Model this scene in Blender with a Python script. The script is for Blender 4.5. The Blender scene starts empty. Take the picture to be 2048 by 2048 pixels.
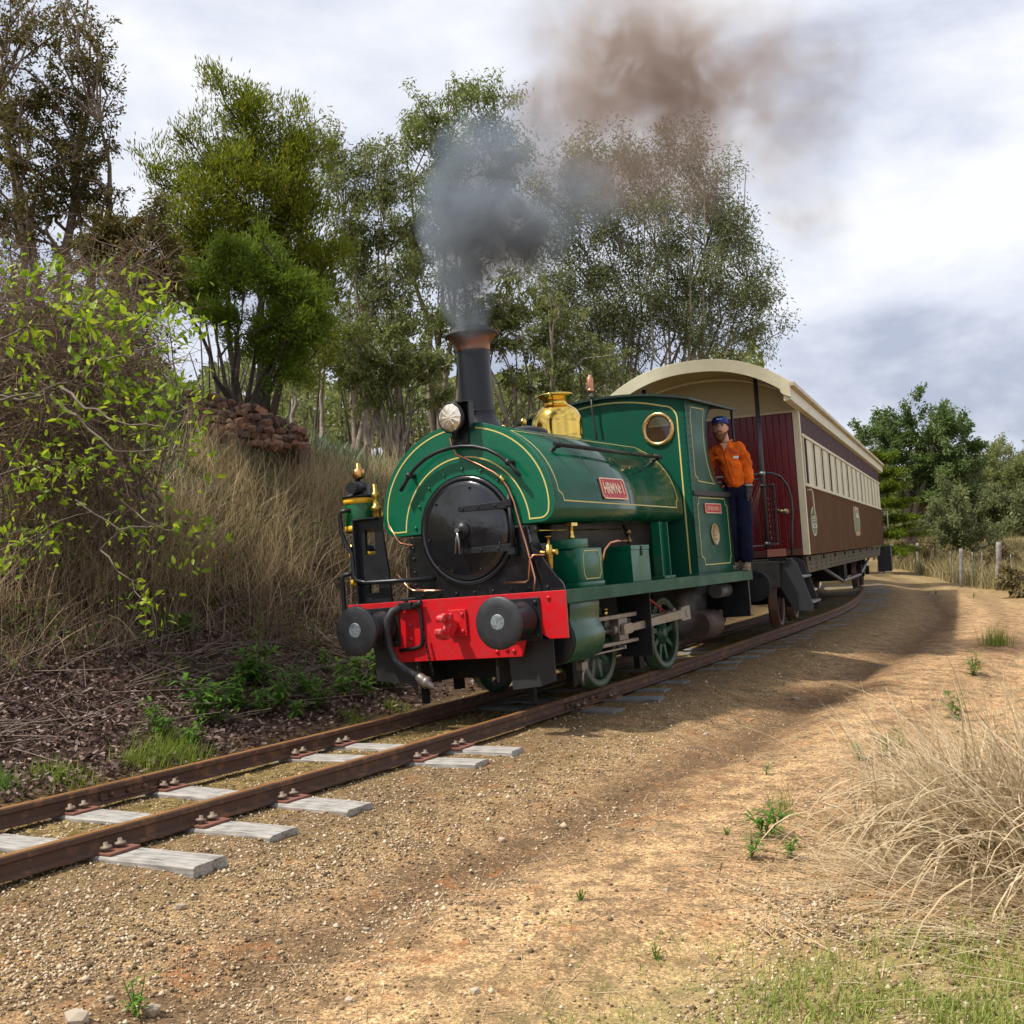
import bpy, bmesh, math, random
import numpy as np
from mathutils import Vector, Matrix
random.seed(7); RNG = np.random.default_rng(11)
R = math.radians
S = bpy.context.scene
COL = S.collection
# ------------------------------------------------------------------ camera
cam = bpy.data.cameras.new('camera'); camo = bpy.data.objects.new('camera', cam); COL.objects.link(camo)
CAMZ = 1.78
camo.location = (0, 0, CAMZ); camo.rotation_euler = (R(90 + 1.117), 0, 0)
cam.sensor_width = 36; cam.lens = 36 * 2333 / 2048; cam.clip_start = .05; cam.clip_end = 3000
S.camera = camo
# ------------------------------------------------------------------ sky, sun, exposure
SUN_EL, SUN_AZ = 56.0, -106.0           # azimuth of the sun measured from +Y, clockwise positive
w = bpy.data.worlds.new('World'); S.world = w; w.use_nodes = True
nt = w.node_tree; nt.nodes.clear(); N = nt.nodes.new; Lk = nt.links.new
out = N('ShaderNodeOutputWorld'); bg = N('ShaderNodeBackground'); bg.inputs['Strength'].default_value = .1
sky = N('ShaderNodeTexSky'); sky.sky_type = 'NISHITA'; sky.sun_disc = False
sky.sun_elevation = R(SUN_EL); sky.sun_rotation = R(SUN_AZ)
tc = N('ShaderNodeTexCoord'); mp = N('ShaderNodeMapping'); mp.inputs['Scale'].default_value = (1, 1, 2.2); mp.inputs['Location'].default_value = (.35, .1, .62)
n1 = N('ShaderNodeTexNoise'); n1.inputs['Scale'].default_value = 2.9; n1.inputs['Detail'].default_value = 7; n1.inputs['Roughness'].default_value = .55; n1.inputs['Distortion'].default_value = .25
cr = N('ShaderNodeValToRGB'); e = cr.color_ramp.elements
e[0].position = .38; e[0].color = (3.3, 3.6, 4.5, 1); e[1].position = .62; e[1].color = (6.9, 6.95, 7.1, 1)
m_ = e.new(.49); m_.color = (5.3, 5.55, 6.3, 1)
mixn = N('ShaderNodeMixRGB'); mixn.inputs[0].default_value = .93
Lk(tc.outputs['Generated'], mp.inputs[0]); Lk(mp.outputs[0], n1.inputs['Vector']); Lk(n1.outputs[0], cr.inputs[0])
Lk(sky.outputs[0], mixn.inputs[1]); Lk(cr.outputs[0], mixn.inputs[2]); Lk(mixn.outputs[0], bg.inputs[0]); Lk(bg.outputs[0], out.inputs[0])
sl = bpy.data.lights.new('sun', 'SUN'); sl.energy = 3.6; sl.angle = R(1.8); sl.color = (1, .95, .86)
so = bpy.data.objects.new('sun', sl); COL.objects.link(so)
sd = Vector((math.sin(R(SUN_AZ)) * math.cos(R(SUN_EL)), math.cos(R(SUN_AZ)) * math.cos(R(SUN_EL)), math.sin(R(SUN_EL))))
so.rotation_euler = sd.to_track_quat('Z', 'Y').to_euler(); so.location = sd * 60
S.view_settings.view_transform = 'Standard'; S.view_settings.look = 'None'; S.view_settings.gamma = 1; S.view_settings.exposure = .6
S.view_settings.use_curve_mapping = False
S.render.engine = 'CYCLES'; S.cycles.use_denoising = True
S.cycles.use_adaptive_sampling = True; S.cycles.adaptive_threshold = .02; S.cycles.max_bounces = 5; S.cycles.diffuse_bounces = 2; S.cycles.glossy_bounces = 2; S.cycles.transmission_bounces = 3; S.cycles.transparent_max_bounces = 6; S.cycles.volume_bounces = 1
S.cycles.caustics_reflective = False; S.cycles.caustics_refractive = False; S.cycles.volume_step_rate = 1.0; S.cycles.volume_max_steps = 64

# ------------------------------------------------------------------ materials
MATS = {}
def mat(name, col, rough=.5, metal=0, var=0, vscale=6, col2=None, bump=0, bscale=40, coat=0, spec=.5, trans=0, island=False, bdist=.01, c3=None):
    """procedural principled material: noise (or per-leaf random) mix of col and col2, noise bump"""
    if name in MATS: return MATS[name]
    m = bpy.data.materials.new(name); m.use_nodes = True; MATS[name] = m
    t = m.node_tree; b = t.nodes['Principled BSDF']; n = t.nodes.new; l = t.links.new
    b.inputs['Base Color'].default_value = (*col, 1); b.inputs['Roughness'].default_value = rough; b.inputs['Metallic'].default_value = metal
    b.inputs['Specular IOR Level'].default_value = spec
    if coat: b.inputs['Coat Weight'].default_value = coat; b.inputs['Coat Roughness'].default_value = .08
    csock = None
    if col2 is not None:
        if island:
            g = n('ShaderNodeNewGeometry'); fac = g.outputs['Random Per Island']
        else:
            tcn = n('ShaderNodeTexCoord'); nz = n('ShaderNodeTexNoise'); nz.inputs['Scale'].default_value = vscale; nz.inputs['Detail'].default_value = 6; nz.inputs['Roughness'].default_value = .65
            l(tcn.outputs['Object'], nz.inputs['Vector']); fac = nz.outputs[0]
        rp = n('ShaderNodeValToRGB'); l(fac, rp.inputs[0]); ee = rp.color_ramp.elements
        lo, hi = (0.0, 1.0) if island else (.35, .68)
        ee[0].position = lo; ee[0].color = (*col, 1); ee[1].position = hi; ee[1].color = (*col2, 1)
        if c3 is not None:
            q = ee.new((lo + hi) / 2); q.color = (*c3, 1)
        l(rp.outputs[0], b.inputs['Base Color']); csock = rp.outputs[0]
    if var:
        tcn = n('ShaderNodeTexCoord'); nz = n('ShaderNodeTexNoise'); nz.inputs['Scale'].default_value = vscale; nz.inputs['Detail'].default_value = 5
        l(tcn.outputs['Object'], nz.inputs['Vector'])
        mr = n('ShaderNodeMapRange'); mr.inputs[1].default_value = .3; mr.inputs[2].default_value = .75; mr.inputs[3].default_value = max(0, rough - var); mr.inputs[4].default_value = min(1, rough + var)
        l(nz.outputs[0], mr.inputs[0]); l(mr.outputs[0], b.inputs['Roughness'])
    if bump:
        tcn = n('ShaderNodeTexCoord'); nz = n('ShaderNodeTexNoise'); nz.inputs['Scale'].default_value = bscale; nz.inputs['Detail'].default_value = 5
        l(tcn.outputs['Object'], nz.inputs['Vector'])
        bp = n('ShaderNodeBump'); bp.inputs['Strength'].default_value = bump; bp.inputs['Distance'].default_value = bdist
        l(nz.outputs[0], bp.inputs['Height']); l(bp.outputs[0], b.inputs['Normal'])
    if trans:
        tr = n('ShaderNodeBsdfTranslucent'); mx = n('ShaderNodeMixShader'); mx.inputs[0].default_value = trans
        if csock: l(csock, tr.inputs[0])
        else: tr.inputs[0].default_value = (*col, 1)
        o = t.nodes['Material Output']; l(b.outputs[0], mx.inputs[1]); l(tr.outputs[0], mx.inputs[2]); l(mx.outputs[0], o.inputs[0])
    return m

# ------------------------------------------------------------------ mesh builder
class MB:
    def __init__(s): s.v = []; s.f = []; s.sm = []
    def add(s, vs, fs, smooth=False):
        o = len(s.v); s.v += [tuple(p) for p in vs]; s.f += [tuple(i + o for i in f) for f in fs]; s.sm += [smooth] * len(fs); return s
    def box(s, x0, x1, y0, y1, z0, z1):
        vs = [(x, y, z) for z in (z0, z1) for y in (y0, y1) for x in (x0, x1)]
        return s.add(vs, [(0, 2, 3, 1), (4, 5, 7, 6), (0, 1, 5, 4), (2, 6, 7, 3), (0, 4, 6, 2), (1, 3, 7, 5)])
    def rings(s, rings, closed=True, caps=True, smooth=True):
        n = len(rings[0]); vs = [p for r in rings for p in r]; fs = []
        m = n if closed else n - 1
        for i in range(len(rings) - 1):
            for j in range(m):
                a = i * n + j; b = i * n + (j + 1) % n
                fs.append((a, b, b + n, a + n))
        s.add(vs, fs, smooth)
        if caps and closed:
            o = len(s.v) - len(vs)
            s.f.append(tuple(o + j for j in range(n))[::-1]); s.f.append(tuple(o + len(vs) - n + j for j in range(n))); s.sm += [False, False]
        return s
    def lathe(s, prof, o=(0, 0, 0), ax=(0, 0, 1), n=24, caps=True, smooth=True):
        o = Vector(o); ax = Vector(ax).normalized(); u = ax.orthogonal().normalized(); v = ax.cross(u)
        rs = [[o + ax * t + (u * math.cos(2 * math.pi * k / n) + v * math.sin(2 * math.pi * k / n)) * r for k in range(n)] for t, r in prof]
        return s.rings(rs, True, caps, smooth)
    def cyl(s, p0, p1, r, n=16, r1=None, caps=True, smooth=True):
        p0 = Vector(p0); d = Vector(p1) - p0
        return s.lathe([(0, r), (d.length, r if r1 is None else r1)], p0, d, n, caps, smooth)
    def tube(s, pts, r, n=8, smooth=True):
        pts = [Vector(p) for p in pts]; rs = []; rr = r if isinstance(r, (list, tuple)) else [r] * len(pts)
        up = None
        for i, p in enumerate(pts):
            d = (pts[min(i + 1, len(pts) - 1)] - pts[max(i - 1, 0)]).normalized()
            if up is None: up = d.orthogonal().normalized()
            up = (up - d * up.dot(d)).normalized(); q = d.cross(up)
            rs.append([p + (up * math.cos(2 * math.pi * k / n) + q * math.sin(2 * math.pi * k / n)) * rr[i] for k in range(n)])
        return s.rings(rs, True, True, smooth)
    def prism(s, poly, ax, a, b, smooth=False):
        """poly in the two other axes (cyclic order kept as x,y,z without ax), extruded from a to b along ax"""
        def P(u, v, w): return {'x': (w, u, v), 'y': (u, w, v), 'z': (u, v, w)}[ax]
        n = len(poly); vs = [P(u, v, a) for u, v in poly] + [P(u, v, b) for u, v in poly]
        s.add(vs, [tuple(range(n)), tuple(range(n, 2 * n))[::-1]]); o = len(s.v) - 2 * n
        fs = [(i, (i + 1) % n, (i + 1) % n + n, i + n)[::-1] for i in range(n)]
        s.f += [tuple(k + o for k in f) for f in fs]; s.sm += [smooth] * n; return s
    def ball(s, c, r, n=10, sc=(1, 1, 1)):
        c = Vector(c); rs = []
        for i in range(n // 2 + 1):
            a = math.pi * (i / (n // 2)); rr = max(math.sin(a), 1e-3) * r
            rs.append([c + Vector((rr * math.cos(2 * math.pi * k / n) * sc[0], rr * math.sin(2 * math.pi * k / n) * sc[1], r * math.cos(a) * sc[2])) for k in range(n)])
        return s.rings(rs[::-1], True, True, True)
    def ribbon(s, pts, nrm, w, t=.003):
        """flat strip of width w and thickness t along pts lying on a surface with normals nrm"""
        pts = [Vector(p) for p in pts]; n = len(pts); rs = []
        for i, p in enumerate(pts):
            nn = Vector(nrm[i] if isinstance(nrm, list) else nrm).normalized()
            d0 = (p - pts[i - 1]).normalized() if i else None; d1 = (pts[i + 1] - p).normalized() if i < n - 1 else None
            d = ((d0 or d1) + (d1 or d0)).normalized(); k = 1.0
            if d0 and d1: k = 1 / max(.5, d.dot(d0))
            q = nn.cross(d).normalized() * (w / 2 * k)
            rs.append([p - q, p + q, p + q + nn * t, p - q + nn * t])
        return s.rings(rs, True, True, False)
    def rock(s, c, r, seed, sc=(1, 1, 1)):
        rn = random.Random(seed); c = Vector(c); bmx = bmesh.new(); bmesh.ops.create_icosphere(bmx, subdivisions=1, radius=1)
        rot = Matrix.Rotation(rn.uniform(0, 6.3), 3, 'Z') @ Matrix.Rotation(rn.uniform(-.5, .5), 3, 'X')
        vs = []
        for vv in bmx.verts:
            q = Vector((round(vv.co.x * 1.6) / 1.6 * .5 + vv.co.x * .5, vv.co.y, round(vv.co.z * 1.4) / 1.4 * .6 + vv.co.z * .4)) * rn.uniform(.78, 1.12)
            q = rot @ Vector((q.x * sc[0], q.y * sc[1], q.z * sc[2])); vs.append(c + q * r)
        s.add(vs, [tuple(v_.index for v_ in f.verts) for f in bmx.faces]); bmx.free(); return s
    def build(s, name, m, parent=None, bevel=0, fix=True):
        me = bpy.data.meshes.new(name); me.from_pydata(s.v, [], s.f)
        me.polygons.foreach_set('use_smooth', s.sm)
        if fix:
            bm = bmesh.new(); bm.from_mesh(me); bmesh.ops.recalc_face_normals(bm, faces=bm.faces); bm.to_mesh(me); bm.free()
        return link(name, me, m, parent, bevel)
def link(name, me, m, parent=None, bevel=0):
    ob = bpy.data.objects.new(name, me); COL.objects.link(ob)
    if m is not None and len(me.materials) == 0: me.materials.append(m)
    if parent is not None: ob.parent = parent
    if bevel:
        bv = ob.modifiers.new('bevel', 'BEVEL'); bv.width = bevel; bv.segments = 2; bv.limit_method = 'ANGLE'; bv.angle_limit = R(40); bv.harden_normals = False
    return ob
def npmesh(name, V, F, m, parent=None, smooth=False):
    """fast mesh from numpy arrays, F of shape (k,3) or (k,4)"""
    V = np.asarray(V, np.float32).reshape(-1, 3); F = np.asarray(F, np.int32); k = F.shape[1]
    me = bpy.data.meshes.new(name); me.vertices.add(len(V)); me.vertices.foreach_set('co', V.ravel())
    me.loops.add(F.size); me.loops.foreach_set('vertex_index', F.ravel()); me.polygons.add(len(F))
    me.polygons.foreach_set('loop_start', np.arange(0, F.size, k, dtype=np.int32)); me.polygons.foreach_set('loop_total', np.full(len(F), k, np.int32))
    if smooth: me.polygons.foreach_set('use_smooth', np.ones(len(F), bool))
    me.update(calc_edges=True); return link(name, me, m, parent)
def empty(name, label, cat, M=None, group=None):
    o = bpy.data.objects.new(name, None); COL.objects.link(o); o.empty_display_size = .1
    if M is not None: o.matrix_world = M
    return tag(o, label, cat, group)
def tag(o, label=None, cat=None, group=None, kind=None):
    if label: o['label'] = label
    if cat: o['category'] = cat
    if group: o['group'] = group
    if kind: o['kind'] = kind
    return o
def holed(outer, holes, ax, a, b):
    """flat plate with holes, extruded from a to b along ax, returned as MB"""
    bm = bmesh.new()
    def P(u, v, w): return {'x': (w, u, v), 'y': (u, w, v), 'z': (u, v, w)}[ax]
    eds = []
    for lp in [outer] + holes:
        vs = [bm.verts.new(P(u, v, a)) for u, v in lp]
        eds += [bm.edges.new((vs[i], vs[(i + 1) % len(vs)])) for i in range(len(vs))]
    r = bmesh.ops.triangle_fill(bm, use_beauty=True, use_dissolve=False, edges=eds)
    fs = [g for g in r['geom'] if isinstance(g, bmesh.types.BMFace)]
    ex = bmesh.ops.extrude_face_region(bm, geom=fs)
    d = Vector(P(0, 0, b - a))
    for g in ex['geom']:
        if isinstance(g, bmesh.types.BMVert): g.co += d
    bm.verts.index_update(); mb = MB(); mb.add([v.co[:] for v in bm.verts], [tuple(v.index for v in f.verts) for f in bm.faces]); bm.free(); return mb
def circ(cu, cv, r, n=24, a0=0, a1=2 * math.pi, end=False):
    m = n if not end else n - 1
    return [(cu + r * math.cos(a0 + (a1 - a0) * k / m), cv + r * math.sin(a0 + (a1 - a0) * k / m)) for k in range(n)]
def text(name, s, size, M, m, parent, ext=.004, sx=1.0, align='CENTER', offset=0.0):
    c = bpy.data.curves.new(name, 'FONT'); c.body = s; c.size = size; c.extrude = ext; c.align_x = align; c.align_y = 'CENTER'; c.resolution_u = 3; c.offset = offset
    o = bpy.data.objects.new(name, c); COL.objects.link(o); dg = bpy.context.evaluated_depsgraph_get()
    me = bpy.data.meshes.new_from_object(o.evaluated_get(dg)); bpy.data.objects.remove(o); bpy.data.curves.remove(c)
    me.transform(Matrix.Diagonal((sx, 1, 1, 1))); me.transform(M); me.materials.clear()
    return link(name, me, m, parent)
def axes(o, x, y):
    x = Vector(x).normalized(); y = Vector(y); y = (y - x * y.dot(x)).normalized(); z = x.cross(y)
    return Matrix(((x.x, y.x, z.x, o[0]), (x.y, y.y, z.y, o[1]), (x.z, y.z, z.z, o[2]), (0, 0, 0, 1)))
def stock_frame(X, Y, Z, yaw, roll, grade):
    y, r, g = R(yaw), R(roll), R(grade)
    F = Vector((-math.sin(y) * math.cos(g), -math.cos(y) * math.cos(g), math.sin(g))); L = Vector((math.cos(y), -math.sin(y), 0)); U = F.cross(L)
    L2 = L * math.cos(r) + U * math.sin(r); U2 = F.cross(L2)
    return Matrix(((F.x, L2.x, U2.x, X), (F.y, L2.y, U2.y, Y), (F.z, L2.z, U2.z, Z + CAMZ), (0, 0, 0, 1)))
LOCO_M = stock_frame(-.475, 10.451, -1.576, 29.963, 4.954, -.482)
CARR_M = stock_frame(3.12, 16.704, -1.382, 21.049, 4.204, .024)

# shared paints and metals
GREEN = mat('green_paint', (.002, .122, .06), .3, var=.12, vscale=5, spec=.35, coat=.15, col2=(.004, .098, .048), bump=.06, bscale=5, bdist=.03)
BLACK = mat('black_paint', (.012, .013, .016), .38, spec=.35, var=.12, vscale=7, col2=(.02, .021, .024))
DOORB = mat('black_gloss', (.007, .008, .011), .2, var=.12, vscale=6, bump=.3, bscale=4, bdist=.03, spec=.7, coat=.3)
DARK = mat('frame_black', (.010, .010, .010), .7, spec=.2, col2=(.022, .019, .016), vscale=9)
RED = mat('red_paint', (.62, .008, .016), .4, col2=(.44, .012, .016), vscale=11, var=.15, bump=.12, bscale=24)
GOLD = mat('gold_lining', (.62, .53, .17), .45)
BRASS = mat('brass', (.80, .56, .15), .18, 1, var=.1, vscale=9, col2=(.62, .42, .12))
COPPER = mat('copper', (.72, .34, .2), .3, 1, var=.1, vscale=8, col2=(.5, .22, .13))
STEEL = mat('steel_worn', (.30, .28, .26), .42, .7, col2=(.2, .17, .14), vscale=14)
RODST = mat('rod_steel', (.34, .30, .24), .5, .35, col2=(.25, .2, .15), vscale=10)
GREYM = mat('boiler_grey', (.12, .12, .12), .5, col2=(.08, .075, .07))
YELLOW = mat('yellow_band', (.80, .45, .02), .4)

GLASS = bpy.data.materials.new('window_glass'); GLASS.use_nodes = True
_t = GLASS.node_tree; _t.nodes.clear(); _o = _t.nodes.new('ShaderNodeOutputMaterial'); _g = _t.nodes.new('ShaderNodeBsdfGlossy'); _g.inputs['Roughness'].default_value = .03
_p = _t.nodes.new('ShaderNodeBsdfTransparent'); _p.inputs[0].default_value = (.92, .94, .93, 1); _m = _t.nodes.new('ShaderNodeMixShader'); _f = _t.nodes.new('ShaderNodeFresnel'); _f.inputs[0].default_value = 1.45
_t.links.new(_f.outputs[0], _m.inputs[0]); _t.links.new(_p.outputs[0], _m.inputs[1]); _t.links.new(_g.outputs[0], _m.inputs[2]); _t.links.new(_m.outputs[0], _o.inputs[0])
# ------------------------------------------------------------------ track geometry (s along the track, n towards the bank)
DS = .1; TS = np.arange(-16, 75, DS)
def tyaw(s): return np.radians(np.where(s < 2.5, 30 + .3 * (2.5 - s), 30 - np.where(s < 16, .4 * (s - 2.5) + .024 * (s - 2.5) ** 2, 9.77 + .55 * (s - 16))))
TDX, TDY = np.sin(tyaw(TS)), np.cos(tyaw(TS)); _i = int(round((2.46 + 16) / DS))
TX = np.concatenate([[0], np.cumsum((TDX[1:] + TDX[:-1]) / 2 * DS)]); TY = np.concatenate([[0], np.cumsum((TDY[1:] + TDY[:-1]) / 2 * DS)])
TX += .755 - TX[_i]; TY += 12.585 - TY[_i]
TZ = np.interp(TS, [-16, -7, -4, -2, 0, 2.5, 5, 7.5, 10, 20, 75], [.05, .10, .128, .15, .178, .228, .29, .35, .37, .36, .5])
TC = np.radians(np.interp(TS, [-16, -3, 1, 6, 75], [2.8, 3.0, 4.0, 4.2, 4.2]))
def tpos(s, n=0.0, h=0.0):
    """world point at s, n (towards bank), h above rail plane"""
    x, y, z, c, dx, dy = (np.interp(s, TS, a) for a in (TX, TY, TZ, TC, TDX, TDY))
    return Vector((x - dy * (n * math.cos(c) - h * math.sin(c) * 0), y + dx * (n * math.cos(c)), z - n * math.sin(c) + h))
def sn_of(x, y):
    x = np.asarray(x, float).ravel(); y = np.asarray(y, float).ravel(); s = np.empty_like(x); n = np.empty_like(x)
    for a in range(0, len(x), 8000):
        xx, yy = x[a:a + 8000, None], y[a:a + 8000, None]
        i = np.argmin((TX[None, ::2] - xx) ** 2 + (TY[None, ::2] - yy) ** 2, axis=1) * 2
        vx, vy = xx[:, 0] - TX[i], yy[:, 0] - TY[i]
        s[a:a + 8000] = TS[i] + vx * TDX[i] + vy * TDY[i]; n[a:a + 8000] = -(vx * TDY[i] - vy * TDX[i])
    return s, n
# smooth value noise for terrain
_NG = RNG.random((64, 64))
def vnoise(x, y):
    xi, yi = np.floor(x).astype(int), np.floor(y).astype(int); fx, fy = x - xi, y - yi
    fx = fx * fx * (3 - 2 * fx); fy = fy * fy * (3 - 2 * fy); g = lambda i, j: _NG[i % 64, j % 64]
    return (g(xi, yi) * (1 - fx) + g(xi + 1, yi) * fx) * (1 - fy) + (g(xi, yi + 1) * (1 - fx) + g(xi + 1, yi + 1) * fx) * fy - .5
BN = [-200, -60, -14, -6, -3, -1.9, -1.35, -1.15, 0, 1.15, 1.35, 1.75, 2.3, 3.4, 4.3, 5.4, 6.6, 8.5, 11, 16, 40, 200]
BZ = [.3, .1, -.16, -.19, -.18, -.185, -.168, -.156, -.146, -.155, -.26, -.33, -.24, .12, .50, 1.75, 2.55, 2.85, 3.1, 3.4, 5.5, 12]
def ground(x, y):
    sh = np.shape(x); x = np.asarray(x, float).ravel(); y = np.asarray(y, float).ravel()
    s, n = sn_of(x, y); zm = np.interp(s, TS, TZ); c = np.interp(s, TS, TC)
    b = np.interp(n, BN, BZ)
    fade = np.interp(s, [-30, 14, 30, 50], [1, 1, .35, .3]); b = np.where(n > 2.3, -.26 + (b + .26) * fade, b)
    tilt = -np.clip(n, -1.7, 1.35) * np.tan(c) * np.where(np.abs(n) < 1.15, 1, np.clip(1 - (np.abs(n) - 1.15) / .8, 0, 1))
    z = zm + b + tilt
    rough = np.clip((np.abs(n) - 1.0) / 1.5, .25, 1)
    z += rough * (vnoise(x * .9 + 3, y * .9) * .07 + vnoise(x * 3.1, y * 3.1 + 9) * .025) + vnoise(x * 9, y * 9) * .012
    z += np.where(n > 3, (vnoise(x * .5 + 20, y * .5) * .5 + vnoise(x * 1.7, y * 1.7 + 40) * .22) * np.clip((n - 3) / 2, 0, 1), 0)
    # low verge in the near right corner
    z += .16 * np.exp(-(((x - 2.2) / 1.0) ** 2 + ((y - 4.6) / 1.6) ** 2))
    # mulch mound behind the stone wall
    z += .95 * np.exp(-(((x + 6.6) / 2.2) ** 2 + ((y - 18.5) / 2.0) ** 2))
    # hillside far right
    z += np.clip((y - 60) / 60, 0, 1) * np.clip((x - 5) / 40, 0, 1) * 7
    # wheel ruts along the dirt road
    z -= .055 * np.exp(-((n + 2.35) / .2) ** 2) + .05 * np.exp(-((n + 3.95) / .26) ** 2)
    return z.reshape(sh)
def g1(x, y): return float(ground(np.array([x]), np.array([y]))[0])
def axis(a, b, st, lo, hi, k=1.16):
    v = list(np.arange(a, b, st)); d = st
    while v[-1] < hi: d *= k; v.append(v[-1] + d)
    d = st; f = [a]
    while f[-1] > lo: d *= k; f.append(f[-1] - d)
    return np.array(f[:0:-1] + v)
gx = axis(-9, 9, .085, -900, 900); gy = axis(3, 24, .085, -40, 1500)
GX, GY = np.meshgrid(gx, gy); GZ = ground(GX, GY); nx_, ny_ = len(gx), len(gy)
idx = np.arange(nx_ * ny_).reshape(ny_, nx_); Fq = np.stack([idx[:-1, :-1], idx[:-1, 1:], idx[1:, 1:], idx[1:, :-1]], -1).reshape(-1, 4)
def ground_material():
    m = bpy.data.materials.new('ground_earth'); m.use_nodes = True; t = m.node_tree; b = t.nodes['Principled BSDF']; n = t.nodes.new; l = t.links.new
    b.inputs['Roughness'].default_value = .95; b.inputs['Specular IOR Level'].default_value = .15
    tcn = n('ShaderNodeTexCoord'); at = n('ShaderNodeAttribute'); at.attribute_name = 'zone'; sp = n('ShaderNodeSeparateColor'); l(at.outputs['Color'], sp.inputs[0])
    def noise(sc, det=6, ro=.6, dist=0):
        z = n('ShaderNodeTexNoise'); z.inputs['Scale'].default_value = sc; z.inputs['Detail'].default_value = det; z.inputs['Roughness'].default_value = ro; z.inputs['Distortion'].default_value = dist; l(tcn.outputs['Object'], z.inputs['Vector']); return z.outputs[0]
    def ramp(f, st):
        r = n('ShaderNodeValToRGB'); l(f, r.inputs[0]); e = r.color_ramp.elements; e[0].position, e[0].color = st[0][0], (*st[0][1], 1); e[1].position, e[1].color = st[-1][0], (*st[-1][1], 1)
        for p, c in st[1:-1]: q = e.new(p); q.color = (*c, 1)
        return r.outputs[0]
    def mixc(f, a, c, blend='MIX'):
        x = n('ShaderNodeMix'); x.data_type = 'RGBA'; x.blend_type = blend
        if isinstance(f, float): x.inputs[0].default_value = f
        else: l(f, x.inputs[0])
        for k, v in ((6, a), (7, c)):
            if isinstance(v, tuple): x.inputs[k].default_value = (*v, 1)
            else: l(v, x.inputs[k])
        return x.outputs[2]
    def math_(op, a, c):
        x = n('ShaderNodeMath'); x.operation = op; x.use_clamp = False
        for k, v in ((0, a), (1, c)):
            if isinstance(v, (int, float)): x.inputs[k].default_value = v
            else: l(v, x.inputs[k])
        return x.outputs[0]
    big = noise(.9, 4, .55, .4); mid = noise(5, 5, .65); fine = noise(38, 4, .7)
    # dirt road strips, from the offset to the track (zone red holds n), broken up by noise
    nn = math_('ADD', sp.outputs[0], math_('MULTIPLY', math_('SUBTRACT', mid, .5), .06)); nn = math_('ADD', nn, math_('MULTIPLY', math_('SUBTRACT', big, .5), .07))
    road = ramp(nn, [(0.0, (.42, .28, .16)), (.18, (.46, .29, .16)), (.30, (.50, .325, .165)), (.38, (.47, .30, .15)), (.44, (.60, .40, .215)), (.495, (.43, .275, .15)), (.54, (.60, .40, .215)), (.58, (.38, .245, .13)), (.615, (.19, .12, .065)), (.65, (.34, .22, .12)), (.69, (.46, .31, .17)), (.74, (.25, .165, .095)), (.80, (.25, .17, .10)), (.84, (.20, .145, .07)), (.95, (.19, .14, .06)), (1.0, (.12, .08, .045))])
    # pebbly speckle
    vo = n('ShaderNodeTexVoronoi'); vo.inputs['Scale'].default_value = 115; l(tcn.outputs['Object'], vo.inputs['Vector'])
    vs = n('ShaderNodeSeparateColor'); l(vo.outputs['Color'], vs.inputs[0])
    peb = ramp(vs.outputs[0], [(0, (.32, .29, .26)), (.3, (.78, .75, .71)), (.7, (1.15, 1.12, 1.05)), (1, (2.0, 1.95, 1.8))])
    c = mixc(.75, road, peb, 'MULTIPLY'); c = mixc(.8, c, ramp(fine, [(.32, (.34, .32, .29)), (.5, (.95, .95, .95)), (.68, (1.5, 1.46, 1.36))]), 'MULTIPLY')
    c = mixc(ramp(noise(2.6, 8, .78, .3), [(.54, (0, 0, 0)), (.65, (.75,) * 3)]), c, mixc(fine, (.27, .08, .022), (.46, .21, .085)))     # rusty moss patches
    c = mixc(ramp(noise(5.5, 8, .78), [(.46, (0, 0, 0)), (.60, (.75,) * 3)]), c, mixc(fine, (.06, .038, .022), (.19, .125, .07)))         # damp brown crust
    # bank soil and litter (zone green)
    soil = ramp(mid, [(.3, (.035, .022, .016)), (.5, (.075, .046, .033)), (.7, (.14, .09, .065))]); soil = mixc(.7, soil, ramp(fine, [(.3, (.5, .5, .5)), (.7, (1.5, 1.45, 1.4))]), 'MULTIPLY')
    c = mixc(math_('MULTIPLY', sp.outputs[1], 1), c, soil)
    # short green turf under the grass (zone blue)
    turf = ramp(mid, [(.35, (.20, .17, .07)), (.5, (.30, .24, .10)), (.65, (.17, .19, .05))]); c = mixc(math_('MULTIPLY', sp.outputs[2], math_('ADD', mid, .25)), c, turf)
    # moss between and beside the rails (alpha)
    moss = ramp(noise(13, 6, .75), [(.32, (.045, .034, .014)), (.46, (.14, .10, .032)), (.58, (.30, .21, .085)), (.72, (.13, .12, .025))]); moss = mixc(.7, moss, ramp(noise(60, 3, .6), [(.3, (.5, .5, .45)), (.7, (1.5, 1.45, 1.4))]), 'MULTIPLY')
    c = mixc(math_('MULTIPLY', at.outputs['Alpha'], math_('MINIMUM', math_('MULTIPLY', mid, 1.75), 1)), c, moss)
    l(c, b.inputs['Base Color'])
    bp = n('ShaderNodeBump'); bp.inputs['Strength'].default_value = 1; bp.inputs['Distance'].default_value = .03
    h = math_('ADD', math_('MULTIPLY', mid, .9), math_('ADD', math_('MULTIPLY', fine, .5), math_('MULTIPLY', vs.outputs[0], .35))); l(h, bp.inputs['Height']); l(bp.outputs[0], b.inputs['Normal'])
    return m
gr = npmesh('ground', np.stack([GX, GY, GZ], -1), Fq, ground_material(), smooth=True); tag(gr, kind='structure')
_s, _n = sn_of(GX, GY)
zc = np.zeros((nx_ * ny_, 4), np.float32)
zc[:, 0] = np.clip((_n + 8) / 9.2, 0, 1)                                   # road strips
zc[:, 1] = np.clip((_n - 1.5) / .5, 0, 1) * np.clip(1.1 - (_n - 5.2) / .8 * .5, .45, 1)
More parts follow.
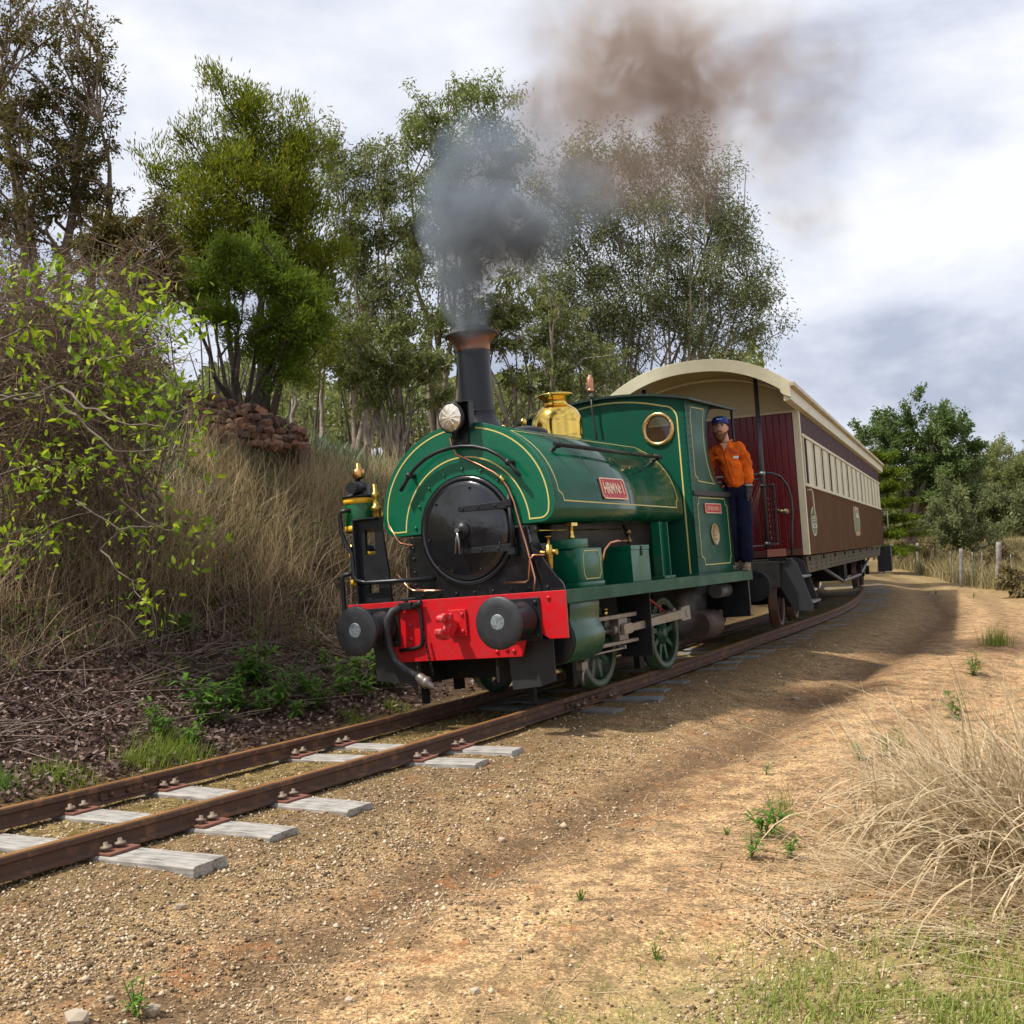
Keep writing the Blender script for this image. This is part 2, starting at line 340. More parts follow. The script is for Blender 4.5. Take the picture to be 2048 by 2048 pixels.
xx, yy = GX.ravel(), GY.ravel()
zc[:, 2] = np.clip(np.exp(-(((xx - 1.9) / 1.5) ** 2 + ((yy - 4.3) / .75) ** 2)) * 1.9, 0, 1) + np.clip((xx - 10) / 5, 0, 1) * .6 + np.clip((_n - 5.4) / 1, 0, 1) * .55
zc[:, 3] = np.clip(1.25 - np.abs(_n) / 1.0, 0, 1) + np.exp(-((_n - 1.45) / .3) ** 2) * .8 + np.exp(-((_n + 1.5) / .35) ** 2) * .45
at_ = gr.data.color_attributes.new('zone', 'FLOAT_COLOR', 'POINT'); at_.data.foreach_set('color', np.clip(zc, 0, 1).ravel())

# ------------------------------------------------------------------ rails and sleepers
RUST = mat('rail_rust', (.11, .047, .028), .8, .1, col2=(.22, .10, .05), vscale=9, bump=.3, bscale=50, c3=(.085, .05, .034))
RTOP = mat('rail_top', (.42, .21, .075), .45, .45, col2=(.27, .12, .045), vscale=3)
prof = [(-.055, -.12), (.055, -.12), (.055, -.108), (.012, -.094), (.008, -.045), (.031, -.034), (.031, -.006), (.026, 0), (-.026, 0), (-.031, -.006), (-.031, -.034), (-.008, -.045), (-.012, -.094), (-.055, -.108)]
SR = np.concatenate([np.arange(-12, 22, .35), np.arange(22, 60, 1.0)])
RAIL = {}
for side, lab in ((-1, 'rusty steel rail nearest the camera, running along the gravel path'), (1, 'rusty steel rail on the bank side of the track')):
    rl = empty('rail', lab, 'rail'); RAIL[side] = rl
    mb = MB()
    mb.rings([[tpos(s, side * .5665 + a, h) for a, h in prof] for s in SR], True, True, False); mb.build('rail_section', RUST, rl)
    mb = MB(); mb.rings([[tpos(s, side * .5665 + a, h) for a, h in ((-.024, -.002), (.024, -.002), (.024, .0025), (-.024, .0025))] for s in SR], True, True, False); mb.build('running_surface', RTOP, rl)
# fishplates with bolts: inner face of the bank rail in front, outer face of the near rail by the loco
for side, sc_, face in ((1, -3.05, -1), (-1, 1.35, -1)):
    a = side * .5665 + face * .012; mb = MB()
    mb.rings([[tpos(s, a + face * u, h) for u, h in ((0, -.098), (.03, -.104), (.036, -.094), (.016, -.082), (.016, -.05), (.028, -.04), (.0, -.036))] for s in np.linspace(sc_ - .36, sc_ + .36, 5)], True, True, False)
    fp = mb.build('fishplate', RUST, RAIL[side])
    for k in range(5):
        bo = MB()
        p0 = tpos(sc_ - .28 + .14 * k, a + face * .015, -.066); d = (tpos(sc_, a + face, 0) - tpos(sc_, a, 0)).normalized()
        bo.lathe([(0, .02), (.018, .02), (.019, .013), (.034, .012)], p0, d, 4 if k % 2 else 6); bo.build('fishplate_bolt', RUST, RAIL[side])
    mb = MB(); mb.rings([[tpos(s, side * .5665 + u, h) for u, h in ((-.032, -.036), (.032, -.036), (.032, .003), (-.032, .003))] for s in (sc_ - .003, sc_ + .003)], True, True, False); mb.build('rail_joint', mat('joint_dark', (.01, .008, .007), .9), RAIL[side])
WOODP = mat('sleeper_pale', (.50, .48, .45), .85, col2=(.30, .285, .27), vscale=5, bump=.5, bscale=30)
def wood_sleeper(name, ca, cb):
    m = bpy.data.materials.new(name); m.use_nodes = True; t = m.node_tree; b = t.nodes['Principled BSDF']; n = t.nodes.new; l = t.links.new; b.inputs['Roughness'].default_value = .88
    tcn = n('ShaderNodeTexCoord'); mpp = n('ShaderNodeMapping'); mpp.inputs['Scale'].default_value = (34, 2.2, 34); l(tcn.outputs['Object'], mpp.inputs[0])
    z = n('ShaderNodeTexNoise'); z.inputs['Scale'].default_value = 1.6; z.inputs['Detail'].default_value = 6; l(mpp.outputs[0], z.inputs['Vector'])
    z2 = n('ShaderNodeTexNoise'); z2.inputs['Scale'].default_value = 9; z2.inputs['Detail'].default_value = 6; l(tcn.outputs['Object'], z2.inputs['Vector'])
    mx = n('ShaderNodeMath'); mx.operation = 'MULTIPLY_ADD'; l(z.outputs[0], mx.inputs[0]); mx.inputs[1].default_value = .6; 
    q = n('ShaderNodeMath'); q.operation = 'MULTIPLY'; l(z2.outputs[0], q.inputs[0]); q.inputs[1].default_value = .4; l(q.outputs[0], mx.inputs[2])
    r = n('ShaderNodeValToRGB'); l(mx.outputs[0], r.inputs[0]); e = r.color_ramp.elements; e[0].position = .34; e[0].color = (*cb, 1); e[1].position = .56; e[1].color = (*ca, 1)
    l(r.outputs[0], b.inputs['Base Color']); bp = n('ShaderNodeBump'); bp.inputs['Strength'].default_value = .6; bp.inputs['Distance'].default_value = .01; l(mx.outputs[0], bp.inputs['Height']); l(bp.outputs[0], b.inputs['Normal']); return m
W1 = wood_sleeper('sleeper_bleached', (.37, .345, .31), (.12, .108, .095)); W2 = wood_sleeper('sleeper_grey', (.19, .185, .18), (.075, .07, .066))
def sleeper(s, width, nn, nf, skew, m, label, group, plates, k):
    i = int(round((s + 16) / DS)); c = tpos(s, 0, -.12 - (random.uniform(.015, .04) if k >= 20 else 0)); ex = tpos(s + .5, 0, -.12) - tpos(s - .5, 0, -.12); M = axes(c, ex, tpos(s, 1, 0) - tpos(s, 0, 0)) @ Matrix.Rotation(R(skew), 4, 'Z')
    rn = random.Random(k); bm = bmesh.new(); mb = MB(); rs = []
    for q in np.linspace(nn, nf, 9):
        h = width / 2; j = lambda a: rn.uniform(-a, a)
        rs.append([(-h + j(.006), q + (j(.02) if q == nn else 0), -.11), (h + j(.006), q + (j(.02) if q == nn else 0), -.11), (h + j(.006), q, -.014 + j(.003)), (h - .014, q, j(.0025)), (0, q, j(.003)), (-h + .014, q, j(.0025)), (-h + j(.006), q, -.014 + j(.003))])
    mb.rings(rs, True, True, False); o = mb.build('sleeper', m); o.matrix_world = M; tag(o, label, 'railway sleeper', group)
    if plates:
        for sd_ in plates:
            for fc in (-1, 1):
                nc = sd_ * .5665 + fc * .10
                pm = MB().box(-.11, .11, nc - .055, nc + .055, .001, .016); pm.build('tie_plate', mat('plate_rust', (.16, .06, .04), .8, .1, col2=(.22, .09, .06), vscale=14), o, .003)
                for bx in ((-.045,) if fc > 0 else (.03, -.07)):
                    MB().lathe([(0, .019), (.016, .019), (.018, .034), (.03, .03), (.032, .014), (.05, .012)], (bx, nc + .015 * -fc, .016), (rn.uniform(-.2, .2), rn.uniform(-.1, .1), 1), 8).build('screw_spike', mat('spike', (.30, .25, .19), .7, .4, col2=(.16, .1, .07), vscale=30), o)
    return o
front = [(-4.30, .25, 'pale timber sleeper nearest the camera with a bolted rusty tie plate'), (-3.60, .24, 'second pale timber sleeper from the lower left, worn smooth on top'),
         (-2.86, .25, 'third pale timber sleeper from the lower left, thick squared end'), (-1.46, .22, 'fourth visible pale sleeper, dark rough end standing out of the gravel'), (-.93, .20, 'narrow pale sleeper just ahead of the loco, fifth from the lower left'),
         (1.28, .22, 'grey split timber sleeper beside the rail joint under the front wheel'), (1.82, .24, 'long grey sleeper jutting out behind the rail joint beside the loco')]
for k, (s, wd, lab) in enumerate(front):
    sleeper(s, wd, (-1.33, -1.24, -1.24, -1.16, -1.17, -1.06, -1.16)[k], 1.12, (4, 2, -1, 5, 3, -6, 7)[k], W1 if k < 5 else W2, lab, 'wooden railway sleepers', (-1, 1) if k < 5 else (-1,), k)
_u = 'first second third fourth fifth sixth seventh eighth ninth'.split()
ORD = _u + 'tenth eleventh twelfth thirteenth fourteenth fifteenth sixteenth seventeenth eighteenth nineteenth'.split()
for _t, _b in (('twentieth', 'twenty'), ('thirtieth', 'thirty'), ('fortieth', 'forty'), ('fiftieth', 'fifty')): ORD += [_t] + [_b + '-' + q for q in _u]
s = 2.65; k = 20
while s < 30:
    sleeper(s, random.uniform(.18, .25), -random.uniform(.88, 1.12) - (.15 if s > 13 else 0), 1.1, random.uniform(-4, 4), W2, 'weathered grey sleeper in dark ballast, ' + ORD[k - 20] + ' behind the rail joint' if k > 20 else 'weathered grey sleeper in dark ballast, first behind the rail joint', 'wooden railway sleepers', None, k)
    s += random.uniform(.56, .68); k += 1
# a few small scraps on the ballast
# ------------------------------------------------------------------ locomotive (x forward, y to the near side, z up from rail)
LOCO = empty('steam_locomotive', 'small green saddle tank steam locomotive with red buffer beam', 'locomotive', LOCO_M)
def P(mb, name, m, bevel=0, parent=None, label=None):
    o = mb.build(name, m, parent or LOCO, bevel)
    if label: o['label'] = label
    return o
def bolts(mb, pts, ax, r=.013, h=.011, n=6):
    ax = Vector(ax)
    for p in pts: mb.lathe([(0, r), (h * .6, r), (h, r * .55)], p, ax, n)
    return mb
# --- buffer beam
beam = [(-1.159, 1.012), (1.159, 1.012), (1.155, .604), (.985, .604), (.90, .655), (.735, .60), (.69, .462), (-.69, .452), (-.735, .60), (-.90, .655), (-.985, .604), (-1.155, .604)]
bb = P(MB().prism(beam, 'x', -.035, 0), 'buffer_beam', RED, .004)
bolts_rv = MB()
for y, z in [(1.0, .955), (.55, .53), (.45, .515), (-.46, .79), (-.455, .66), (-.6, .53), (.62, .515)]: bolts_rv.lathe([(0, .021), (.010, .018), (.017, .008)], (0, y, z), (1, 0, 0), 10)
P(bolts_rv, 'rivet_row', RED, 0, bb)
for sgn in (1, -1):
    y = .745 * sgn
    P(MB().prism([(y - .19, .60), (y + .17, .60), (y + .17, .965), (y - .19, .965)], 'x', .001, .018), 'buffer_base', BLACK, .004)
    bs = P(MB().lathe([(.018, .155), (.06, .152), (.10, .13), (.24, .125), (.27, .118), (.272, .10), (.40, .10), (.41, .14), (.416, .17)], (0, y, .782), (1, 0, 0), 32), 'buffer_stock', BLACK)
    P(MB().lathe([(.412, .150), (.418, .222), (.436, .224), (.447, .212), (.452, .14), (.453, .06)], (0, y, .782), (1, 0, 0), 44), 'buffer_head', mat('buffer_face', (.045, .047, .052), .46, .3, col2=(.03, .031, .034), vscale=14))
    cb = MB(); bolts(cb, [(.018, y + .13, .925), (.018, y + .13, .64), (.018, y - .15, .925), (.018, y - .15, .64)], (1, 0, 0), .02, .016); P(cb, 'bolt', BLACK, 0, bs)
    P(MB().lathe([(0, .068), (.0035, .062)], (.4525, y, .79), (1, 0, 0), 20), 'worn_spot', mat('worn_metal', (.36, .42, .45), .5, .5, col2=(.12, .13, .14), vscale=40))
# coupling hook with its plate, chain
P(MB().prism([(-.02, .665), (.165, .665), (.165, .905), (-.02, .905)], 'x', .001, .028), 'hook_plate', RED, .006)
hk = [(.02, .80), (.10, .83), (.14, .865), (.20, .885), (.265, .87), (.285, .835), (.262, .80), (.24, .815), (.215, .83), (.175, .81), (.16, .775), (.18, .745), (.23, .735), (.275, .755), (.31, .76), (.315, .71), (.285, .67), (.22, .65), (.15, .66), (.09, .70), (.02, .735)]
P(MB().prism([(x, z) for x, z in hk], 'y', .005, .085), 'coupling_hook', mat('red_hook', (.55, .012, .018), .4, col2=(.3, .22, .2), vscale=22, c3=(.55, .012, .018)), .018)
hb = MB(); bolts(hb, [(.028, .13, .86), (.028, .13, .71), (.028, .01, .86)], (1, 0, 0), .02, .016); P(hb, 'bolt', RED)
ch = MB()
for k in range(12):
    c = Vector((.05, -.28 + .006 * k, .70 - .032 * k)); a = k % 2
    pts = [c + Vector((.010 * math.cos(t) * a, .010 * math.cos(t) * (1 - a), .022 * math.sin(t))) for t in np.linspace(0, 2 * math.pi, 9)]
    ch.tube(pts, .0045, 5)
P(ch, 'chain', DARK)
# brake hose, tap and bracket on the beam
P(MB().tube([(.03, -.59, .955), (.05, -.52, .962), (.07, -.44, .965), (.05, -.36, .955), (.03, -.32, .93), (.02, -.315, .80), (.02, -.32, .66), (.02, -.34, .595), (.02, -.42, .575), (.02, -.58, .565)], .017, 10), 'brake_pipe', BLACK)
P(MB().tube([(.05, -.50, .955), (.12, -.56, .93), (.15, -.60, .86), (.155, -.615, .74), (.15, -.60, .60), (.15, -.55, .48), (.15, -.45, .40), (.15, -.35, .35), (.15, -.30, .335)], .036, 12), 'brake_hose', mat('rubber', (.02, .021, .024), .6, bump=.2, bscale=60), 0, label='limp black brake hose')
P(MB().lathe([(0, .036), (.03, .046), (.09, .046), (.10, .056), (.13, .056), (.14, .036), (.19, .03), (.2, .012), (.27, .008)], (.15, -.31, .337), (.1, .85, -.5), 12), 'hose_coupling', STEEL)
P(MB().box(.02, .085, -.52, -.38, .935, 1.0).cyl((.05, -.36, .965), (.05, -.28, .99), .03, 10).cyl((.05, -.45, .99), (.05, -.45, 1.035), .022, 8).box(.03, .07, -.5, -.33, 1.02, 1.04), 'brake_tap', BLACK, .006)
# guard irons and aprons under the beam
P(MB().prism([(.49, .60), (.96, .60), (.955, .235), (.80, .19), (.52, .165)], 'x', -.11, -.098), 'guard_plate', mat('apron_black', (.026, .027, .029), .55, col2=(.016, .016, .017), vscale=5), .003)
P(MB().prism([(-.96, .60), (-.49, .60), (-.50, .15), (-.58, .24), (-.955, .28)], 'x', -.11, -.098), 'guard_plate', MATS['apron_black'], .003)
for y in (.56, -.60):
    P(MB().box(-.40, -.34, y - .03, y + .03, .03, .50), 'guard_iron', DARK, .004)
# --- running plate and frames
RUNG = mat('runboard_green', (.012, .095, .05), .5, spec=.25, col2=(.02, .07, .042), vscale=5, var=.1)
P(MB().box(-4.96, -.036, 1.135, 1.159, .895, 1.012), 'running_board_edge', RUNG, .003)
P(MB().box(-4.96, -.036, -1.159, -1.135, .895, 1.012), 'running_board_edge', RUNG, .003)
P(MB().box(-4.96, -.036, -1.134, 1.134, .985, 1.008), 'running_plate', mat('plate_dark', (.014, .03, .022), .5))
P(MB().box(-4.9, -.036, .40, .43, .24, .985).box(-4.9, -.036, -.43, -.40, .24, .985).box(-.5, -.45, -.4, .4, .25, .98).box(-2.5, -2.45, -.4, .4, .25, .98), 'main_frame', DARK)
P(MB().box(-4.985, -4.95, -1.1, 1.1, .55, 1.0), 'rear_beam', BLACK, .004)
P(MB().box(-4.6, -3.0, -.39, .39, .35, .98).box(-2.2, -.6, -.36, .36, .45, .98), 'ashpan', DARK)
for sgn in (1, -1):
    y = .7 * sgn
    P(MB().lathe([(0, .14), (.03, .12), (.3, .11), (.42, .10), (.43, .215), (.455, .215)], (-4.985, y, .75), (-1, 0, 0), 24), 'rear_buffer', BLACK)
# --- wheels
TYRE = mat('tyre_green', (.02, .07, .035), .45, col2=(.06, .055, .035), vscale=9)
TREAD = mat('tread_steel', (.22, .18, .15), .35, .8, col2=(.10, .06, .04), vscale=8)
WG = mat('wheel_green', (.008, .085, .035), .4, col2=(.02, .06, .03), vscale=8)
for wx in (-1.613, -3.31):
    for sgn in (1, -1):
        o = (wx, .525 * sgn, .402)
        ty = P(MB().lathe([(0, .34), (0, .428), (.022, .43), (.034, .405), (.125, .398), (.128, .38), (.128, .325), (.112, .322), (.02, .322), (0, .34)], o, (0, sgn, 0), 48, caps=False), 'wheel', TYRE)
        sp = MB()
        for k in range(9):
            a = 2 * math.pi * k / 9 + .2
            d = Vector((math.cos(a), 0, math.sin(a))); q = Vector((-math.sin(a), 0, math.cos(a)))
            c = Vector(o); y0 = Vector((0, .035 * sgn, 0)); y1 = Vector((0, .085 * sgn, 0))
            ring = lambda r, wd: [c + d * r - q * wd + y0, c + d * r + q * wd + y0, c + d * r + q * wd + y1, c + d * r - q * wd + y1]
            sp.rings([ring(.10, .034), ring(.24, .026), ring(.33, .036)], True, False, False)
        P(sp, 'spokes', WG, 0, ty)
        P(MB().lathe([(0, .13), (.07, .128), (.105, .12), (.112, .07), (.125, .068), (.128, .03)], o, (0, sgn, 0), 28), 'hub', WG, 0, ty)
        P(MB().lathe([(.128, .325), (.1285, .333), (.120, .333)], o, (0, sgn, 0), 40, caps=False), 'rim_edge', STEEL, 0, ty)
    P(MB().cyl((wx, -.52, .402), (wx, .52, .402), .07, 14), 'axle', DARK)
    P(MB().box(wx - .13, wx + .13, -.46, .46, .28, .55), 'axle_box', DARK)
# cylinders, motion
for sgn in (1, -1):
    c = .88 * sgn; prof = []
    pr = [(.745 * sgn, .892), (1.06 * sgn, .892), (1.055 * sgn, .80), (1.045 * sgn, .745)]
    pr += [(c + .213 * math.cos(a) * sgn, .565 + .213 * math.sin(a)) for a in np.linspace(.62, -math.pi - .2, 22)] + [(.745 * sgn, .72)]
    cy = P(MB().prism(pr, 'x', -.86, -.27, True), 'cylinder', mat('cyl_green', (.008, .085, .04), .3, col2=(.014, .07, .034), vscale=4, var=.1), .004)
    P(MB().lathe([(0, .205), (.014, .205), (.02, .19), (.03, .12)], (-.27, c, .565), (1, 0, 0), 28), 'cylinder_cover', BLACK, 0, cy)
    P(MB().lathe([(0, .19), (.02, .18), (.03, .07), (.10, .06)], (-.86, c, .565), (-1, 0, 0), 24), 'cylinder_gland', DARK, 0, cy)
    P(MB().cyl((-.9, c, .565), (-1.50, c, .565), .026, 12), 'piston_rod', mat('bright_steel', (.5, .5, .5), .25, 1))
    P(MB().box(-1.98, -.87, c - .04, c + .04, .672, .712).box(-1.98, -.87, c - .04, c + .04, .42, .452), 'slide_bar', RODST, .004)
    P(MB().box(-1.72, -1.52, c - .05, c + .05, .455, .67).cyl((-1.44, c, .565), (-1.54, c, .565), .05, 12).cyl((-1.62, c + .05 * sgn, .565), (-1.62, c + .085 * sgn, .565), .05, 14), 'crosshead', STEEL, .006)
    yr = .955 * sgn
    d0, d1 = Vector((-1.62, yr, .565)), Vector((-3.19, yr, .615)); dd = (d1 - d0).normalized(); up = Vector((0, 0, 1)); up = (up - dd * up.dot(dd)).normalized(); qq = Vector((0, .02 * sgn, 0))
    rr = lambda p, h: [p - up * h - qq, p + up * h - qq, p + up * h + qq, p - up * h + qq]
    P(MB().rings([rr(d0 - dd * .08, .05), rr(d0 + dd * .1, .05), rr(d0 + dd * .13, .036), rr(d1 - dd * .17, .048), rr(d1 - dd * .14, .075), rr(d1 + dd * .10, .075)], True, True, False).cyl(d1 - qq * 2.5, d1 + qq * 1.6, .045, 16), 'connecting_rod', RODST, .004)
    yc = .80 * sgn
    d0, d1 = Vector((-1.49, yc, .615)), Vector((-3.19, yc, .615))
    P(MB().box(-3.19, -1.49, yc - .018, yc + .018, .582, .648).cyl((-1.49, yc - .03, .615), (-1.49, yc + .03, .615), .065, 18).cyl((-3.19, yc - .03, .615), (-3.19, yc + .03, .615), .065, 18), 'coupling_rod', RODST, .004)
    P(MB().box(-3.22, -3.16, .66 * sgn - .0, .80 * sgn, .585, .645).box(-1.52, -1.46, .66 * sgn, .80 * sgn, .585, .645), 'crank_pin', STEEL)
    P(MB().prism([(.68 * sgn, .26), (1.03 * sgn, .26), (1.05 * sgn, .984), (.68 * sgn, .984)], 'x', -2.06, -2.045), 'motion_bracket', mat('bracket_black', (.010, .011, .015), .5), .002)
    P(MB().tube([(-2.06, .95 * sgn, .90), (-2.9, .85 * sgn, .64)], .011, 8), 'reversing_rod', RED)
    lb = MB()
    for lx in (-.97, -1.33): lb.cyl((lx, c, .712), (lx, c, .77), .026, 10).cyl((lx, c, .77), (lx, c, .785), .031, 10)
    P(lb, 'oil_cup', BRASS)
    P(MB().box(-1.45, -.8, c + .10 * sgn, c + .12 * sgn, .385, .40).box(-1.47, -1.44, c + .06 * sgn, c + .13 * sgn, .385, .42), 'drip_tray', STEEL)
    P(MB().tube([(-.8, c, .37), (-.82, c, .30), (-.75, c, .22), (-.75, c, .12)], .016, 8).box(-.82, -.70, c - .03, c + .03, .26, .33), 'drain_cock', STEEL)
    [P(MB().box(hx_ - .05, hx_ + .05, .60 * sgn, .67 * sgn, .09, .60), 'brake_hanger', DARK) for hx_ in (-2.56, -1.02)]
    P(MB().prism([(.80 * sgn, .47), (1.15 * sgn, .46), (1.155 * sgn, .89), (.80 * sgn, .89)], 'x', -4.80, -4.785).box(-4.92, -4.80, .80 * sgn, 1.15 * sgn, .46, .475), 'cab_step', BLACK, .003)
P(MB().cyl((-4.25, .93, .80), (-4.62, .93, .80), .082, 20), 'air_reservoir', mat('grey_tank', (.10, .105, .11), .4))
P(MB().cyl((-4.0, .75, .42), (-4.5, .75, .42), .17, 20), 'brake_cylinder', mat('rusty_drum', (.09, .055, .04), .6, col2=(.04, .03, .025), vscale=9))
# --- saddle tank
def tank_out(dy=0.0, zb=1.625, n=30):
    a, b = .93 + dy, .82 + dy; pts = [(-.52, zb), (-.80, zb)] + [(-.80 - .13 * math.sin(t), zb + .13 - .13 * math.cos(t)) for t in np.linspace(.2, math.pi / 2, 6)]
    pts += [(-a * math.cos(t), 1.80 + b * math.sin(t)) for t in np.linspace(0, math.pi, n)]
    pts += [(.80 + .13 * math.cos(t), zb + .13 - .13 * math.sin(t)) for t in np.linspace(0, math.pi / 2 - .2, 6)] + [(.80, zb), (.52, zb)]
    return pts
arc_in = [(.512 * math.cos(t), 1.622 + .512 * math.sin(t)) for t in np.linspace(0.01, math.pi - .01, 20)]
TANKG = mat('tank_green', (.003, .088, .044), .24, var=.14, vscale=4, coat=.35, col2=(.006, .070, .038), bump=.10, bscale=3.2, bdist=.03)
tk = MB(); o_ = tank_out(-.004); i_ = [(y * .99, z) for y, z in arc_in]
tk.prism(o_ + i_, 'x', -3.44, -.385, True); tank = P(tk, 'saddle_tank', TANKG)
# rounded rear shoulder
tr = MB(); rs = []
for k in range(6):
    t = k / 5 * math.pi / 2; rs.append([(-3.44 - .075 * math.sin(t), y * (1 - .08 * (1 - math.cos(t))), 1.8 + (z - 1.8) * (1 - .08 * (1 - math.cos(t)))) for y, z in o_])
tr.rings(rs, True, True, True); P(tr, 'tank_shoulder', TANKG, 0, tank)
P(MB().prism(tank_out(.006) + arc_in, 'x', -.385, -.365), 'tank_front_plate', GREEN, .004)
sm = MB()
for sx_ in (-1.30, -2.05):   # panel seams
    sm.ribbon([(sx_, .927 * math.cos(t), 1.8 + .817 * math.sin(t)) for t in np.linspace(-.02, 1.6, 20)], [(0, math.cos(t), math.sin(t)) for t in np.linspace(-.02, 1.6, 20)], .006, .0022)
P(sm, 'panel_seam', TANKG, 0, tank)
ln = MB(); xf = -.365
out_l = [(-.68 * math.cos(.06), 1.64 + .0)]
path = [(-.69, 1.665), (-.78, 1.665)] + [(-.79 - .09 * math.sin(t), 1.755 - .09 * math.cos(t)) for t in np.linspace(.2, math.pi / 2, 6)] + [(-.885 * math.cos(t), 1.80 + .775 * math.sin(t)) for t in np.linspace(0, math.pi, 40)] + [(.79 + .09 * math.cos(t), 1.755 - .09 * math.sin(t)) for t in np.linspace(0, math.pi / 2 - .2, 6)] + [(.78, 1.665), (.69, 1.665)] + [(.68 * math.cos(t), 1.622 + .68 * math.sin(t)) for t in np.linspace(.06, math.pi - .06, 36)] + [(-.69, 1.665)]
ln.ribbon([(xf, y, z) for y, z in path], (1, 0, 0), .013, .003); P(ln, 'front_lining', GOLD)
def tside(x, z, off=.001):
    s_ = (z - 1.8) / .816
    if z < 1.8: return (x, .928 + off, z), (0, 1, 0)
    y = .926 * math.sqrt(max(0, 1 - s_ * s_)); n_ = Vector((0, y / .926 ** 2, (z - 1.8) / .816 ** 2)).normalized(); return (x, y + n_.y * off, z + n_.z * off), tuple(n_)
def tpath(pl, sub=8):
    r = []
    for a, b in zip(pl[:-1], pl[1:]):
        for k in range(sub): r.append((a[0] + (b[0] - a[0]) * k / sub, a[1] + (b[1] - a[1]) * k / sub))
    r.append(pl[-1]); return r
sl_ = [(-.50, 2.50), (-.50, 1.90), (-.525, 1.885), (-.56, 1.87), (-.575, 1.835), (-.585, 1.81), (-3.27, 1.775), (-3.27, 1.84), (-3.31, 1.855), (-3.32, 1.89), (-3.32, 2.50), (-.50, 2.50)]
pp = [tside(*q) for q in tpath(sl_)]; P(MB().ribbon([p for p, n in pp], [n for p, n in pp], .012, .0025), 'side_lining', GOLD, 0, tank)
# boiler under tank, smokebox, saddle
P(MB().cyl((-1.05, 0, 1.60), (-3.51, 0, 1.60), .50, 40), 'boiler', GREYM)
P(MB().cyl((-.37, 0, 1.622), (-1.08, 0, 1.622), .508, 48), 'smokebox', DOORB)
P(MB().lathe([(0, .508), (.012, .505), (.012, .47), (.004, .465)], (-.365, 0, 1.618), (1, 0, 0), 56, caps=False), 'smokebox_ring', DOORB)
sad = [(-.66, 1.60), (-.675, 1.30), (-.71, 1.10), (-.74, 1.012), (.97, 1.012), (.95, 1.07), (.88, 1.15), (.80, 1.26), (.74, 1.36), (.66, 1.43), (.64, 1.60)]
P(MB().prism(sad, 'x', -.40, -.378), 'saddle_plate', DOORB, .004)
P(MB().box(-1.05, -.41, -.5, .5, 1.012, 1.45), 'smokebox_saddle', BLACK)
P(MB().prism([(-.42, 1.012), (-.85, 1.012), (-.80, 1.16), (-.62, 1.40), (-.50, 1.60), (-.42, 1.60)], 'y', .62, .64), 'side_gusset', BLACK, .002)
sb = MB(); bolts(sb, [(-.378, y, 1.04) for y in (-.55, -.36, -.17, .03, .23, .42, .60, .80)] + [(-.378, .66, z) for z in (1.15, 1.3, 1.45)] + [(-.378, -.62, z) for z in (1.15, 1.27, 1.4, 1.5)], (1, 0, 0), .017, .016); P(sb, 'bolt', BLACK)
rb = MB(); bolts(rb, [(-.365, .57 * math.cos(t), 1.622 + .57 * math.sin(t)) for t in np.linspace(.12, math.pi - .12, 9)], (1, 0, 0), .017, .016); P(rb, 'bolt', GREEN)
dr = P(MB().lathe([(0, .462), (.012, .462), (.022, .452), (.03, .40), (.055, .28), (.072, .14), (.078, .02)], (-.36, 0, 1.618), (1, 0, 0), 56), 'smokebox_door', DOORB)
for z in (1.815, 1.425):
    hs = MB(); ys = [.50, .46, .36, .24, .12, -.02]
    fx = lambda y: -.36 + .03 + .052 * max(0, 1 - (y * y + (z - 1.618) ** 2) / .2)
    hs.rings([[(fx(y), y, z - h), (fx(y), y, z + h), (fx(y) + .014, y, z + h), (fx(y) + .014, y, z - h)] for y, h in zip(ys, (.035, .035, .030, .028, .026, .024))], True, True, False)
    hg = P(hs, 'strap_hinge', BLACK, .002, dr); hgb = MB(); bolts(hgb, [(fx(y) + .013, y, z) for y in (.36, .19, .03)], (1, 0, 0), .012, .012); P(hgb, 'hinge_bolt', BLACK, 0, dr)
P(MB().cyl((-.325, .50, 1.34), (-.325, .50, 1.90), .017, 10).box(-.36, -.30, .46, .53, 1.80, 1.86).box(-.36, -.30, .46, .53, 1.36, 1.42), 'hinge_pin', BLACK)
P(MB().lathe([(0, .085), (.02, .083), (.03, .05), (.06, .03), (.09, .03)], (-.285, 0, 1.618), (1, 0, 0), 24), 'door_boss', BLACK, 0, dr)
P(MB().tube([(-.20, 0, 1.618), (-.195, .01, 1.53), (-.19, .02, 1.40)], [.014, .011, .012], 8).tube([(-.225, 0, 1.618), (-.22, -.03, 1.54), (-.215, -.045, 1.41)], [.014, .011, .012], 8).cyl((-.28, 0, 1.618), (-.185, 0, 1.618), .022, 12), 'door_handle', mat('handle_steel', (.3, .3, .31), .3, .9), 0, dr)
db = MB(); bolts(db, [(-.355 + .03, .40 * math.cos(t), 1.618 + .40 * math.sin(t)) for t in (.5, 1.35, 2.4, 3.3, 4.3, 5.1, 5.9)], (1, 0, 0), .013, .014); P(db, 'bolt', BLACK, 0, dr)
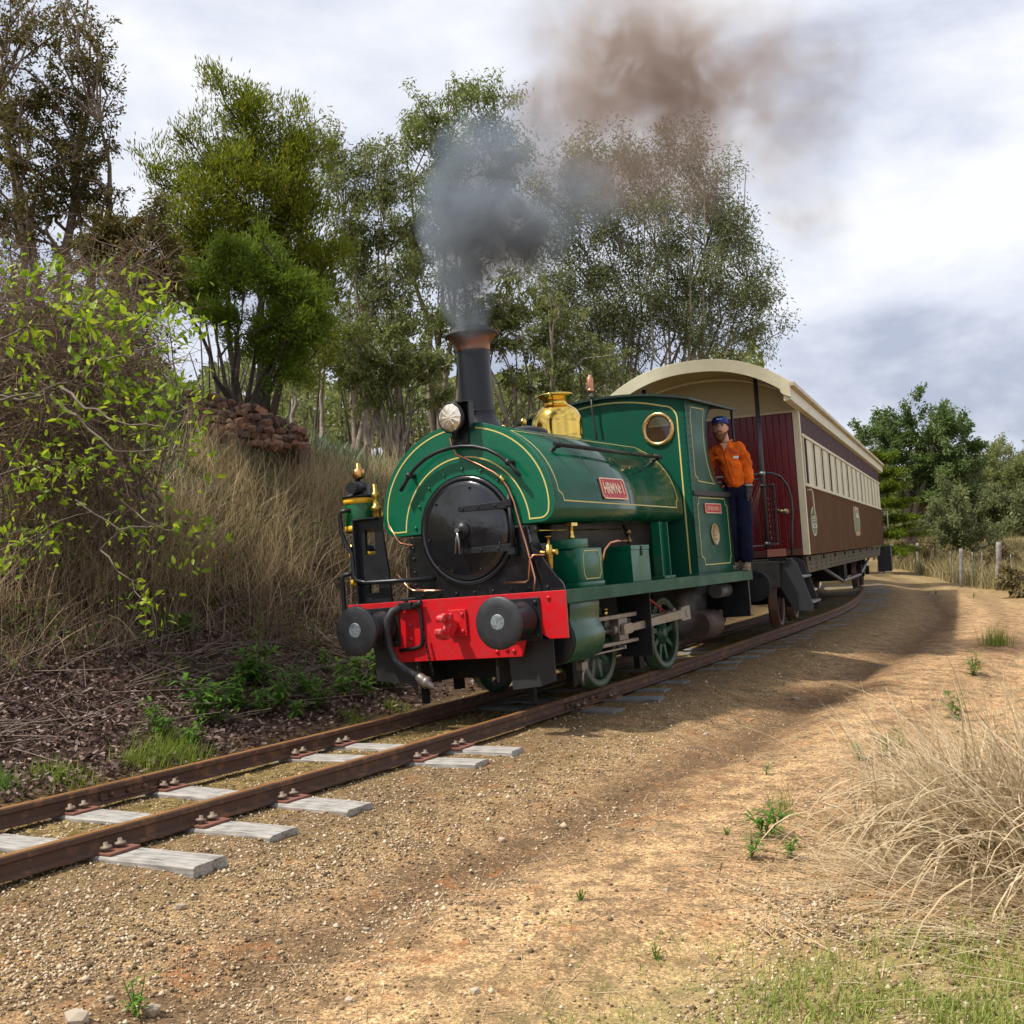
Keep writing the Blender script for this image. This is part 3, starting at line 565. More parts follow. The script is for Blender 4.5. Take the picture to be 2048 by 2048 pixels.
# chimney
CHB = mat('chimney_black', (.011, .012, .016), .36, var=.1, vscale=5, spec=.4)
P(MB().lathe([(0, .28), (.05, .228), (.12, .186), (.17, .178), (.19, .184), (.2, .184), (.2, .17)], (-.725, 0, 2.56), (0, 0, 1), 40), 'chimney_base', CHB)
P(MB().lathe([(0, .163), (.63, .160)], (-.725, 0, 2.74), (0, 0, 1), 40, caps=False), 'chimney', CHB)
P(MB().lathe([(0, .166), (.025, .168), (.07, .174), (.11, .196), (.135, .226), (.15, .25)], (-.725, 0, 3.345), (0, 0, 1), 40, caps=False), 'chimney_cap', mat('old_copper', (.34, .15, .075), .38, .85, col2=(.16, .08, .05), vscale=9))
P(MB().lathe([(.0, .246), (.012, .262), (.03, .258), (.045, .205), (.075, .195), (.085, .172), (.0, .148), (-.5, .145)], (-.725, 0, 3.485), (0, 0, 1), 40, caps=False), 'chimney_rim', mat('sooty', (.03, .026, .024), .75, col2=(.05, .045, .04), vscale=20))
# headlight
HX = -.26
P(MB().prism([(-.075, 2.42), (.10, 2.42), (.12, 2.56), (.17, 2.60), (.17, 2.80), (.02, 2.80), (.02, 2.6), (-.05, 2.55)], 'x', -.36, -.345).box(-.36, -.28, .165, .18, 2.55, 2.80).box(-.36, -.24, -.02, .18, 2.795, 2.806), 'lamp_bracket', BLACK)
hl = P(MB().lathe([(-.12, .06), (-.10, .10), (-.02, .135), (.0, .145), (.02, .146), (.025, .14), (.02, .128)], (HX, 0, 2.665), (1, -.1, 0), 36), 'headlight', BLACK)
lens = mat('lamp_lens', (.80, .66, .46), .10, .75, spec=.8, col2=(.95, .9, .8), vscale=16)
ls = MB(); n_ = 40; rings_ = []
for rr_, t in ((.128, .02), (.11, .034), (.075, .046), (.03, .052), (.004, .053)):
    rings_.append([Vector((HX + t * 1.0 + (.0025 if k % 4 < 2 else 0), rr_ * math.cos(2 * math.pi * k / n_), 2.665 + rr_ * math.sin(2 * math.pi * k / n_))) for k in range(n_)])
ls.rings(rings_, True, True, False); P(ls, 'lens', lens, 0, hl)
P(MB().lathe([(0, .03), (.05, .03), (.06, .05)], (HX - .03, 0, 2.47), (0, 0, 1), 12), 'lamp_socket', BLACK, 0, hl)
# curved front hand rail
arcp = [(.655, 2.055)] + [(.60, 2.12), (.545, 2.188), (.46, 2.262), (.34, 2.33), (.2, 2.375), (.06, 2.393)]
arcp = arcp + [(-y, z) for y, z in arcp[::-1]]
P(MB().tube([(-.285, y, z) for y, z in arcp], .019, 10), 'front_handrail', BLACK)
for y in (.545, -.545): P(MB().ball((-.285, y, 2.188), .034, 12).lathe([(0, .028), (.01, .026), (.03, .015), (.06, .016)], (-.365, y, 2.188), (1, 0, 0), 12), 'handrail_knob', BLACK)
# copper pipes on the front
P(MB().tube([(-.29, -.05, 2.50), (-.30, -.06, 2.42), (-.33, -.03, 2.33), (-.34, .06, 2.285), (-.34, .22, 2.20), (-.33, .36, 2.12), (-.325, .44, 2.055), (-.325, .50, 1.96), (-.33, .545, 1.83), (-.335, .58, 1.65), (-.34, .62, 1.48), (-.34, .67, 1.25), (-.33, .70, 1.13), (-.30, .70, 1.02)], .0105, 8), 'copper_pipe', COPPER)
P(MB().lathe([(0, .02), (.02, .026), (.05, .026), (.06, .018)], (-.325, .425, 2.075), (0, .6, -.75), 8), 'pipe_union', BRASS)
P(MB().tube([(-.40, .78, 1.33), (-.34, .70, 1.335), (-.335, .66, 1.30), (-.335, .645, 1.2), (-.335, .635, 1.12), (-.335, .60, 1.10), (-.34, .37, 1.105)], .010, 8), 'copper_pipe', COPPER)
P(MB().tube([(-.34, -.80, 1.26), (-.33, -.68, 1.13), (-.33, -.62, 1.10), (-.34, -.40, 1.085), (-.36, -.33, 1.085)], .0095, 8), 'copper_pipe', COPPER)
P(MB().tube([(-.37, -.88, 1.75), (-.37, -.80, 1.60), (-.37, -.76, 1.56), (-.37, -.62, 1.53)], .010, 8), 'copper_pipe', COPPER)
# lubricator on near side
P(MB().lathe([(0, .016), (.02, .024), (.09, .03), (.13, .034), (.15, .042), (.19, .042), (.2, .03), (.23, .03), (.235, .012), (.30, .011), (.302, .03), (.312, .03)], (-.47, .79, 1.185), (0, 0, 1), 14).lathe([(0, .022), (.03, .026), (.05, .015), (.13, .015), (.15, .026), (.18, .026)], (-.47, .69, 1.35), (0, 1, 0), 10), 'lubricator', mat('brass_dull', (.62, .40, .08), .35, 1, col2=(.35, .22, .06), vscale=20))
# sand boxes and tool box
def rbox(x0, x1, y0, y1, z0, z1, r):
    pts = []
    for cx, cy, a in ((x1 - r, y1 - r, 0), (x0 + r, y1 - r, 90), (x0 + r, y0 + r, 180), (x1 - r, y0 + r, 270)):
        pts += [(cx + r * math.cos(R(a + t)), cy + r * math.sin(R(a + t))) for t in (0, 30, 60, 90)]
    return MB().prism(pts, 'z', z0, z1, True)
for sgn in (1, -1):
    ya, yb = sorted((.62 * sgn, .955 * sgn))
    sbx = P(rbox(-1.24, -.74, ya, yb, 1.06, 1.37, .035), 'sand_box', GREEN, .004); P(rbox(-1.25, -.73, ya - .008, yb + .008, 1.008, 1.058, .04), 'sand_box_base', GREEN, .004, sbx)
    P(rbox(-1.06, -.70, ya + .02, yb - .04, 1.371, 1.46, .05), 'sand_box_lid', GREEN, .004, sbx)
    y = .956 * sgn
    pl = [(-.84, 1.345), (-1.13, 1.345), (-1.145, 1.31), (-1.165, 1.29), (-1.165, 1.13), (-1.145, 1.115), (-1.13, 1.085), (-.84, 1.085), (-.825, 1.115), (-.81, 1.13), (-.81, 1.29), (-.825, 1.31), (-.84, 1.345)]
    P(MB().ribbon([(x, y, z) for x, z in pl], (0, sgn, 0), .009, .002), 'box_lining', GOLD, 0, sbx)
    ya, yb = sorted((.50 * sgn, .95 * sgn))
    tb = P(MB().box(-2.35, -1.90, ya, yb, 1.008, 1.33), 'tool_box', GREEN, .003); P(MB().box(-2.355, -1.895, ya - .004, yb + .004, 1.332, 1.378), 'tool_box_lid', GREEN, .003, tb)
    P(MB().box(-2.165, -2.135, .952 * sgn, .962 * sgn, 1.27, 1.37), 'hasp', BLACK, 0, tb)
    ya, yb = sorted((.83 * sgn, .93 * sgn))
    P(MB().box(-2.96, -2.945, ya, yb, 1.012, 1.62).box(-2.745, -2.73, ya, yb, 1.012, 1.62).box(-2.946, -2.744, .87 * sgn - .01, .87 * sgn + .01, 1.012, 1.62).box(-3.0, -2.69, .80 * sgn - .0, .96 * sgn, 1.009, 1.04), 'tank_support', GREEN, .003)
    P(MB().prism([(-2.40, 1.012), (-2.66, 1.012), (-2.66, 1.25), (-2.42, 1.27)], 'y', .62 * sgn, .80 * sgn), 'red_lever_box', RED, .004)
P(MB().tube([(-1.50, .80, 1.20), (-1.56, .82, 1.35), (-1.65, .84, 1.415), (-1.8, .85, 1.43), (-2.05, .85, 1.425)], .016, 10), 'copper_pipe', COPPER)
P(MB().cyl((-2.05, .85, 1.425), (-2.12, .85, 1.425), .026, 10).tube([(-2.12, .85, 1.43), (-2.2, .8, 1.47), (-2.22, .75, 1.60)], .02, 8).ball((-2.2, .8, 1.52), .035, 8), 'clack_valve', mat('bronze_dark', (.2, .13, .06), .4, .9))
P(MB().lathe([(0, .025), (.02, .03), (.05, .02), (.12, .02), (.13, .03), (.16, .03)], (-.92, .80, 1.46), (0, 0, 1), 10).box(-.98, -.86, .76, .84, 1.585, 1.615).tube([(-.45, .72, 1.555), (-.60, .72, 1.555), (-2.2, .72, 1.56)], .008, 6), 'valve_gear_rod', BRASS)
# brass dome, filler, whistle
P(MB().lathe([(-.10, .34), (-.05, .31), (0, .282), (.05, .274), (.16, .28), (.24, .268), (.32, .226), (.37, .162), (.385, .13), (.40, .123), (.425, .13), (.45, .156), (.475, .19), (.49, .198), (.50, .188), (.495, .09), (.40, .04)], (-2.37, 0, 2.585), (0, 0, 1), 48), 'brass_dome', mat('polished_brass', (.86, .60, .14), .13, 1, var=.07, vscale=6, col2=(.72, .47, .1), bump=.12, bscale=7, bdist=.02))
P(MB().lathe([(-.03, .25), (.02, .24), (.05, .20), (.075, .10), (.09, .03)], (-1.62, 0, 2.60), (0, 0, 1), 28), 'tank_filler', BLACK)
P(MB().lathe([(0, .02), (.02, .028), (.05, .034), (.07, .03), (.08, .012)], (-1.62, 0, 2.685), (0, 0, 1), 12), 'filler_knob', BRASS)
P(MB().lathe([(0, .018), (.05, .02), (.06, .01)], (-1.20, .0, 2.61), (0, 0, 1), 10), 'vent_knob', BRASS)
P(MB().tube([(-3.44, -.05, 2.58), (-3.44, -.06, 2.8), (-3.44, -.08, 3.0), (-3.44, -.08, 3.17)], .012, 8), 'whistle_pipe', mat('pipe_dark', (.06, .05, .045), .5, .6))
P(MB().lathe([(0, .018), (.03, .03), (.05, .018), (.07, .02)], (-3.44, -.08, 3.16), (0, 0, 1), 12), 'whistle_valve', STEEL)
P(MB().lathe([(0, .03), (.01, .042), (.035, .044), (.04, .036), (.05, .038), (.17, .038), (.18, .03), (.19, .012), (.21, .012)], (-3.44, -.08, 3.225), (0, 0, 1), 16), 'whistle', mat('whistle_copper', (.55, .24, .14), .35, .8))
# tank side hand rails
for sgn in (1, -1):
    P(MB().tube([(-.70, .815 * sgn, 2.345), (-3.22, .815 * sgn, 2.345)], .021, 10), 'side_handrail', BLACK)
    for x in (-.78, -3.14): P(MB().ball((x, .815 * sgn, 2.345), .036, 12).cyl((x, .815 * sgn, 2.345), (x, .73 * sgn, 2.29), .018, 10).ball((x, .735 * sgn, 2.293), .028, 8), 'handrail_knob', BLACK)
# name plate on the tank side
c0, n0 = tside(-1.665, 1.94, .004); n0 = Vector(n0); upv = Vector((0, -n0.z, n0.y)); Mp = axes(c0, (-1, 0, 0), upv)
REDP = mat('plate_red', (.50, .02, .03), .45); PALE = mat('plate_brass', (.80, .55, .38), .4, .4)
def plate(w_, h_, M, name, cut=.03, fw=.012):
    o = [(-w_ / 2 + cut, -h_ / 2), (w_ / 2 - cut * .3, -h_ / 2), (w_ / 2, -h_ / 2 + cut * .3), (w_ / 2, h_ / 2 - cut), (w_ / 2 - cut, h_ / 2), (-w_ / 2 + cut * .3, h_ / 2), (-w_ / 2, h_ / 2 - cut * .3), (-w_ / 2, -h_ / 2 + cut)]
    i = [(x * (1 - 2 * fw / w_), y * (1 - 2 * fw / h_)) for x, y in o]
    a = MB().prism(o, 'z', 0, .009); b = holed(o, [i], 'z', .009, .016)
    for mb in (a, b): mb.v = [tuple(M @ Vector(v)) for v in mb.v]
    pa = P(a, name, REDP); P(b, 'plate_border', PALE, 0, pa); return pa
np_ = plate(.56, .215, Mp, 'name_plate')
Mt = lambda x, y: Mp @ Matrix.Translation((x, y, .011))
text('lettering', 'HRM', .155, Mt(-.105, -.004), PALE, np_, .005, .78, offset=.004); text('lettering', 'N', .155, Mt(.085, -.004), PALE, np_, .005, .74, offset=.004)
text('lettering', 'o', .085, Mt(.150, .022), PALE, np_, .005, .7, offset=.003); text('lettering', '1', .155, Mt(.212, -.004), PALE, np_, .005, .8, offset=.005)
ul = MB().box(.132, .168, -.036, -.024, .0095, .016); ul.v = [tuple(Mp @ Vector(v)) for v in ul.v]; P(ul, 'underline', PALE, 0, np_)
for sx_, sz_ in ((-.22, .075), (.2, .075), (.235, -.08), (-.2, -.082)):
    b_ = MB().lathe([(0, .011), (.006, .009), (.01, .003)], tuple(Mp @ Vector((sx_, sz_, .009))), n0, 8); P(b_, 'plate_screw', PALE, 0, np_)
# --- cab
CABG = mat('cab_green', (.004, .082, .046), .42, var=.1, vscale=3, spec=.22, col2=(.006, .060, .036))
top = [(1.026, 2.985)] + [(y, 2.985 + .15 * (1 - (y / 1.03) ** 2)) for y in np.linspace(.98, -.98, 15)] + [(-1.026, 2.985)]
frontp = [(-1.026, 1.01), (1.026, 1.01)] + top
P(holed(frontp, [circ(.69, 2.695, .15, 32), circ(-.69, 2.695, .15, 32)], 'x', -3.535, -3.515), 'cab_front', CABG)
for sgn in (1, -1):
    P(MB().lathe([(-.008, .15), (.012, .148), (.022, .155), (.024, .185), (.012, .197), (.0, .198)], (-3.515, .69 * sgn, 2.695), (1, 0, 0), 44, caps=False), 'porthole_ring', mat('bronze_ring', (.72, .48, .22), .28, 1, col2=(.55, .35, .15), vscale=12))
    bo = MB(); bolts(bo, [(-3.492, .69 * sgn + .175 * math.cos(t), 2.695 + .175 * math.sin(t)) for t in (.4, 1.6, 2.6, 3.7, 4.7, 5.6)], (1, 0, 0), .009, .008); P(bo, 'ring_screw', BRASS)
    P(MB().lathe([(0, .149), (.004, .149)], (-3.527, .69 * sgn, 2.695), (1, 0, 0), 32), 'porthole_glass', GLASS)
    opening = [(-4.50, 2.985), (-4.34, 2.965), (-4.22, 2.89), (-4.14, 2.77), (-4.105, 2.62), (-4.11, 2.45), (-4.15, 2.31), (-4.23, 2.18), (-4.34, 2.09), (-4.46, 2.025), (-4.58, 1.985), (-4.68, 1.97)]
    sd_ = [(-3.515, 1.01), (-3.515, 2.985)] + opening + [(-4.68, 1.01)]
    ya, yb = sorted((1.012 * sgn, 1.030 * sgn))
    P(MB().prism(sd_, 'y', ya, yb), 'cab_side', CABG, .002)
    P(MB().tube([(x - .004, 1.021 * sgn, z) for x, z in opening], .018, 8), 'opening_bead', BLACK)
    ya, yb = sorted((1.031 * sgn, 1.062 * sgn))
    P(MB().box(-4.70, -3.535, ya, yb, 1.905, 1.965), 'arm_rest', mat('arm_rest_grey', (.03, .03, .032), .6), .004)
    P(MB().box(-4.705, -4.682, 1.005 * sgn - .0, 1.04 * sgn, 1.012, 1.97), 'door_post', BLACK, .003)
    P(MB().tube([(-4.92, 1.09 * sgn, 1.0), (-4.92, 1.09 * sgn, 2.99)], .017, 8), 'rear_pillar', BLACK)
    y = 1.0305 * sgn; U_ = [(-3.66, 2.92), (-4.10, 2.94), (-4.045, 2.80), (-4.025, 2.62), (-4.03, 2.45), (-4.07, 2.30), (-4.15, 2.15), (-4.27, 2.06), (-3.72, 2.06), (-3.705, 2.10), (-3.665, 2.12), (-3.66, 2.12), (-3.66, 2.86), (-3.64, 2.875), (-3.66, 2.92)]
    U_ = [(-3.70, 2.92), (-4.10, 2.93), (-4.045, 2.80), (-4.025, 2.62), (-4.03, 2.45), (-4.07, 2.30), (-4.15, 2.15), (-4.27, 2.055), (-3.74, 2.075), (-3.73, 2.11), (-3.66, 2.14), (-3.66, 2.84), (-3.69, 2.86), (-3.70, 2.92)]
    L_ = [(-3.70, 1.885), (-4.54, 1.885), (-4.56, 1.82), (-4.62, 1.80), (-4.62, 1.20), (-4.59, 1.19), (-4.57, 1.12), (-3.74, 1.12), (-3.73, 1.19), (-3.65, 1.22), (-3.65, 1.80), (-3.69, 1.82), (-3.70, 1.885)]
    P(MB().ribbon([(x, y, z) for x, z in U_], (0, sgn, 0), .011, .002), 'side_lining', GOLD); P(MB().ribbon([(x, y, z) for x, z in L_], (0, sgn, 0), .011, .002), 'side_lining', GOLD)
    rv = MB(); bolts(rv, [(-3.60 - .0 * k, y, 1.07 + .072 * k) for k in range(27)] + [(-3.55 - .06 * k, y, 1.035) for k in range(19)], (0, sgn, 0), .008, .006); P(rv, 'rivet_row', CABG)
fl = [(.93, 1.03), (.93, 2.72)] + [(.93 - .16 * (1 - math.cos(t)), 2.78 + .17 * math.sin(t)) for t in np.linspace(.1, 1.5, 8)] + [(y, 2.95 + .13 * (1 - (y / .78) ** 2)) for y in np.linspace(.70, -.70, 12)] + [(-.77, 2.95)] + [(-.93 + .16 * (1 - math.cos(t)), 2.78 + .17 * math.sin(t)) for t in np.linspace(1.4, .1, 8)] + [(-.93, 2.72), (-.93, 1.03)]
P(MB().ribbon([(-3.515, y, z) for y, z in fl], (1, 0, 0), .016, .003), 'front_lining', GOLD)
rv = MB(); bolts(rv, [(-3.515, 1.0 * s_, 1.07 + .072 * k) for k in range(27) for s_ in (1, -1)] + [(-3.515, y, 2.955 + .15 * (1 - (y / 1.03) ** 2)) for y in np.linspace(-.95, .95, 24)], (1, 0, 0), .008, .006); P(rv, 'rivet_row', CABG)
rf = []
for x in (-3.44, -5.05):
    rf.append([(x, y, 2.988 + .155 * (1 - (y / 1.12) ** 2) + .012) for y in np.linspace(-1.12, 1.12, 17)] + [(x, y, 2.988 + .155 * (1 - (y / 1.12) ** 2) - .014) for y in np.linspace(1.12, -1.12, 17)])
P(MB().rings(rf, True, True, False), 'cab_roof', mat('roof_green', (.006, .022, .016), .5))
P(MB().box(-4.93, -4.91, -.78, .78, 1.01, 1.75), 'cab_back', CABG); P(MB().box(-4.9, -3.55, -1.0, 1.0, 1.009, 1.03), 'cab_floor', DARK)
P(MB().cyl((-3.54, 0, 1.75), (-3.7, 0, 1.75), .55, 28).box(-3.8, -3.6, -.1, .1, 1.9, 2.3), 'backhead', DARK)
# plates on the cab side
M2 = axes((-4.115, 1.0305, 1.765), (-1, 0, 0), (0, 0, 1)); cp_ = plate(.52, .115, M2, 'cab_plate', .012, .01)
text('lettering', 'DONALD ROLES', .068, M2 @ Matrix.Translation((0, -.003, .010)), PALE, cp_, .004, .78)
MK = mat('maker_brass', (.50, .38, .22), .42, .8, col2=(.35, .26, .15), vscale=30)
mk = P(MB().lathe([(0, .125), (.016, .125), (.018, .118), (.012, .112), (.012, .01)], (-4.115, 1.0305, 1.463), (0, 1, 0), 36), 'maker_plate', MK)
M3 = axes((-4.115, 1.043, 1.463), (-1, 0, 0), (0, 0, 1))
for s_, z_, h_ in (('No', .045, .05), ('1089', .0, .06), ('BRISTOL', -.055, .035)): text('lettering', s_, h_, M3 @ Matrix.Translation((0, z_, .0)), mat('maker_letters', (.62, .5, .3), .35, .9), mk, .003, .9)
# door chain hanging from the arm rest
ch = MB()
for k in range(26):
    t = k / 25; c = Vector((-4.70 - .05 * min(1, t * 6), 1.05, 1.965 - .03 * min(1, t * 6) - .50 * t)); a = k % 2
    pts = [c + Vector((.009 * math.cos(q) * a, .009 * math.cos(q) * (1 - a), .015 * math.sin(q))) for q in np.linspace(0, 2 * math.pi, 8)]
    ch.tube(pts, .0035, 4)
P(ch, 'door_chain', mat('chain_bright', (.6, .6, .6), .3, 1))
# --- brake pump on the far side of the running plate
PX, PY = -.42, -1.26
pm = P(MB().lathe([(0, .14), (.02, .15), (.32, .15), (.34, .14)], (PX, PY, 1.71), (0, 0, 1), 28), 'brake_pump', mat('pump_green', (.006, .10, .03), .35))
P(MB().lathe([(0, .13), (.29, .13)], (PX, PY, 1.19), (0, 0, 1), 28), 'air_cylinder', MATS['pump_green'], 0, pm)
for z0, r_ in ((1.99, .151), (1.72, .151), (1.46, .131), (1.195, .131)): P(MB().lathe([(0, r_), (0.0, r_ + .003), (.055, r_ + .003), (.055, r_)], (PX, PY, z0), (0, 0, 1), 28), 'yellow_band', YELLOW, 0, pm)
P(MB().lathe([(0, .13), (.09, .13), (.10, .03)], (PX, PY, 1.485), (0, 0, 1), 20).cyl((PX, PY, 1.5), (PX, PY, 1.72), .06, 14), 'pump_centre', BLACK, 0, pm)
P(MB().lathe([(0, .165), (.02, .165), (.025, .12), (.14, .11), (.16, .05)], (PX, PY, 2.052), (0, 0, 1), 24).cyl((PX + .02, PY + .06, 2.14), (PX + .19, PY + .06, 2.14), .06, 16).cyl((PX, PY, 2.1), (PX, PY, 2.26), .03, 12), 'pump_head', BLACK, 0, pm)
P(MB().lathe([(0, .03), (.01, .05), (.02, .06), (.09, .06), (.105, .03), (.11, .025), (.15, .025), (.16, .01)], (PX, PY + .02, 2.235), (0, 0, 1), 18), 'oil_cup', mat('oil_cup_brass', (.70, .36, .12), .25, 1), 0, pm)
P(MB().lathe([(0, .03), (.05, .045), (.10, .045), (.11, .055), (.14, .055), (.15, .03), (.22, .03), (.24, .04), (.27, .04), (.28, .022), (.36, .022)], (PX + .05, PY + .24, 1.80), (0, 0, 1), 12), 'steam_valve', MATS['brass_dull'], 0, pm)
P(MB().cyl((PX - .0, PY - .13, 1.5), (PX, PY - .13, 1.60), .018, 8).cyl((PX, PY + .3, 1.85), (PX, PY + .16, 1.85), .03, 8).box(PX - .05, PX + .12, -1.12, -1.0, 1.3, 1.34), 'gland', MATS['brass_dull'], 0, pm)
FX = -.25
P(holed([(-1.19, 1.83), (-.89, 1.83), (-.87, 1.55), (-.84, 1.30), (-.83, 1.012), (-1.19, 1.012)], [[(-1.09, 1.72), (-1.09, 1.48), (-.98, 1.48), (-.97, 1.72)], [(-1.08, 1.20), (-1.08, 1.11), (-.97, 1.11), (-.97, 1.20)]], 'x', FX - .03, FX), 'pump_bracket', BLACK, .003)
P(MB().box(FX + .001, FX + .06, -1.19, -1.175, 1.012, 1.83).box(FX + .001, FX + .06, -1.174, -.90, 1.815, 1.83), 'bracket_flange', BLACK, .003)
P(MB().tube([(PX + .1, PY, 1.93), (FX, -1.28, 1.93), (FX + .02, -1.345, 1.92), (FX + .02, -1.36, 1.87), (FX + .02, -1.355, 1.72), (FX + .03, -1.31, 1.62), (FX + .04, -1.23, 1.50), (FX + .05, -1.215, 1.30), (FX + .05, -1.20, 1.24), (FX + .05, -1.08, 1.21), (FX + .05, -.75, 1.205), (-.37, -.40, 1.20)], .022, 10), 'steam_pipe', BLACK)
P(MB().tube([(PX + .1, PY, 1.31), (FX, -1.30, 1.31), (FX + .02, -1.365, 1.30), (FX + .02, -1.385, 1.25), (FX + .02, -1.385, .95), (FX + .02, -1.385, .75)], .024, 10), 'air_pipe', BLACK)
# ------------------------------------------------------------------ carriage (x forward, body end wall at x=0)
CARR = empty('railway_carriage', 'maroon and cream wooden carriage with arched roof behind the locomotive', 'railway carriage', CARR_M)
def K(mb, name, m, bevel=0, parent=None, label=None):
    o = mb.build(name, m, parent or CARR, bevel)
    if label: o['label'] = label
    return o
CREAM = mat('cream_paint', (.66, .62, .43), .45, col2=(.58, .54, .36), vscale=4, var=.1, bump=.05, bscale=20)
MAROON = mat('maroon_paint', (.15, .007, .010), .3, col2=(.12, .006, .009), vscale=3, var=.08)
BROWN = mat('brown_paint', (.135, .068, .028), .75, spec=.08, col2=(.115, .056, .024), vscale=3, var=.08)
PLUM = mat('plum_paint', (.065, .022, .024), .6, spec=.15, col2=(.05, .018, .02), vscale=3)
CW, LEN = 1.195, 16.78
# end wall: every board its own piece
xs = np.linspace(-1.095, 1.095, 25)
for a, b in zip(xs[:-1], xs[1:]):
    h = random.uniform(0, .002)
    K(MB().box(-.02, .0 + h, a + .003, b - .003, 1.12, 3.03), 'end_board', MAROON, .006)
K(MB().box(-.03, -.012, -1.1, 1.1, 1.03, 3.04), 'end_panel', mat('groove_dark', (.03, .003, .004), .6))
K(MB().box(-.015, .018, -1.1, 1.1, 1.022, 1.118), 'end_sill', mat('sill_brown', (.13, .045, .03), .5), .003)
for sgn in (1, -1):
    K(MB().box(-.10, .012, sgn * CW - .09 * (sgn > 0), sgn * CW + .09 * (sgn < 0), 1.02, 3.045), 'corner_post', CREAM, .004)
    ya, yb = sorted((sgn * (CW - .03), sgn * CW))
    K(MB().box(-LEN, -.101, ya, yb, 2.735, 3.04), 'upper_panel', PLUM)
    K(MB().box(-LEN, -.101, ya, yb, 1.022, 1.985), 'lower_panel', BROWN)
    yo = sgn * CW
    gv = MB()
    for x in np.arange(-.16, -LEN, -.058): gv.box(x - .003, x + .003, yo - .002, yo + .0012, 1.03, 1.975)
    g_ = K(gv, 'board_bead', mat('bead_brown', (.09, .044, .019), .8, spec=.05)); g_['kind'] = 'stuff'
    gv = MB()
    for x in np.arange(-.16, -LEN, -.07): gv.box(x - .003, x + .003, yo - .002, yo + .0012, 2.75, 3.03)
    g_ = K(gv, 'board_bead', mat('bead_plum', (.10, .045, .05), .7, spec=.1)); g_['kind'] = 'stuff'
    ya, yb = sorted((sgn * (CW - .02), sgn * (CW + .022)))
    K(MB().box(-LEN, -.101, ya, yb, 1.986, 2.03), 'waist_rail', CREAM, .004); K(MB().box(-LEN, -.101, ya, yb, 2.69, 2.734), 'window_header', CREAM, .004)
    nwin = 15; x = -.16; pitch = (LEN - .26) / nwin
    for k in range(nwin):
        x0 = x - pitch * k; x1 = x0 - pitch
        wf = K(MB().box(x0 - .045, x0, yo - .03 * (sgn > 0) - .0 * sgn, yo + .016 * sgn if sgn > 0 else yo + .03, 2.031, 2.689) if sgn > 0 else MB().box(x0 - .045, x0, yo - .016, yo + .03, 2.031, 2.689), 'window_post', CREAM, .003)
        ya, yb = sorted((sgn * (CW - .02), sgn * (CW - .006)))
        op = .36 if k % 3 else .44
        K(MB().box(x0 - .045 - op, x0 - .046, ya, yb, 2.031, 2.689), 'shaded_gap_panel', mat('painted_gap_shade', (.035, .018, .018), .8, spec=.05), 0, wf)  # flat dark maroon panel: shaded depth of the window opening put into colour
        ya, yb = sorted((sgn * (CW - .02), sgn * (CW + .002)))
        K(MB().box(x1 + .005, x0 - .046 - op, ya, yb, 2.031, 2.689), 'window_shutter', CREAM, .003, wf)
    K(MB().box(-LEN + .03, -LEN, sgn * CW - .09 * (sgn > 0), sgn * CW + .09 * (sgn < 0), 1.02, 3.04), 'rear_corner_post', CREAM, .003)
    # cornice, gutter
    ya, yb = sorted((sgn * (CW - .02), sgn * 1.262))
    K(MB().prism([(ya, 3.045), (yb, 3.06), (yb, 3.225), (ya, 3.225)], 'x', -LEN - .95, 1.30), 'cornice', CREAM)
    ya, yb = sorted((sgn * 1.255, sgn * 1.325))
    K(MB().prism([(ya, 3.228), (yb, 3.228), (yb, 3.285), (ya, 3.285)], 'x', -LEN - .98, 1.335), 'gutter', mat('gutter_cream', (.58, .52, .34), .5, col2=(.40, .33, .20), vscale=3), .006)
    K(MB().tube([(-.18, yo, 1.93), (-.18, yo + .07 * sgn, 1.93), (-.22, yo + .075 * sgn, 1.9), (-.30, yo + .075 * sgn, 1.60), (-.32, yo + .07 * sgn, 1.575), (-.32, yo, 1.575)], .013, 8), 'grab_rail', mat('pale_rail', (.55, .53, .45), .4))
    K(MB().tube([(-LEN + .2, yo, 1.93), (-LEN + .2, yo + .16 * sgn, 1.93), (-LEN + .2, yo + .16 * sgn, 1.5), (-LEN + .2, yo, 1.5)], .014, 8), 'grab_rail', MATS['pale_rail'])
K(MB().box(-LEN, -LEN + .03, -CW, CW, 1.02, 3.04), 'rear_wall', MAROON)
# roof
def rz(y): return 3.27 + .425 * (1 - (abs(y) / 1.27) ** 2.35)
ys = np.linspace(-1.27, 1.27, 33)
rs = [[(x, y, rz(y) + .015) for y in ys] + [(x, y, rz(y) - .03) for y in ys[::-1]] for x in (1.31, -LEN - .95)]
K(MB().rings(rs, True, True, False), 'roof', mat('roof_cream', (.62, .59, .45), .55, col2=(.5, .47, .35), vscale=2))
inn = [(y, z) for y, z in zip(np.linspace(1.14, -1.14, 31), [3.20 + .355 * (1 - (abs(y) / 1.14) ** 2.3) for y in np.linspace(1.14, -1.14, 31)])]
fas = [(-1.27, 3.08), (-1.27, 3.27)] + [(y, rz(y) + .022) for y in ys] + [(1.27, 3.27), (1.27, 3.08), (1.17, 3.13), (1.142, 3.16)] + inn + [(-1.142, 3.16), (-1.17, 3.13)]
K(MB().prism(fas, 'x', 1.29, 1.335), 'roof_end_fascia', CREAM, .004)
K(MB().prism(fas, 'x', -LEN - .99, -LEN - .955), 'roof_end_fascia', CREAM)
tym = [(-1.18, 3.042), (1.18, 3.042)] + [(y, rz(y) - .035) for y in np.linspace(1.18, -1.18, 25)]
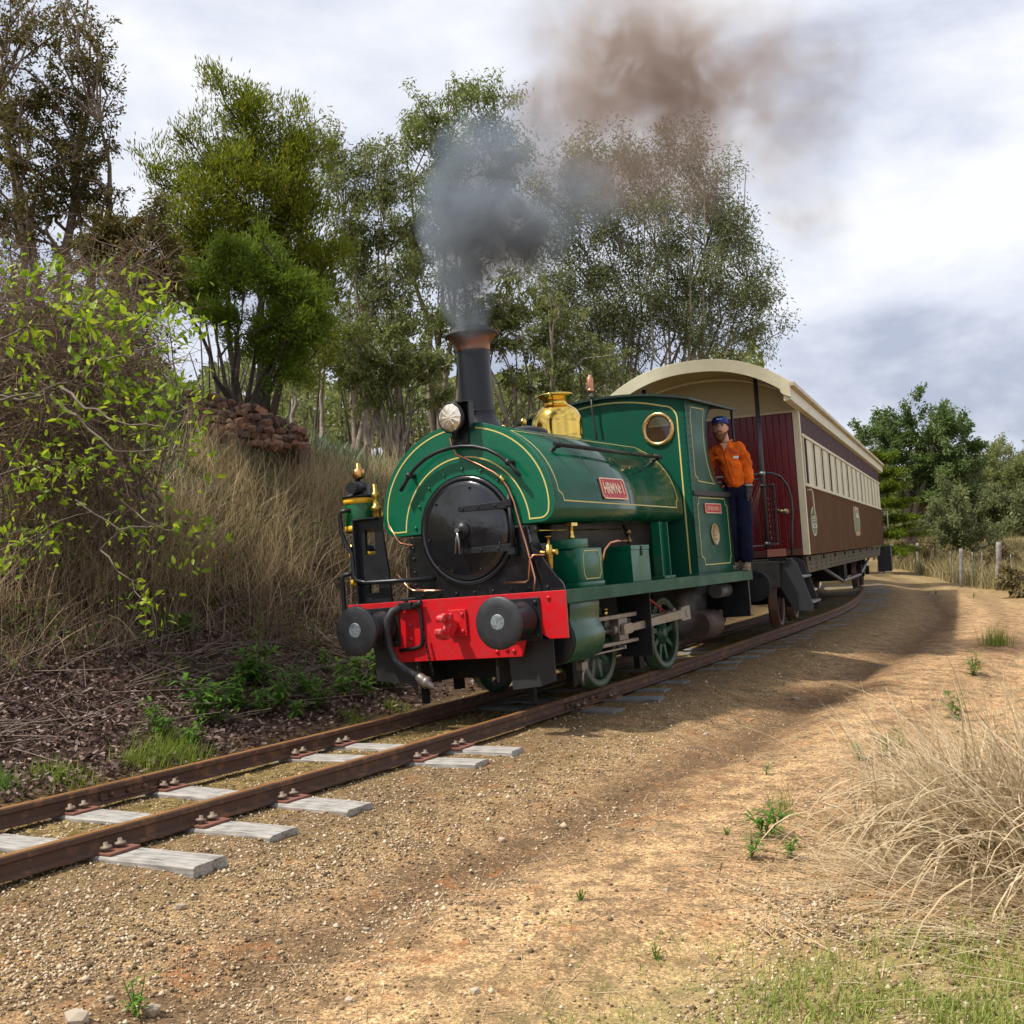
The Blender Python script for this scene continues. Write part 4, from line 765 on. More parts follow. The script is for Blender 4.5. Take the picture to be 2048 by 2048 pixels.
K(MB().prism(tym, 'x', -.03, .004), 'end_gable', mat('gable_cream', (.50, .47, .28), .5)); K(MB().box(-.02, .022, -1.19, 1.19, 3.032, 3.065), 'gable_rail', CREAM)
ceil = [[(x, y, rz(y) - .032) for y in ys] for x in (1.285, .0)]
cm = MB(); cm.rings([[(x, y, rz(y) - .034) for y in ys] for x in (1.285, .006)], False, False, True); K(cm, 'canopy_ceiling', MATS['gable_cream'])
K(MB().tube([(.62, y, 3.2 + .33 * (1 - (abs(y) / 1.2) ** 2.2)) for y in np.linspace(-1.2, 1.2, 21)], .02, 6), 'canopy_rib', CREAM)
# platform posts, rails, gate
for sgn in (1, -1):
    K(MB().tube([(.93, .77 * sgn, .95), (.93, .77 * sgn, 3.46)], .030, 12), 'canopy_post', mat('post_grey', (.028, .029, .034), .4))
    K(MB().tube([(.93, .77 * sgn, 2.15), (.88, .88 * sgn, 2.15), (.78, .98 * sgn, 2.10), (.70, 1.05 * sgn, 1.98), (.66, 1.085 * sgn, 1.80), (.65, 1.085 * sgn, 1.60), (.66, 1.06 * sgn, 1.40), (.68, 1.04 * sgn, 1.03)], .018, 10), 'curved_handrail', MATS['post_grey'])
    K(MB().lathe([(0, .04), (.05, .04)], (.93, .77 * sgn, 2.125), (0, 0, 1), 12), 'post_clamp', mat('clamp_steel', (.25, .3, .28), .4, .7)); K(MB().lathe([(0, .045), (.03, .045)], (.93, .77 * sgn, 1.97), (0, 0, 1), 12), 'post_clamp', MATS['post_grey'])
    K(MB().lathe([(0, .045), (.05, .045)], (.93, .77 * sgn, 1.18), (0, 0, 1), 12), 'post_clamp', MATS['post_grey'])
    # expanding lattice gate folded beside the post
    lt = MB()
    for q in range(3):
        for seg in range(10):
            z0 = 1.22 + seg * .076; yb_ = .815 + q * .028
            lt.tube([(.93 - .05 * q, (yb_ + (.013 if seg % 2 else 0)) * sgn, z0), (.93 - .05 * q, (yb_ + (0 if seg % 2 else .013)) * sgn, z0 + .076)], .006, 5)
    g_ = K(lt, 'lattice_gate', mat('lattice_black', (.02, .02, .022), .5)); g_['kind'] = 'stuff'
    [K(MB().box(.78, .95, .80 * sgn, .895 * sgn, *zz_), 'gate_frame', MATS['post_grey']) for zz_ in ((1.19, 1.215), (1.985, 2.005))]
    K(MB().box(.84, .86, .885 * sgn, .905 * sgn, 1.2, 2.0), 'gate_bar', MATS['post_grey'])
for z in (2.15, 2.08, 1.185): K(MB().tube([(.93, -.77, z), (.93, .77, z)], .016 if z > 2.1 else .011, 8), 'platform_rail', mat('rail_grey', (.10, .10, .11), .35, .6))
ms = MB()
for k in range(-14, 15):
    y = k * .053
    for d in (-1, 1): ms.tube([(.93, max(-.76, min(.76, y - d * .2)), 1.20), (.93, max(-.76, min(.76, y + d * .2)), 2.07)], .0035, 4)
g_ = K(ms, 'mesh_panel', mat('mesh_dark', (.05, .02, .02), .5)); g_['kind'] = 'stuff'
K(MB().cyl((.80, .93, 1.63), (.86, 1.02, 1.62), .03, 10).ball((.87, 1.03, 1.62), .042, 10).cyl((.82, .88, 1.66), (.84, .95, 1.64), .016, 8), 'hand_brake_horn', mat('horn_bronze', (.28, .22, .14), .4, .7, col2=(.15, .11, .07), vscale=30))
K(MB().box(0.0, .965, -1.0, 1.0, .93, 1.0), 'platform', DARK, .004); K(MB().box(.97, 1.12, -.92, .92, .62, .97), 'headstock', DARK, .006)
K(MB().box(.955, .99, .76, 1.0, 1.03, 1.13), 'kick_plate', MATS['sill_brown'])
for sgn in (1, -1):
    K(MB().lathe([(0, .13), (.04, .11), (.3, .10), (.42, .095), (.43, .205), (.45, .207), (.458, .19)], (1.12, .66 * sgn, .675), (1, 0, 0), 32), 'buffer', BLACK)
    # side steps, stringers and treads
    for x in (.93, .22):
        K(MB().prism([(.93 * sgn, .99), (1.06 * sgn, .99), (1.13 * sgn, .93), (1.30 * sgn, .36), (1.29 * sgn, .285), (1.05 * sgn, .30), (.90 * sgn, .60)], 'x', x - .012, x + .012), 'step_stringer', mat('step_black', (.020, .021, .024), .5), .004)
    for yy, zz in ((1.12, .74), (1.22, .40)):
        ya, yb = sorted((sgn * (yy - .10), sgn * (yy + .10))); K(MB().box(.233, .917, ya, yb, zz - .012, zz + .012), 'step_tread', mat('tread_grey', (.16, .16, .155), .6), .003)
    K(MB().prism([(-LEN - .05, .99), (-LEN - .55, .99), (-LEN - .62, .86), (-LEN - .35, .33), (-LEN - .05, .30)], 'y', sgn * 1.0, sgn * 1.35), 'rear_step', MATS['step_black'])
    # sole bar with rivets, truss rods
    ya, yb = sorted((sgn * 1.06, sgn * 1.12))
    sole = K(MB().prism([(-.12, 1.0), (-.34, .76), (-15.9, .76), (-16.6, 1.0)], 'y', ya, yb), 'sole_bar', mat('sole_stone', (.13, .115, .08), .7, spec=.1, col2=(.075, .065, .045), vscale=4))
    rv = MB()
    for k in range(22):
        for dz in (.81, .88, .94):
            if (k * 3 + int(dz * 100)) % 4 or 1: rv.lathe([(0, .013), (.010, .010)], (-.9 - .68 * k + dz * .3, 1.12 * sgn, dz), (0, sgn, 0), 6)
    g_ = K(rv, 'rivet_row', DARK, 0, sole); g_['kind'] = 'stuff'
    for k in range(9): K(MB().box(-.5 - 1.8 * k, -.62 - 1.8 * k, 1.121 * sgn, 1.14 * sgn, .93, .99), 'sole_bracket', DARK, 0, sole)
    K(MB().tube([(-2.3, 1.0 * sgn, .86), (-6.5, 1.0 * sgn, .42), (-10.6, 1.0 * sgn, .42), (-14.9, 1.0 * sgn, .88)], .032, 8), 'truss_rod', mat('rod_grey', (.12, .11, .10), .5))
    [K(MB().box(qx - .03, qx + .03, .96 * sgn, 1.04 * sgn, .42, .78), 'queen_post', DARK) for qx in (-6.5, -10.6)]
    K(MB().box(-9.2, -7.6, .35 * sgn, .85 * sgn, .40, .76), 'battery_box', DARK, .01)
K(MB().box(-16.7, -.1, -.9, .9, .80, 1.0), 'underframe', DARK)
RW = mat('rusty_wheel', (.07, .04, .03), .55, .3, col2=(.12, .06, .04), vscale=7)
for bx in (-1.45, -15.0):
    bf = K(MB().box(bx - 1.05, bx + 1.05, .68, .76, .42, .56).box(bx - 1.05, bx + 1.05, -.76, -.68, .42, .56).box(bx - .18, bx + .18, -.8, .8, .45, .80), 'bogie_frame', DARK)
    for dx in (-.82, .82):
        for sgn in (1, -1):
            o = (bx + dx, .525 * sgn, .385)
            wh = K(MB().lathe([(0, .32), (0, .412), (.022, .414), (.034, .388), (.125, .382), (.128, .34), (.1, .325), (.02, .322), (0, .32)], o, (0, sgn, 0), 36, caps=False), 'wheel', RW)
            K(MB().lathe([(.03, .33), (.06, .15), (.10, .10), (.11, .02)], o, (0, sgn, 0), 28), 'wheel_disc', RW, 0, wh)
            K(MB().box(bx + dx - .12, bx + dx + .12, .77 * sgn - .05, .77 * sgn + .05, .28, .50), 'axle_box', DARK, .01, bf)
        K(MB().cyl((bx + dx, -.52, .385), (bx + dx, .52, .385), .06, 12), 'axle', DARK)
# emblems painted on the side
ey = CW + .003
def ell(cx, cz, rx, rz_, n=28): return [(cx + rx * math.cos(t), cz + rz_ * math.sin(t)) for t in np.linspace(0, 2 * math.pi, n, endpoint=False)]
e1 = K(MB().prism(ell(-.80, 1.495, .36, .215), 'y', CW, ey), 'oval_emblem', mat('emblem_silver', (.42, .44, .38), .5)); K(MB().prism(ell(-.80, 1.495, .31, .185), 'y', ey, ey + .002), 'emblem_field', mat('emblem_green', (.10, .16, .08), .5, col2=(.04, .09, .045), vscale=9), 0, e1)
K(MB().prism([(-.66, 1.60), (-.94, 1.60), (-.8, 1.665)], 'y', ey + .002, ey + .004), 'emblem_gable', mat('emblem_dark', (.03, .05, .04), .5), 0, e1)
for z in (1.565, 1.535, 1.505): K(MB().box(-1.0, -.6, ey + .002, ey + .004, z - .008, z + .004), 'emblem_band', mat('emblem_pale', (.5, .5, .36), .5), 0, e1)
K(MB().box(-1.06, -.54, ey + .002, ey + .004, 1.40, 1.46), 'emblem_stripe', MATS['emblem_silver'], 0, e1)
sh = [(-7.85, 1.88), (-8.75, 1.88), (-9.05, 1.80), (-9.2, 1.60), (-9.05, 1.40), (-8.75, 1.28), (-8.0, 1.28), (-7.78, 1.40), (-7.72, 1.60), (-7.75, 1.8)]
e2 = K(MB().prism(sh, 'y', CW, ey), 'crest_emblem', mat('crest_tan', (.42, .30, .13), .5)); cxx = -8.45
K(MB().prism([(cxx + (x - cxx) * .8, 1.58 + (z - 1.58) * .82) for x, z in sh], 'y', ey, ey + .002), 'crest_field', mat('crest_green', (.13, .18, .06), .5, col2=(.30, .32, .22), vscale=5, c3=(.07, .12, .04)), 0, e2)
K(MB().box(-8.95, -8.0, ey + .0025, ey + .0045, 1.80, 1.87), 'crest_band', mat('crest_red', (.42, .14, .12), .5), 0, e2); K(MB().prism([(-8.3, 1.66), (-8.9, 1.66), (-8.5, 1.78)], 'y', ey + .0025, ey + .0045), 'crest_peak', mat('crest_white', (.6, .58, .5), .5), 0, e2)
K(MB().box(-9.0, -8.0, ey + .0025, ey + .0045, 1.30, 1.36), 'crest_scroll', MATS['crest_tan'], 0, e2)
M4 = axes((-8.45, ey + .0045, 1.835), (-1, 0, 0), (0, 0, 1)); text('crest_lettering', 'RAILWAY', .07, M4, MATS['crest_white'], e2, .0015, 2.2)
M5 = axes((-.8, ey + .0045, 1.43), (-1, 0, 0), (0, 0, 1)); text('emblem_lettering', 'RAIL', .05, M5, MATS['emblem_dark'], e1, .0015, 2.2)
# ------------------------------------------------------------------ driver, standing in the cab doorway (own frame: x right of figure's view? -> local frame is the loco's)
def skin(name, verts, edges, rad, m, parent, sub=2, root=0, post=None):
    me = bpy.data.meshes.new(name); me.from_pydata(verts, edges, []); ob = bpy.data.objects.new(name, me); COL.objects.link(ob)
    md = ob.modifiers.new('s', 'SKIN'); md.use_smooth_shade = True; md.branch_smoothing = .6
    for i, r in enumerate(rad):
        sv = me.skin_vertices[0].data[i]; sv.radius = r if isinstance(r, tuple) else (r, r); sv.use_root = (i == root)
    sb_ = ob.modifiers.new('u', 'SUBSURF'); sb_.levels = sub; sb_.render_levels = sub
    dg = bpy.context.evaluated_depsgraph_get(); me2 = bpy.data.meshes.new_from_object(ob.evaluated_get(dg)); bpy.data.objects.remove(ob); bpy.data.meshes.remove(me)
    if post: post(me2)
    me2.materials.clear(); me2.polygons.foreach_set('use_smooth', [True] * len(me2.polygons)); return link(name, me2, m, parent)
# figure frame: origin at the feet on the running plate, X = figure's left, Y = facing direction, Z = up
wp = LOCO_M @ Vector((-4.80, 1.02, 1.03)); face = (Vector((0, 0, 0)) - Vector((wp.x, wp.y, 0))).normalized(); fl_ = Vector((0, 0, 1)); 
face = (face + Vector((-.12, 0, 0))).normalized()
lft = face.cross(Vector((0, 0, 1))) * -1   # figure's left when facing 'face'
PM = Matrix(((lft.x, face.x, 0, wp.x), (lft.y, face.y, 0, wp.y), (lft.z, face.z, 1, wp.z), (0, 0, 0, 1)))
MAN = empty('person', 'train driver in orange shirt, navy trousers and blue cap leaning from the cab doorway', 'person', PM)
SKIN = mat('skin', (.62, .36, .26), .5, col2=(.54, .28, .19), vscale=14)
ORANGE = mat('orange_shirt', (.82, .16, .012), .8, spec=.1, col2=(.42, .075, .012), vscale=8, bump=.9, bscale=14, bdist=.03)
NAVY = mat('navy_cloth', (.007, .009, .024), .9, spec=.1, col2=(.011, .015, .042), vscale=6, bump=.3, bscale=15, bdist=.012)
# joints.  the lean: hips over the plate edge, shoulders/head a little towards the figure's right (into the cab)
J = dict(pel=(.0, 0, .98), wst=(-.03, .01, 1.14), chs=(-.09, .0, 1.36), nck=(-.125, .0, 1.535), hdb=(-.15, .015, 1.61), hd=(-.19, .03, 1.715),
         ls=(.045, .0, 1.485), le=(.125, -.03, 1.24), lw=(.15, .06, .985), rs=(-.27, .0, 1.46), re=(-.34, -.02, 1.2), rw=(-.28, .10, 1.0),
         lh=(.07, 0, .93), lk=(.10, .03, .50), la=(.125, -.02, .09), rh=(-.07, 0, .93), rk=(-.05, .02, .50), ra=(-.03, -.06, .09))
n_ = list(J); V_ = [J[k] for k in n_]; I_ = {k: i for i, k in enumerate(n_)}
E_ = [('pel', 'wst'), ('wst', 'chs'), ('chs', 'nck'), ('nck', 'hdb'), ('hdb', 'hd'), ('chs', 'ls'), ('ls', 'le'), ('le', 'lw'), ('chs', 'rs'), ('rs', 're'), ('re', 'rw'), ('pel', 'lh'), ('lh', 'lk'), ('lk', 'la'), ('pel', 'rh'), ('rh', 'rk'), ('rk', 'ra')]
rad = dict(pel=(.12, .10), wst=(.12, .095), chs=(.13, .10), nck=.058, hdb=.058, hd=.085, ls=.055, le=.042, lw=.030, rs=.055, re=.042, rw=.03, lh=.085, lk=.06, la=.045, rh=.085, rk=.06, ra=.045)
def face_shape(me):
    hx, hy, hz = J['hd']
    for v in me.vertices:
        x, y, z = v.co; dz = z - hz; dx = x - hx; dy = y - hy
        if z > 1.65:   # skull, jaw and nose
            if dz > .0: v.co.y = hy + dy * (1.18 if dy < 0 else 1.08); v.co.z = hz + dz * 1.25
            if dy > .05 and -.05 < dz < .01 and abs(dx) < .022: v.co.y += .018
body = skin('body', V_, [(I_[a], I_[b]) for a, b in E_], [rad[k] for k in n_], SKIN, MAN, 2, 0, face_shape)
# the head proper: one continuous shaped surface in the body mesh's colours
def head_mesh():
    bm = bmesh.new(); bmesh.ops.create_uvsphere(bm, u_segments=28, v_segments=20, radius=1)
    for v in bm.verts:
        x, y, z = v.co; w_ = .078 - .016 * max(0, -z) ** 2 - .006 * max(0, z) ** 2; d = .098
        Y = y * d; Zz = z * .125
        if y > .3 and z < 0: Y -= .004 * (-z)
        if z < -.55 and y > 0: Y += .012
        v.co = Vector((x * w_, Y, Zz))
        fx, fy = abs(x), y
        if y > .6 and abs(x) < .25 and -.28 < z < .22: v.co.y += .024 * (1 - abs(x) / .25) * (.55 - (z + .28) * .6 if z > -.2 else .55)
        if y > .6 and .22 < abs(x) < .6 and .05 < z < .30: v.co.y -= .009
        if y > .7 and -.52 < z < -.42 and abs(x) < .35: v.co.y -= .004
    return bm
bm = head_mesh(); me = bpy.data.meshes.new('head'); bm.to_mesh(me); bm.free(); me.polygons.foreach_set('use_smooth', [True] * len(me.polygons))
Mh = Matrix.Translation((J['hd'][0], J['hd'][1] + .01, J['hd'][2] - .005)) @ Matrix.Rotation(R(-2), 4, 'Y') @ Matrix.Rotation(R(5), 4, 'X') @ Matrix.Rotation(R(-4), 4, 'Z') @ Matrix.Scale(1.12, 4)
me.transform(Mh); bmj = bmesh.new(); bmj.from_mesh(body.data); bmj.from_mesh(me); bmj.to_mesh(body.data); bmj.free(); bpy.data.meshes.remove(me)
body.data.polygons.foreach_set('use_smooth', [True] * len(body.data.polygons))
def HP(mb, name, m, sub=0):
    mb.v = [tuple(Mh @ Vector(v)) for v in mb.v]; return mb.build(name, m, MAN)
HP(MB().ball((.079, -.004, .0), .024, 10, (.45, .8, 1.25)).ball((-.079, -.004, .0), .024, 10, (.45, .8, 1.25)), 'ears', SKIN)
HP(MB().ball((.03, .090, .022), .011, 8).ball((-.03, .090, .022), .011, 8), 'eyes', mat('eye', (.08, .06, .05), .2))
HP(MB().box(-.047, -.014, .089, .100, .038, .046).box(.014, .047, .089, .100, .038, .046), 'eyebrows', mat('hair_brown', (.13, .06, .025), .8))
# beard: a cap of hair round jaw and mouth
bd = MB(); rs = []
for z, kx, ky in ((-.072, .90, .90), (-.080, .97, 1.0), (-.092, .96, 1.05), (-.107, .86, 1.07), (-.128, .62, .98), (-.142, .3, .72)):
    r_ = []
    for t in np.linspace(-1.7, 1.7, 19):
        u = abs(t) / 1.7; up_ = (.062 * u ** 1.5) * max(0, (z + .142) / .07); base = .0785 if z > -.095 else .075
        r_.append((base * kx * math.sin(t), .094 * ky * math.cos(t) if math.cos(t) > 0 else .06 * math.cos(t), z + up_))
    rs.append(r_)
bd.rings(rs, False, False, True); HP(bd, 'beard', mat('beard', (.20, .095, .04), .9, col2=(.12, .06, .026), vscale=60, bump=.8, bscale=120))
HP(MB().tube([(-.034, .086, -.060), (-.016, .100, -.046), (0, .104, -.043), (.016, .100, -.046), (.034, .086, -.060)], [.004, .007, .006, .007, .004], 6), 'moustache', MATS['beard'])
HP(MB().ball((0, -.018, .03), .1, 16, (.83, .92, .8)), 'hair', MATS['hair_brown'])
HP(MB().box(-.022, .022, .094, .101, -.062, -.056), 'mouth', mat('lips', (.33, .12, .09), .5))
BLUE = mat('cap_blue', (.008, .05, .30), .7, col2=(.01, .035, .2), vscale=9)
cp2 = MB(); rs = []
for z, k in ((.045, 1.0), (.07, 1.03), (.095, .97), (.118, .80), (.132, .45), (.136, .05)):
    rs.append([(.090 * k * math.sin(t), -.006 + .113 * k * math.cos(t), z) for t in np.linspace(0, 2 * math.pi, 25)[:-1]])
cp2.rings(rs, True, True, True); cap = HP(cp2, 'cap', BLUE)
bk = MB(); bk.rings([[(.078 * math.sin(t) * q, .095 * (1 - q) * .9 + (.085 + .10 * q * math.cos(t)) * (1 if q else 1), .052 - .028 * q + .012 * math.cos(t * 1.1)) for t in np.linspace(-1.35, 1.35, 13)] for q in (.25, .6, .85, 1.0)], False, False, True); bk.v = bk.v + [(x, y, z + .006) for x, y, z in bk.v]; nb = len(bk.v) // 2; bk.f += [tuple(i + nb for i in f) for f in bk.f]; bk.sm += [True] * (len(bk.f) - len(bk.sm)); HP(bk, 'cap_peak', BLUE)
HP(MB().box(-.028, .03, .104, .110, .082, .092), 'cap_badge', mat('badge_white', (.6, .65, .7), .5))
# clothes
shirt = ['low', 'hip', 'wst', 'mid', 'chs', 'nck', 'ls', 'le', 'lw', 'rs', 're', 'rw']; Jc = dict(J); Jc['low'] = (0, 0, .965); Jc['hip'] = (-.005, .0, 1.05); Jc['wst'] = (-.03, .01, 1.16); Jc['mid'] = (-.06, .01, 1.27); Jc['nck'] = (-.125, 0, 1.53); Jc['lw'] = (.152, .05, 1.0); Jc['rw'] = (-.28, .08, 1.02)
rc = dict(low=(.16, .12), hip=(.185, .14), wst=(.20, .15), mid=(.205, .15), chs=(.20, .145), nck=(.09, .085), ls=(.10, .10), le=(.078, .078), lw=(.065, .065), rs=(.10, .10), re=(.078, .078), rw=(.062, .062))
ie = {k: i for i, k in enumerate(shirt)}
def wrinkle(amp, fz, fx):
    def f(me):
        for v in me.vertices:
            x, y, z = v.co; a = math.sin(z * fz + 5 * math.sin(x * fx + y * 9)) * amp + math.sin(x * 41 + z * 33) * amp * .5
            v.co += v.normal * a
    return f
SHIRT = skin('shirt', [Jc[k] for k in shirt], [(ie[a], ie[b]) for a, b in (('low', 'hip'), ('hip', 'wst'), ('wst', 'mid'), ('mid', 'chs'), ('chs', 'nck'), ('chs', 'ls'), ('ls', 'le'), ('le', 'lw'), ('chs', 'rs'), ('rs', 're'), ('re', 'rw'))], [rc[k] for k in shirt], ORANGE, MAN, 3, 0, wrinkle(.007, 52, 14))
tr_ = ['pel', 'wb', 'lh', 'lk', 'la', 'rh', 'rk', 'ra']; Jt = dict(J); Jt['wb'] = (-.01, 0, 1.12); Jt['la'] = (.125, -.015, .07); Jt['ra'] = (-.03, -.055, .07)
rt = dict(pel=(.18, .14), wb=(.17, .13), lh=(.12, .125), lk=(.098, .10), la=(.085, .092), rh=(.12, .125), rk=(.098, .10), ra=(.085, .092)); it_ = {k: i for i, k in enumerate(tr_)}
skin('trousers', [Jt[k] for k in tr_], [(it_[a], it_[b]) for a, b in (('pel', 'wb'), ('pel', 'lh'), ('lh', 'lk'), ('lk', 'la'), ('pel', 'rh'), ('rh', 'rk'), ('rk', 'ra'))], [rt[k] for k in tr_], NAVY, MAN, 2, 0, wrinkle(.004, 30, 13))
bl = MB(); bl.rings([[(-.01 + .175 * math.sin(t), .136 * math.cos(t), z) for t in np.linspace(0, 2 * math.pi, 29)[:-1]] for z in (1.025, 1.065)], True, False, True); bl.build('belt', mat('belt', (.012, .011, .012), .5), MAN)
MB().box(-.02, .02, .13, .145, 1.025, 1.065).build('belt_buckle', mat('buckle', (.3, .28, .26), .4, .8), MAN)
def front_y(x, z):   # front surface of the shirt by ray cast
    ok, loc, nr, i = SHIRT.ray_cast(Vector((x, 1, z)), Vector((0, -1, 0))); return loc.y if ok else .12
fy = front_y
MB().prism([(-.175, 1.525), (-.085, 1.525), (-.12, 1.42)], 'y', .03, fy(-.125, 1.44) + .004).build('open_neck', SKIN, MAN)
MB().tube([(-.205, .04, 1.56), (-.175, fy(-.17, 1.5) + .008, 1.50), (-.12, fy(-.12, 1.41) + .006, 1.405)], [.018, .016, .010], 6).build('collar', ORANGE, MAN); MB().tube([(-.05, .04, 1.57), (-.08, fy(-.08, 1.5) + .008, 1.50), (-.118, fy(-.12, 1.41) + .006, 1.405)], [.018, .016, .010], 6).build('collar', ORANGE, MAN)
MB().tube([(x, fy(x, z) + .001, z) for x, z in ((-.118, 1.405), (-.10, 1.33), (-.075, 1.24), (-.045, 1.14), (-.02, 1.05))], .010, 6).build('placket', ORANGE, MAN)
for x in (-.19, -.02):
    y = fy(x, 1.35); MB().box(x - .05, x + .05, y - .006, y + .007, 1.335, 1.365).build('pocket_flap', ORANGE, MAN, .004)
y = fy(.0, 1.35); MB().box(-.02, .045, y, y + .014, 1.338, 1.366).build('name_tag', mat('tag_white', (.8, .8, .8), .4), MAN)
y = fy(-.01, 1.41); MB().box(-.05, .03, y - .004, y + .006, 1.405, 1.42).build('embroidery', mat('embroidery', (.45, .05, .10), .7), MAN)
# gloved hands with five fingers, boots
GLV = mat('glove', (.055, .055, .05), .85, col2=(.035, .036, .033), vscale=20)
for sx_, w0 in ((1, J['lw']), (-1, J['rw'])):
    w0 = Vector(w0); dn = Vector((.03 * sx_, .05, -1)).normalized(); sd2 = Vector((0, 1, .05))
    vv = [w0 + Vector((0, 0, .03)), w0, w0 + dn * .05, w0 + dn * .09]; rr2 = [(.036, .036), (.036, .036), (.046, .030), (.044, .026)]; ee = [(0, 1), (1, 2), (2, 3)]
    for q, (off, ln_) in enumerate(((-.032, .060), (-.011, .072), (.011, .076), (.032, .066))):
        b0 = w0 + dn * .092 + sd2 * off; cur = Vector((-.35 * sx_, 0, 0)); k0 = len(vv)
        vv += [b0, b0 + dn * ln_ * .5 + cur * .012, b0 + dn * ln_ + cur * .06]; rr2 += [(.0115, .0115), (.0105, .0105), (.009, .009)]; ee += [(3, k0), (k0, k0 + 1), (k0 + 1, k0 + 2)]
    b0 = w0 + dn * .045 + sd2 * .042; k0 = len(vv); vv += [b0, b0 + dn * .035 + sd2 * .018 + Vector((-.01 * sx_, 0, 0)), b0 + dn * .07 + sd2 * .014 + Vector((-.02 * sx_, 0, 0))]; rr2 += [(.014, .014), (.0125, .0125), (.010, .010)]; ee += [(2, k0), (k0, k0 + 1), (k0 + 1, k0 + 2)]
    skin('glove', [tuple(v) for v in vv], ee, [(a_ * 1.3, b_ * 1.35) for a_, b_ in rr2], GLV, MAN, 2, 1)
    MB().lathe([(0, .050), (.012, .051), (.022, .049)], w0 + Vector((0, 0, .022)), (0, 0, 1), 16).build('glove_cuff', mat('cuff_pale', (.35, .36, .33), .7), MAN)
for a_ in ('la', 'ra'):
    ax_, ay_, az_ = J[a_]; bt = MB(); rs = []
    for y, hw, top_ in ((-.09, .030, .085), (-.07, .042, .12), (-.01, .044, .135), (.05, .043, .105), (.10, .047, .082), (.15, .046, .068), (.19, .034, .055), (.205, .012, .04)):
        rs.append([(ax_ + hw * math.cos(t), ay_ + y, .028 + max(0, (top_ - .028)) * max(0, math.sin(t)) if math.sin(t) > 0 else .022) for t in np.linspace(0, 2 * math.pi, 15)[:-1]])
    bt.rings(rs, True, True, True); bt.build('boot', mat('boot_tan', (.24, .17, .11), .8, col2=(.16, .11, .07), vscale=16), MAN)
    MB().prism([(ax_ - .036, ay_ - .095), (ax_ + .036, ay_ - .095), (ax_ + .05, ay_ + .12), (ax_ + .03, ay_ + .205), (ax_ - .03, ay_ + .205), (ax_ - .05, ay_ + .12)], 'z', .0, .026).build('boot_sole', mat('boot_sole', (.20, .16, .12), .8), MAN)
# ------------------------------------------------------------------ vegetation
FPX = 2333.0
def px2w(px, py, d): return np.array([(px - 1024) / FPX * d, d, CAMZ + (1069.5 - py) / FPX * d])
def gpx(px, py, dmax=140):
    """point where the sight line through a pixel of the photograph meets the ground"""
    d = np.concatenate([np.arange(3, 30, .04), np.arange(30, dmax, .25)]); x = (px - 1024) / FPX * d; z = CAMZ + (1069.5 - py) / FPX * d
    g = ground(x, d); i = np.argmax(z < g)
    return np.array([x[i], d[i], g[i]])
def unit(v): return v / np.maximum(np.linalg.norm(v, axis=-1, keepdims=True), 1e-9)
def leaf_quads(C, D, L, W, rng):
    n = len(C); S_ = unit(np.cross(D, unit(rng.normal(size=(n, 3))))); L = np.broadcast_to(L, n)[:, None]; W = np.broadcast_to(W, n)[:, None]
    V = np.stack([C, C + D * L * .45 + S_ * W, C + D * L, C + D * L * .45 - S_ * W], 1).reshape(-1, 3)
    return V, np.arange(4 * n).reshape(n, 4)
def seg_tubes(P0, P1, r0, r1, n=3):
    m = len(P0); d = unit(P1 - P0); ref = np.where(np.abs(d[:, 2:3]) > .9, np.array([[1., 0, 0]]), np.array([[0, 0, 1.]])); u = unit(np.cross(d, ref)); v = np.cross(d, u)
    a = 2 * np.pi * np.arange(n) / n; c, s = np.cos(a)[None, :, None], np.sin(a)[None, :, None]
    off = u[:, None] * c + v[:, None] * s
    A = P0[:, None] + off * np.broadcast_to(r0, m)[:, None, None]; B = P1[:, None] + off * np.broadcast_to(r1, m)[:, None, None]
    V = np.concatenate([A, B], 1).reshape(-1, 3); k = np.arange(n); f = np.stack([k, (k + 1) % n, (k + 1) % n + n, k + n], -1)
    return V, (np.arange(m)[:, None, None] * 2 * n + f[None]).reshape(-1, 4)
def cat(parts):
    Vs, Fs, o = [], [], 0
    for V, F in parts: Vs.append(V); Fs.append(F + o); o += len(V)
    return np.concatenate(Vs), np.concatenate(Fs)
def blades(root, length, width, az, lean, bend, rng, seg=4, taper=1.0):
    n = len(root); P_ = root.copy(); h = np.stack([np.cos(az), np.sin(az), np.zeros(n)], -1); side = np.stack([-np.sin(az), np.cos(az), np.zeros(n)], -1); tw = rng.uniform(-.8, .8, n)
    side = unit(side * np.cos(tw)[:, None] + h * np.sin(tw)[:, None]); rows = []
    for k in range(seg + 1):
        t = k / seg; wd = (width * (1 - taper * t ** 1.5) * .5 + .0004)[:, None]; rows.append(np.stack([P_ - side * wd, P_ + side * wd], 1))
        th = lean + bend * t; P_ = P_ + (h * np.sin(th)[:, None] + np.array([0, 0, 1.]) * np.cos(th)[:, None]) * (length / seg)[:, None]
    V = np.stack(rows, 1).reshape(n, -1, 3); f = np.array([[2 * k, 2 * k + 1, 2 * k + 3, 2 * k + 2] for k in range(seg)])
    return V.reshape(-1, 3), (np.arange(n)[:, None, None] * (2 * (seg + 1)) + f[None]).reshape(-1, 4)
def LM(name, a, b, c=None, trans=.5, rough=.55, spec=.25): return mat(name, a, rough, col2=b, island=True, trans=trans, spec=spec, c3=c)
BARK = mat('bark_grey', (.27, .215, .165), .9, col2=(.13, .10, .078), vscale=7, bump=.5, bscale=25)
BARKP = mat('bark_pale', (.34, .29, .24), .9, col2=(.17, .135, .105), vscale=5, bump=.3, bscale=20)
BARKD = mat('bark_dark', (.075, .055, .042), .9, col2=(.045, .034, .027), vscale=8, bump=.5, bscale=25)
